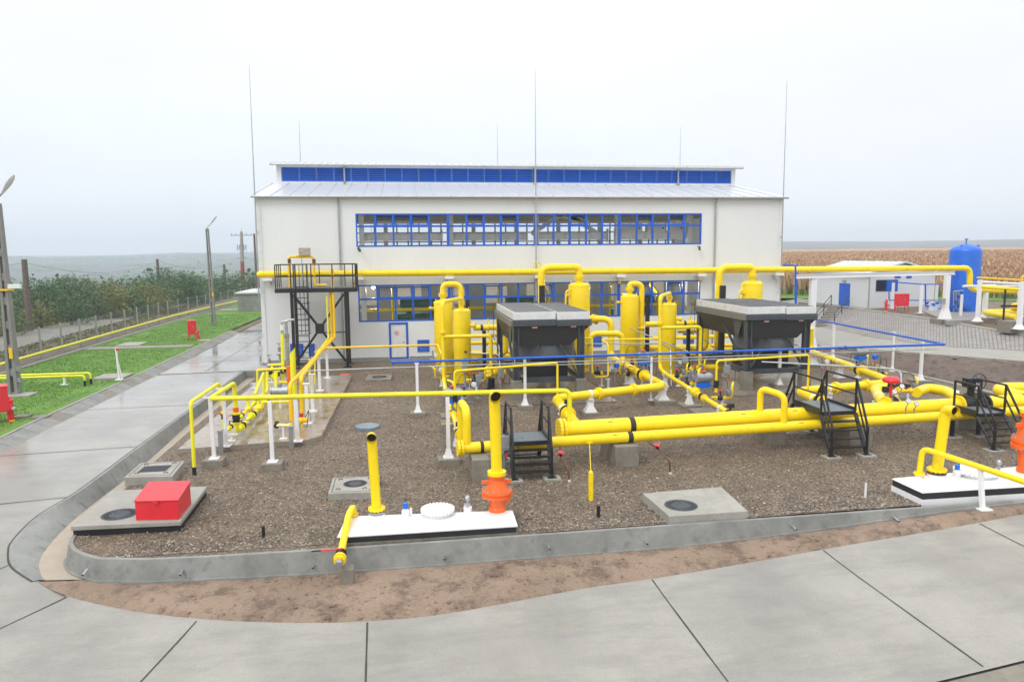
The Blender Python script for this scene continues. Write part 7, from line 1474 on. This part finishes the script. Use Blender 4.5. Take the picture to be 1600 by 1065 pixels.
# blue pipes by the hut and the tank
yp = P(1420, 484, HYT+.1).y
for pts, r, lb in (([(1390, 440, 0), (1440, 444, .6), (1486, 444, 1)], .05, 'thin blue pipe on white posts passing the hut window'), ([(1389, 440, 0), (1389, 469, 0), (1480, 469, .8)], .045, 'thin blue pipe low along the hut front'), ([(1446, 444, .4), (1446, 478, .4), (1490, 478, .2)], .06, 'blue pipe dropping left of the blue tank'), ([(1460, 482, .2), (1530, 484, .2)], .09, 'blue pipe lying in front of the blue tank'), ([(1455, 479, .6), (1500, 486, 0), (1536, 486, 0)], .07, 'second blue pipe lying in front of the blue tank'), ([(1223, 414, -12), (1243, 414.5, -12), (1243, 493, -12)], .06, 'thin blue pipe bending down just right of the hall')):
    b = MB(); b.tube([W(x, y, yp+dy) for x, y, dy in pts], r, n=8, bend=.12); one(b, 'blue_pipe', BLU, lb, 'pipe')
for k, (px, py) in enumerate(((1448, 483), (1458, 486), (1464, 483), (1478, 486))):
    p = P(px, py, 1.58); b = MB(); b.cbox(p, .5, .4, .42); b.cyl(p+V((0, 0, .42)), p+V((0, 0, .6)), .1, n=10, mi=1); b.cyl(p+V((-.2, 0, .6)), p+V((.2, 0, .6)), .05, n=8, mi=1); one(b, 'pump_plinth', [PLW, BLU], ('leftmost small white plinth with blue valve by the tank', 'front small white plinth with blue valve by the tank', 'back small white plinth with blue valve by the tank', 'small white plinth with blue valve behind the gantry post')[k], 'plinth', 'white plinths with blue valves')
b = MB(); b.prism([(P(1440, 487, 1.55).x, P(1440, 487, 1.55).y), (P(1480, 503, 1.55).x, P(1480, 503, 1.55).y), (P(1560, 500, 1.55).x, P(1560, 500, 1.55).y), (P(1545, 480, 1.55).x, P(1545, 480, 1.55).y+3), (P(1450, 478, 1.55).x, P(1450, 478, 1.55).y)], 1.3, 1.64); kind(b.build('concrete_pad', ROAD), 'structure')
for k, (px, dx) in enumerate(((1505, 0), (1511, .0))):
    a = W(px, 424, cy_-r-.3); c = W(px+2, 446, cy_-r-.3); b = MB(); b.tube([a+V((-.3, 0, .02)), a, c, c+V((2.5, .0, -.02))], .09, n=10, bend=.15); one(b, 'white_pipe', PLW, ('white pipe bending down before the blue tank, left of two', 'white pipe bending down before the blue tank, right of two')[k], 'pipe')
pm = pmat('galv_manifold', (.4, .42, .44), .35, .6)
t = thing('valve_manifold', 'cluster of small grey blue valves on pipes in front of the blue tank', 'valves', P(1490, 492, 1.62)); b = MB()
for px in (1490, 1494, 1498):
    a, c = W(px, 488, cy_-r-.8), W(px, 455, cy_-r-.8); b.tube([a, c], .06, n=8); 
b.tube([W(1490, 455, cy_-r-.8), W(1508, 454, cy_-r-.8)], .06, n=8); b.build('pipes', pm, t); b = MB()
for px, py in ((1490, 478), (1494, 470), (1498, 462), (1494, 484), (1498, 476)): b.sph(W(px, py, cy_-r-.95), .15, 8)
b.build('valves', BLU, t)
# red cabinet and hydrants by the hut
def hydrant(p, h, label, m=RED):
    t = thing('fire_hydrant', label, 'hydrant', p, 'red fire hydrants'); k = h/1.1
    b = MB(); b.lathe(p, (0, 0, 1), [(.13*k, 0), (.13*k, .04*k), (.10*k, .05*k), (.10*k, .5*k), (.13*k, .55*k), (.13*k, .62*k), (.11*k, .66*k), (.11*k, .9*k), (.14*k, .92*k), (.14*k, .97*k), (.08*k, 1.04*k), (.04*k, 1.1*k)], 16); b.build('barrel', m, t)
    b = MB(); b.lathe(p+V((0, 0, .02*k)), (0, 0, 1), [(.135*k, 0), (.135*k, .05*k)], 16); b.build('base_ring', ORY, t)
    for d in ((-1, -.3, 0), (.9, -.5, 0)):
        d = V(d).normalized(); q = p+V((0, 0, (.84 if d.x < 0 else .58)*k)); b = MB(); b.cyl(q, q+d*.2*k, .07*k, n=12); b.lathe(q+d*.2*k, d, [(.1*k, 0), (.1*k, .05*k), (.06*k, .09*k)], 14, 1); b.build('outlet', [m, GAL], t)
def cabinet(p, w_, d_, h, leg, label, rz=0):
    t = thing('hose_cabinet', label, 'cabinet', p, 'red fire hose cabinets'); b = MB(); b.cbox(p+V((0, 0, leg)), w_, d_, h, rz=rz); b.cbox(p+V((0, 0, leg+h)), w_*1.03, d_*1.06, .03, rz=rz); b.build('cabinet_body', RED, t, bevel=.008)
    co, si = math.cos(rz), math.sin(rz)
    for sx in (-1, 1):
        for sy in (-1, 1): b = MB(); q = p+V((sx*w_*.45*co-sy*d_*.42*si, sx*w_*.45*si+sy*d_*.42*co, 0)); b.bar(q, q+V((0, 0, leg)), .05); b.build('leg', RED, t)
    b = MB(); q = p+V((d_*.51*si+w_*.1*co, -d_*.51*co+w_*.1*si, leg+h*.5)); b.cbox(q, .03, .03, .16, rz=rz); b.build('handle', STL, t)
hydrant(P(1384, 487, HYT+.08), 1.05, 'red hydrant standing alone left of the red cabinet at the hut'); hydrant(P(1398, 487, HYT+.08), .6, 'low red hydrant at the left foot of the red cabinet at the hut')
p = P(1408, 486, HYT+.08); cabinet(p, 1.05, .45, 1.0, .42, 'red hose cabinet on legs before the white hut')
# yellow and white pipes beyond the slope at the right edge
yq = P(1527, 502, 1.6).y
for pts, r, m, lb in (([(1527, 433.5, 0), (1620, 439, 0)], .06, ORY, 'thin amber pipe highest at the right edge beside the blue tank'), ([(1531, 448, 0), (1620, 454, 0)], .13, YEL, 'yellow pipe on white posts at the right edge beside the blue tank'), ([(1528, 440, 2), (1620, 445, 2)], .09, PLW, 'upper white pipe running right from the blue tank'), ([(1505, 447, 2), (1620, 447, 2)], .09, PLW, 'lower white pipe running right from the blue tank'), ([(1610, 430, 0), (1597, 431, 0), (1597, 452, 0)], .06, ORY, 'thin amber tube bending down at the right edge')):
    b = MB(); b.tube([W(x, y, yq+dy) for x, y, dy in pts], r, n=10); one(b, 'far_pipe', m, lb, 'pipe')
a, c, e = P(1600, 487, 2.1), P(1536, 487.5, 2.1), P(1590, 496, 2.1); pipe([a, c, e], .22, 'yellow pipe lying in a V shape at the right edge above the paved slope', bend=.6)
saddle(P(1543, 488.5, 2.1), .22, (1, -.5, 0), 2.1, 'white saddle under the yellow V shaped pipe', block=(1.3, .8, 1.75), wd=.4)
b = MB(); q = P(1598, 484, 2.5); b.sph(q+V((-.6, 0, .2)), .3, 10); b.sph(q+V((0, -.2, .15)), .26, 10); b.cyl(q+V((-.8, 0, .2)), q+V((.4, -.2, .15)), .2, n=12); one(b, 'relief_valve', ORY, 'bulky amber valve body at the right edge above the yellow V pipe', 'valve')
t = thing('handrail_frame', 'thin black steel rail frame at the right edge above the paved slope', 'railing', P(1567, 507, 1.6)); p = P(1567, 507, 1.6); zt = W(1570, 452, p.y).z; b = MB(); b.bar(p, V((p.x, p.y, zt)), .09); b.cbox(p, .9, .4, .04); b.build('post', BLK, t); b = MB()
for py in (463, 466, 478): z = W(1567, py, p.y).z; b.bar((p.x-.2, p.y, z), (p.x+2.5, p.y+.2, z-.06), .05 if py < 470 else .14)
b.build('rails', BLK, t)
p = P(1585, 513, 1.55); b = MB(); b.cbox((p.x, p.y, 1.3), 1.6, 1.0, .75); one(b, 'support_block', CONCD, 'dark concrete block above the paved slope at the right edge', 'block')
# ================================================================== LEFT: FENCE, POLES, CABINETS
fl = [(131, 542), (37, 573), (73, 562)]
FX = lambda y: -23.45-.022*(y-48) if y < 78 else -24.1+.045*(y-78)
t = thing('wire_fence', 'long wire mesh fence on thin grey concrete posts between lawn and dirt road', 'fence', (FX(60), 60, .06))
ys_ = [44.0+3.05*k for k in range(28)]
for y in ys_:
    b = MB(); x = FX(y); b.bar((x, y, 0), (x, y, 2.22), .095, .095); b.build('post', CONC, t)
def mesh_mat():
    m, tt, bb = newmat('wire_mesh'); c = tt.nodes.new('ShaderNodeTexCoord'); mp_ = tt.nodes.new('ShaderNodeMapping'); lk(tt, c.outputs['UV'], mp_.inputs[0])
    s = tt.nodes.new('ShaderNodeSeparateXYZ'); lk(tt, mp_.outputs[0], s.inputs[0]); res = []
    for k in (0, 1):
        f = tt.nodes.new('ShaderNodeMath'); f.operation = 'FRACT'; lk(tt, s.outputs[k], f.inputs[0]); g = tt.nodes.new('ShaderNodeMath'); g.operation = 'LESS_THAN'; lk(tt, f.outputs[0], g.inputs[0]); g.inputs[1].default_value = .2; res.append(g)
    mxm = tt.nodes.new('ShaderNodeMath'); mxm.operation = 'MAXIMUM'; lk(tt, res[0].outputs[0], mxm.inputs[0]); lk(tt, res[1].outputs[0], mxm.inputs[1])
    bb.inputs['Base Color'].default_value = (.10, .115, .115, 1); bb.inputs['Metallic'].default_value = .3; bb.inputs['Roughness'].default_value = .5; lk(tt, mxm.outputs[0], bb.inputs['Alpha']); return m
b = MB(); rows = [[(FX(y), y+.0, .08), (FX(y), y, 2.1)] for y in ys_]; b.loft(rows); ob = b.build('mesh_panel', mesh_mat(), t, smooth=False)
uv = ob.data.uv_layers.new(name='UVMap')
for l in ob.data.loops: i, k = divmod(l.vertex_index, 2); uv.data[l.index].uv = ((ys_[i]-44)/.06/1.0, k*2.02/.06)
b = MB()
for z in (.2, .8, 1.4, 2.08):
    for ya, yb in zip(ys_, ys_[1:]): b.bar((FX(ya)-.055, ya, z), (FX(yb)-.055, yb, z), .012)
b.build('strand', GAL, t)
b = MB(); b.tube([(FX(y)+.3, y, .62) for y in (20, 46, 62, 78, 95, 110)], .08, n=10, bend=2); one(b, 'fence_pipe', LEM, 'lemon yellow pipe running along the foot of the wire fence', 'pipe')
for k in range(14): pass
def pole(px, pyb, pyt, z0, label, r0=.16, r1=.11, m=None, slots=False, dist=None, shear=0):
    p = P(px, pyb, z0); zt = W(px, pyt, p.y).z; t = thing('lamp_pole' if slots else 'wooden_pole', label, 'pole', p, 'poles along the left side'); top = V((W(px+shear, pyt, p.y).x*.35+p.x*.65, p.y, zt)) if shear else V((p.x, p.y, zt))
    b = MB(); d = (top-p)
    if slots:
        for sx in (-1, 1):
            vs = []
            for u, rr in ((0, r0), (1, r1)):
                c = p+d*u
                for ax, ay in ((sx*rr*.35, -rr), (sx*rr, -rr), (sx*rr, rr), (sx*rr*.35, rr)): vs.append(c+V((ax, ay, 0)))
            b.add(vs, [(3, 2, 1, 0), (4, 5, 6, 7), (0, 1, 5, 4), (1, 2, 6, 5), (2, 3, 7, 6), (3, 0, 4, 7)])
        k = 0; n = int(d.length/1.1)
        for k in range(n+1):
            u = k/n; rr = r0+(r1-r0)*u; c = p+d*u; h = .35; b.box((c.x-rr*.36, c.y-rr*.8, max(p.z, c.z-h/2)), (c.x+rr*.36, c.y+rr*.8, min(top.z, c.z+h/2)))
    else: b.cyl(p, top, r0, r1, n=12)
    b.build('shaft', m or (CONC if slots else WOOD), t); return t, p, top
POLEM = concrete('pole_concrete', (.20, .195, .18), (.27, .265, .25), sc=2)
LAMP = pmat('lamp_housing', (.68, .69, .71), .35)
def lamphead(t, top, d, s=1.0):
    d = V(d).normalized(); b = MB(); b.tube([top-V((0, 0, .3)), top+V((0, 0, .1)), top+d*.5*s], .035, n=8, bend=.15); b.build('arm', GAL, t)
    b = MB(); x, y = perp(d); q = top+d*.45*s; w_ = [(0, .06), (.25, .11), (.6, .17), (.95, .13), (1.1, .03)]; vs = []
    for l, r_ in w_:
        for k in range(10): a = 2*math.pi*k/10; vs.append(q+d*l*s+(x*math.cos(a)*r_+y*math.sin(a)*r_*.55)*s)
    n = 10; b.add(vs, [(j*n+k, j*n+(k+1) % n, (j+1)*n+(k+1) % n, (j+1)*n+k) for j in range(4) for k in range(n)]+[tuple(range(n-1, -1, -1)), tuple(range(4*n, 5*n))]); b.build('lamp_head', LAMP, t)
t, p, top = pole(24, 617, 318, LZ, 'nearest concrete lamp pole with slots, camera and grey twin lamp at the left edge', r0=.22, r1=.125, slots=True, shear=-28, m=POLEM)
lamphead(t, top+V((0, 0, .1)), (.62, -.2, .75), 1.0); lamphead(t, top+V((-.1, 0, .1)), (-.5, -.4, .75), .9)
q = p+(top-p)*.56; b = MB(); b.cbox(q+V((.55, -.3, .05)), .5, .2, .2); b.build('camera_housing', PLW, t); b = MB(); b.bar(q, q+V((.55, -.3, .04)), .05); b.cbox(q+V((0, 0, -.06)), .46, .5, .08); b.build('camera_bracket', ORY, t)
q = p+(top-p)*.20; b = MB(); b.cbox(q+V((.12, -.3, 0)), .14, .05, .5); b.build('yellow_sign', ORY, t)
for u in (.07, .13): q = p+(top-p)*u; b = MB(); b.cbox(q+V((.28, -.1, 0)), .2, .18, .22); b.build('junction_box', STL, t)
b = MB(); b.cbox(p+V((.25, -.2, -.12)), 1.3, 1.0, .2); b.build('concrete_foot', CONC, t)
t, p, top = pole(334, 507, 357, LZ, 'concrete lamp pole standing on the far lawn beyond the small red cabinet', r0=.2, r1=.13, slots=True, shear=-13, m=POLEM)
lamphead(t, top, (.45, -.1, .55), 1.0)
q = p+(top-p)*.3; b = MB(); b.cbox(q+V((.16, -.3, 0)), .12, .05, .4); b.build('yellow_sign', ORY, t)
t, p, top = pole(403, 480, 365, 0, 'slim dark pole half hidden by the left corner of the hall', r0=.16, r1=.13)
t1_, pa, ta = pole(47, 517, 405, .2, 'dark weathered wooden pole at the far side of the dirt road near the left edge', r0=.27, r1=.22, shear=-8)
t2_, pb_, tb = pole(249.5, 462, 404.5, 0, 'distant wooden pole rising out of the trees in the middle', r0=.26, r1=.22)
t3_, pc, tc_ = pole(352.5, 455, 413, 0, 'farthest wooden pole between the lamp pole and the power pole', r0=.26, r1=.22)
b = MB()
def wire(a, c, sag):
    pr = None
    for k in range(17): u = k/16; q = a*(1-u)+c*u-V((0, 0, sag*4*u*(1-u))); b.bar(pr, q, .022) if pr else None; pr = q
wire(ta-V((0, 0, .3)), tb-V((0, 0, .3)), 1.4); wire(tb-V((0, 0, .3)), tc_-V((0, 0, .3)), .9); wire(ta-V((0, 0, .3)), ta+V((-14, -28, .0)), 1.2); one(b, 'overhead_wire', BLKR, 'thin sagging wire strung between the wooden poles', 'wire')
p = P(380, 455, 0); p = V((p.x, p.y, 0)); zt = W(377, 362, p.y).z; t = thing('power_pole', 'power pole with crossarm and insulators, its lower half painted dull red', 'pole', p); top = V((W(377, 362, p.y).x, p.y, zt)); mid = p+(top-p)*.5
b = MB(); b.cyl(p, mid, .42, .36, n=12); b.build('red_shaft', pmat('dull_red', (.30, .06, .06), .7), t); b = MB(); b.cyl(mid, top, .36, .26, n=12); b.cyl(top, top+V((0, 0, .6)), .05, n=6); b.build('grey_shaft', CONC, t)
sx = (W(394, 368, p.y)-W(361, 368, p.y)).x/2; q = p+(top-p)*.94; b = MB(); b.bar(q-V((sx, 0, 0)), q+V((sx, 0, 0)), .16, .14); b.build('crossarm', STL, t)
for k in (-.95, -.5, .5, .95): b = MB(); b.cyl(q+V((sx*k, 0, .05)), q+V((sx*k, 0, .4)), .08, n=8); b.build('insulator', GAL, t)
q = p+(top-p)*.74; b = MB(); b.bar(q-V((sx*.4, 0, 0)), q+V((sx*.4, 0, 0)), .12)
for k in (-.4, -.2, .2, .4): b.cyl(q+V((sx*k, 0, -.6)), q+V((sx*k, 0, .5)), .1, n=8)
b.build('switch_gear', GAL, t); q = p+(top-p)*.56; b = MB(); b.bar(q-V((sx*.45, 0, 0)), q+V((sx*.5, 0, 0)), .1); b.build('lower_arm', STL, t)
# concrete tank with pale roof beyond the lawn
a = P(372, 487, LZ); bz = W(372, 459, a.y).z; x1 = W(412, 470, a.y).x; d_ = 9
t = thing('concrete_tank', 'square grey concrete water tank with pale flat roof beyond the lawn', 'tank', (a.x+2, a.y+3, 0)); b = MB(); b.box((a.x, a.y, -.2), (x1+3, a.y+d_, bz)); b.build('tank_body', CONCW, t); b = MB(); xc = (a.x+x1+3)/2; b.add([(a.x-.2, a.y-.2, bz+.001), (x1+3.2, a.y-.2, bz+.001), (x1+3.2, a.y+d_, bz+.001), (a.x-.2, a.y+d_, bz+.001), (a.x+1.6, a.y+d_*.5, bz+.45), (x1+2, a.y+d_*.5, bz+.45), (a.x-.2, a.y-.2, bz+.18), (x1+3.2, a.y-.2, bz+.18), (x1+3.2, a.y+d_, bz+.18), (a.x-.2, a.y+d_, bz+.18)], [(3, 2, 1, 0), (0, 1, 7, 6), (1, 2, 8, 7), (2, 3, 9, 8), (3, 0, 6, 9), (6, 7, 5, 4), (7, 8, 5), (8, 9, 4, 5), (9, 6, 4)]); b.build('roof', ROOFM, t, smooth=False)
b = MB(); b.box((a.x-2.6, a.y+1.5, .1), (a.x-.21, a.y+3.4, LZ+.12)); one(b, 'concrete_slab', CONC, 'pale concrete slab at the foot of the concrete tank', 'slab')
# red cabinets and hydrants on the lawn
p = P(4, 660, LZ); cabinet(V((p.x-.35, p.y+.15, LZ)), 1.0, .75, 1.0, .42, 'large red hose cabinet cut by the left picture edge', rz=R(28)); hydrant(P(18.5, 658, LZ), .98, 'red hydrant with silver outlets beside the big red cabinet at the left edge')
p = P(301, 530, LZ); cabinet(V((p.x, p.y, LZ)), .62, .62, 1.05, .42, 'small red hose cabinet on legs in the middle of the far lawn', rz=R(18)); hydrant(P(310.5, 530.5, LZ), .75, 'small red hydrant at the foot of the far red cabinet')
for px, py, lb in ((35, 649, 'left flat paving slab beside the big red cabinet'), (64, 650, 'right flat paving slab near the kerb beside the big red cabinet'), (206, 537, 'pale square manhole slab on the far lawn'), (321, 531, 'flat slab beside the far small hydrant'), (348, 546, 'small flat slab near the kerb on the far lawn')):
    if px == 348: continue
    p = P(px, py, LZ+.05); s_ = .55 if py > 640 else (1.6 if px == 206 else .9); b = MB(); b.cbox((p.x, p.y, 0), s_, s_*(1.0 if px != 206 else 1.3), LZ+.06); one(b, 'paving_slab', CONCD if py > 640 else CONC, lb, 'slab', bevel=.01)
p = P(177, 590, LZ); b = MB(); b.cbox((p.x, p.y, 0), 1.5, 1.5, LZ+.12); one(b, 'marker_slab', CONC, 'concrete slab on the lawn carrying the slim white post', 'slab', bevel=.015)
q = P(186.5, 593, LZ+.12); t = thing('marker_post', 'slim white post with red cap on the lawn slab', 'marker post', q); zt = W(183, 544, q.y).z; tp = V((q.x-.05, q.y, zt)); b = MB(); b.bar(q, tp, .1, .07); b.bar(q+V((.16, 0, 0)), tp-V((0, 0, .7))+V((.05, 0, 0)), .04); b.cbox(q, .34, .3, .03); b.build('post', WHT, t); b = MB(); b.cbox(tp+V((.07, 0, -.12)), .12, .1, .12); b.build('red_cap', RED, t)
# pair of thin lemon pipes on the lawn
for (x0, y0), (x1, y1), gy, lb in (((-30, 587.3), (131.5, 586.7), 603, 'lemon pipe with black foot on the lawn, front one of the pair'), ((-30, 584.5), (141, 582.5), 600, 'lemon pipe with black foot on the lawn, back one of the pair')):
    g = P(x1+1.5, gy, LZ); z = W(x1, y1, g.y).z; a = W(x0, y0, g.y); a.z = z; t = thing('lawn_pipe', lb, 'pipe', g, 'lemon pipes on the lawn'); b = MB(); b.tube([a, V((g.x, g.y, z)), V((g.x, g.y, LZ+.28))], .055, n=10, bend=.15); b.build('pipe_body', LEM, t); b = MB(); b.cyl(V((g.x, g.y, LZ-.05)), V((g.x, g.y, LZ+.29)), .062, n=10); b.build('sleeve', BLK, t)
p = P(101, 601, LZ); b = MB(); b.bar(p, p+V((0, 0, .5)), .09); b.cbox(p, .4, .3, .03); b.bar(p+V((-.35, -.1, .5)), p+V((.25, .35, .5)), .09, .06); one(b, 'pipe_support', WHT, 'short white tee support of the lemon pipes on the lawn', 'pipe support')

# ================================================================== TREES
LEAF = [leafmat('leaf_a', (.04, .085, .03), (.075, .15, .05)), leafmat('leaf_b', (.06, .11, .045), (.105, .17, .07)), leafmat('leaf_c', (.12, .145, .035), (.19, .20, .055)), leafmat('leaf_d', (.042, .105, .034), (.075, .165, .055)), leafmat('leaf_e', (.16, .155, .05), (.26, .235, .075))]
BARK = pmat('bark', (.09, .075, .06), .9, var=.4, scale=8)
def tree(x, y, h, wd, leaf, label, z=None, dens=1.0, bare=False):
    z = zg(x, y) if z is None else z; t = thing('tree', label, 'tree', (x, y, z), 'trees beyond the dirt road'); rnd = random.Random(int(x*131+y*17))
    b = MB(); top = V((x+rnd.uniform(-.3, .3), y, z+h*.7)); b.cyl((x, y, z-.2), top, .12+h*.012, .05, n=7); lobes = []
    n = max(6, int(13*dens))
    for k in range(n):
        u = (k+.5)/n; a = k*2.4+rnd.uniform(-.5, .5); pr = math.sin(math.pi*min(1, .2+.72*u))**.8; rr = wd*.36*pr*(.6+.4*rnd.random())
        c = V((x+math.cos(a)*rr, y+math.sin(a)*rr, z+h*(.16+.68*u))); r_ = wd*rnd.uniform(.15, .24)*(1.1-.35*u); lobes.append((c, r_)); s = V((x, y, z+h*max(.1, u*.55))); b.cyl(s, c, .05, .02, n=5)
        e = c+V((rnd.gauss(0, 1)*r_*.7, rnd.gauss(0, 1)*r_*.7, r_*rnd.uniform(.5, 1.2))); b.cyl(c, e, .02, .006, n=4); lobes.append((e, r_*.42))
    lobes.append((V((x, y, z+h*.88)), wd*.13))
    b.build('trunk', BARK, t)
    b = MB(); sc = 1+.008*max(0, y-70)
    for c, r_ in lobes:
        for _ in range(int(330*dens*(r_/(wd*.18))**2*(wd/6.5)**1.4/sc)):
            d = V((rnd.gauss(0, 1), rnd.gauss(0, 1), rnd.gauss(0, 1))).normalized(); q = c+V((d.x, d.y, d.z*.8))*r_*(rnd.uniform(.72, 1.1) if rnd.random() < .8 else rnd.random())
            if q.z < z+.1: continue
            s = rnd.uniform(.05, .105)*sc; n1 = (d*1.1+V((rnd.gauss(0, .6), rnd.gauss(0, .6), rnd.gauss(0, .6)+.35))).normalized(); xx, yy = perp(n1); an = rnd.random()*6.28; xx, yy = (xx*math.cos(an)+yy*math.sin(an))*s, (yy*math.cos(an)-xx*math.sin(an))*s*.65
            b.add([q-xx, q-yy, q+xx, q+yy], [(0, 1, 2, 3)])
    b.build('crown', leaf, t, smooth=False)
TL = ((0, 432, 84, 5.5, 7, 0, 'dark bushy tree behind the nearest lamp pole at the left edge'), (33, 446, 78, 4.8, 6, 1, 'grey green tree left of the weathered wooden pole'), (70, 438, 80, 4.9, 6.5, 0, 'bushy tree just right of the weathered wooden pole'), (100, 430, 86, 5.5, 7.5, 3, 'tall green tree at the darkest gap of the tree row'), (128, 432, 88, 5.2, 6.5, 1, 'tree with thin pointed top in the left half of the row'), (160, 440, 92, 5.0, 7.5, 4, 'yellowish tree in the middle of the tree row'), (178, 448, 84, 4.2, 5.5, 2, 'small yellow green tree behind the fence bend'), (190, 436, 98, 5.5, 7.5, 1, 'grey green tree behind the yellowish one'), (222, 443, 90, 4.8, 8.5, 2, 'wide olive yellow tree overhanging the fence'), (232, 430, 104, 6.0, 8, 3, 'green tree behind the wide olive yellow one'), (262, 417, 106, 7.6, 9.5, 0, 'tallest dark tree of the row below the distant pole'), (290, 422, 110, 7.0, 9, 3, 'tall tree left of the far lamp pole'), (312, 430, 116, 6.2, 8, 1, 'tree just left of the far lamp pole'), (345, 432, 124, 6.4, 9, 0, 'tree right of the far lamp pole'), (368, 431, 130, 6.4, 8, 3, 'tree behind the red painted power pole'), (398, 430, 132, 6.8, 9, 1, 'tree half hidden by the hall corner'))
for px, pt, y, h, wd, lf, lb in TL:
    p = W(px, 450, y); top = W(px, pt, y).z; z0 = top-h; z0 = min(max(z0, -6), .4); tree(p.x, y, top-z0, wd, LEAF[lf], lb, z=z0)
for px, y, h, lf, lb in ((14, 66, 2.4, 1, 'low shrub beside the dirt road left of the wooden pole'), (110, 76, 3.2, 0, 'dark shrub under the tall green tree'), (60, 73, 2.6, 2, 'olive shrub at the foot of the weathered wooden pole'), (150, 82, 3.0, 1, 'grey green shrub below the yellowish tree'), (205, 86, 2.8, 3, 'green shrub under the wide olive yellow tree'), (258, 98, 3.6, 1, 'shrub by the fence below the tallest tree'), (300, 106, 3.4, 0, 'dark shrub by the fence left of the far lamp pole')):
    p = W(px, 480, y); tree(p.x, y, h, h*1.5, LEAF[lf], lb, z=.1, dens=.7)
# far wood: one mass of clumps in the valley
b = MB(); rnd = random.Random(5)
for _ in range(900):
    y = rnd.uniform(120, 330); px = rnd.uniform(-40, 420); p = W(px, 430, y); z = zg(p.x, y)
    for _ in range(18):
        q = V((p.x+rnd.gauss(0, 2), y+rnd.gauss(0, 2), z+abs(rnd.gauss(1.5, 1.6)))); s = rnd.uniform(.25, .5); n1 = V((rnd.gauss(0, 1), rnd.gauss(0, 1), rnd.gauss(0, 1)+.6)).normalized(); xx, yy = perp(n1); b.add([q-xx*s, q-yy*s*.8, q+xx*s, q+yy*s*.8], [(0, 1, 2, 3)])
kind(b.build('far_wood', LEAF[1], smooth=False, origin=(0, 0, 0)), 'stuff')
b = MB()
for _ in range(1500):
    d = rnd.uniform(900, 2300); a = R(rnd.uniform(-32, 2)); x, y = d*math.sin(a), d*math.cos(a); z = zg(x, y); r_ = rnd.uniform(5, 14)
    if noise.noise((x/160, y/160, 3)) < .05: continue
    for k in range(5): q = V((x+rnd.gauss(0, r_), y+rnd.gauss(0, r_*.5), z)); b.sph(q, rnd.uniform(2.5, 5), 5)
kind(b.build('distant_wood', LEAF[0], origin=(0, 0, 0)), 'stuff')
# haze over the valley
b = MB(); b.box((-3395, -55, -45), (3395, 3290, 95)); m = bpy.data.materials.new('haze'); m.use_nodes = True; tt = m.node_tree; tt.nodes.clear(); o = tt.nodes.new('ShaderNodeOutputMaterial'); pv = tt.nodes.new('ShaderNodeVolumePrincipled'); pv.inputs['Color'].default_value = (.80, .895, 1.0, 1); pv.inputs['Density'].default_value = HAZE = .00052; pv.inputs['Anisotropy'].default_value = 0; tt.links.new(pv.outputs[0], o.inputs[1])
kind(b.build('haze', m, smooth=False, origin=(0, 0, 0)), 'stuff')
for o in bpy.data.objects:
    if '_o' in o: del o['_o']
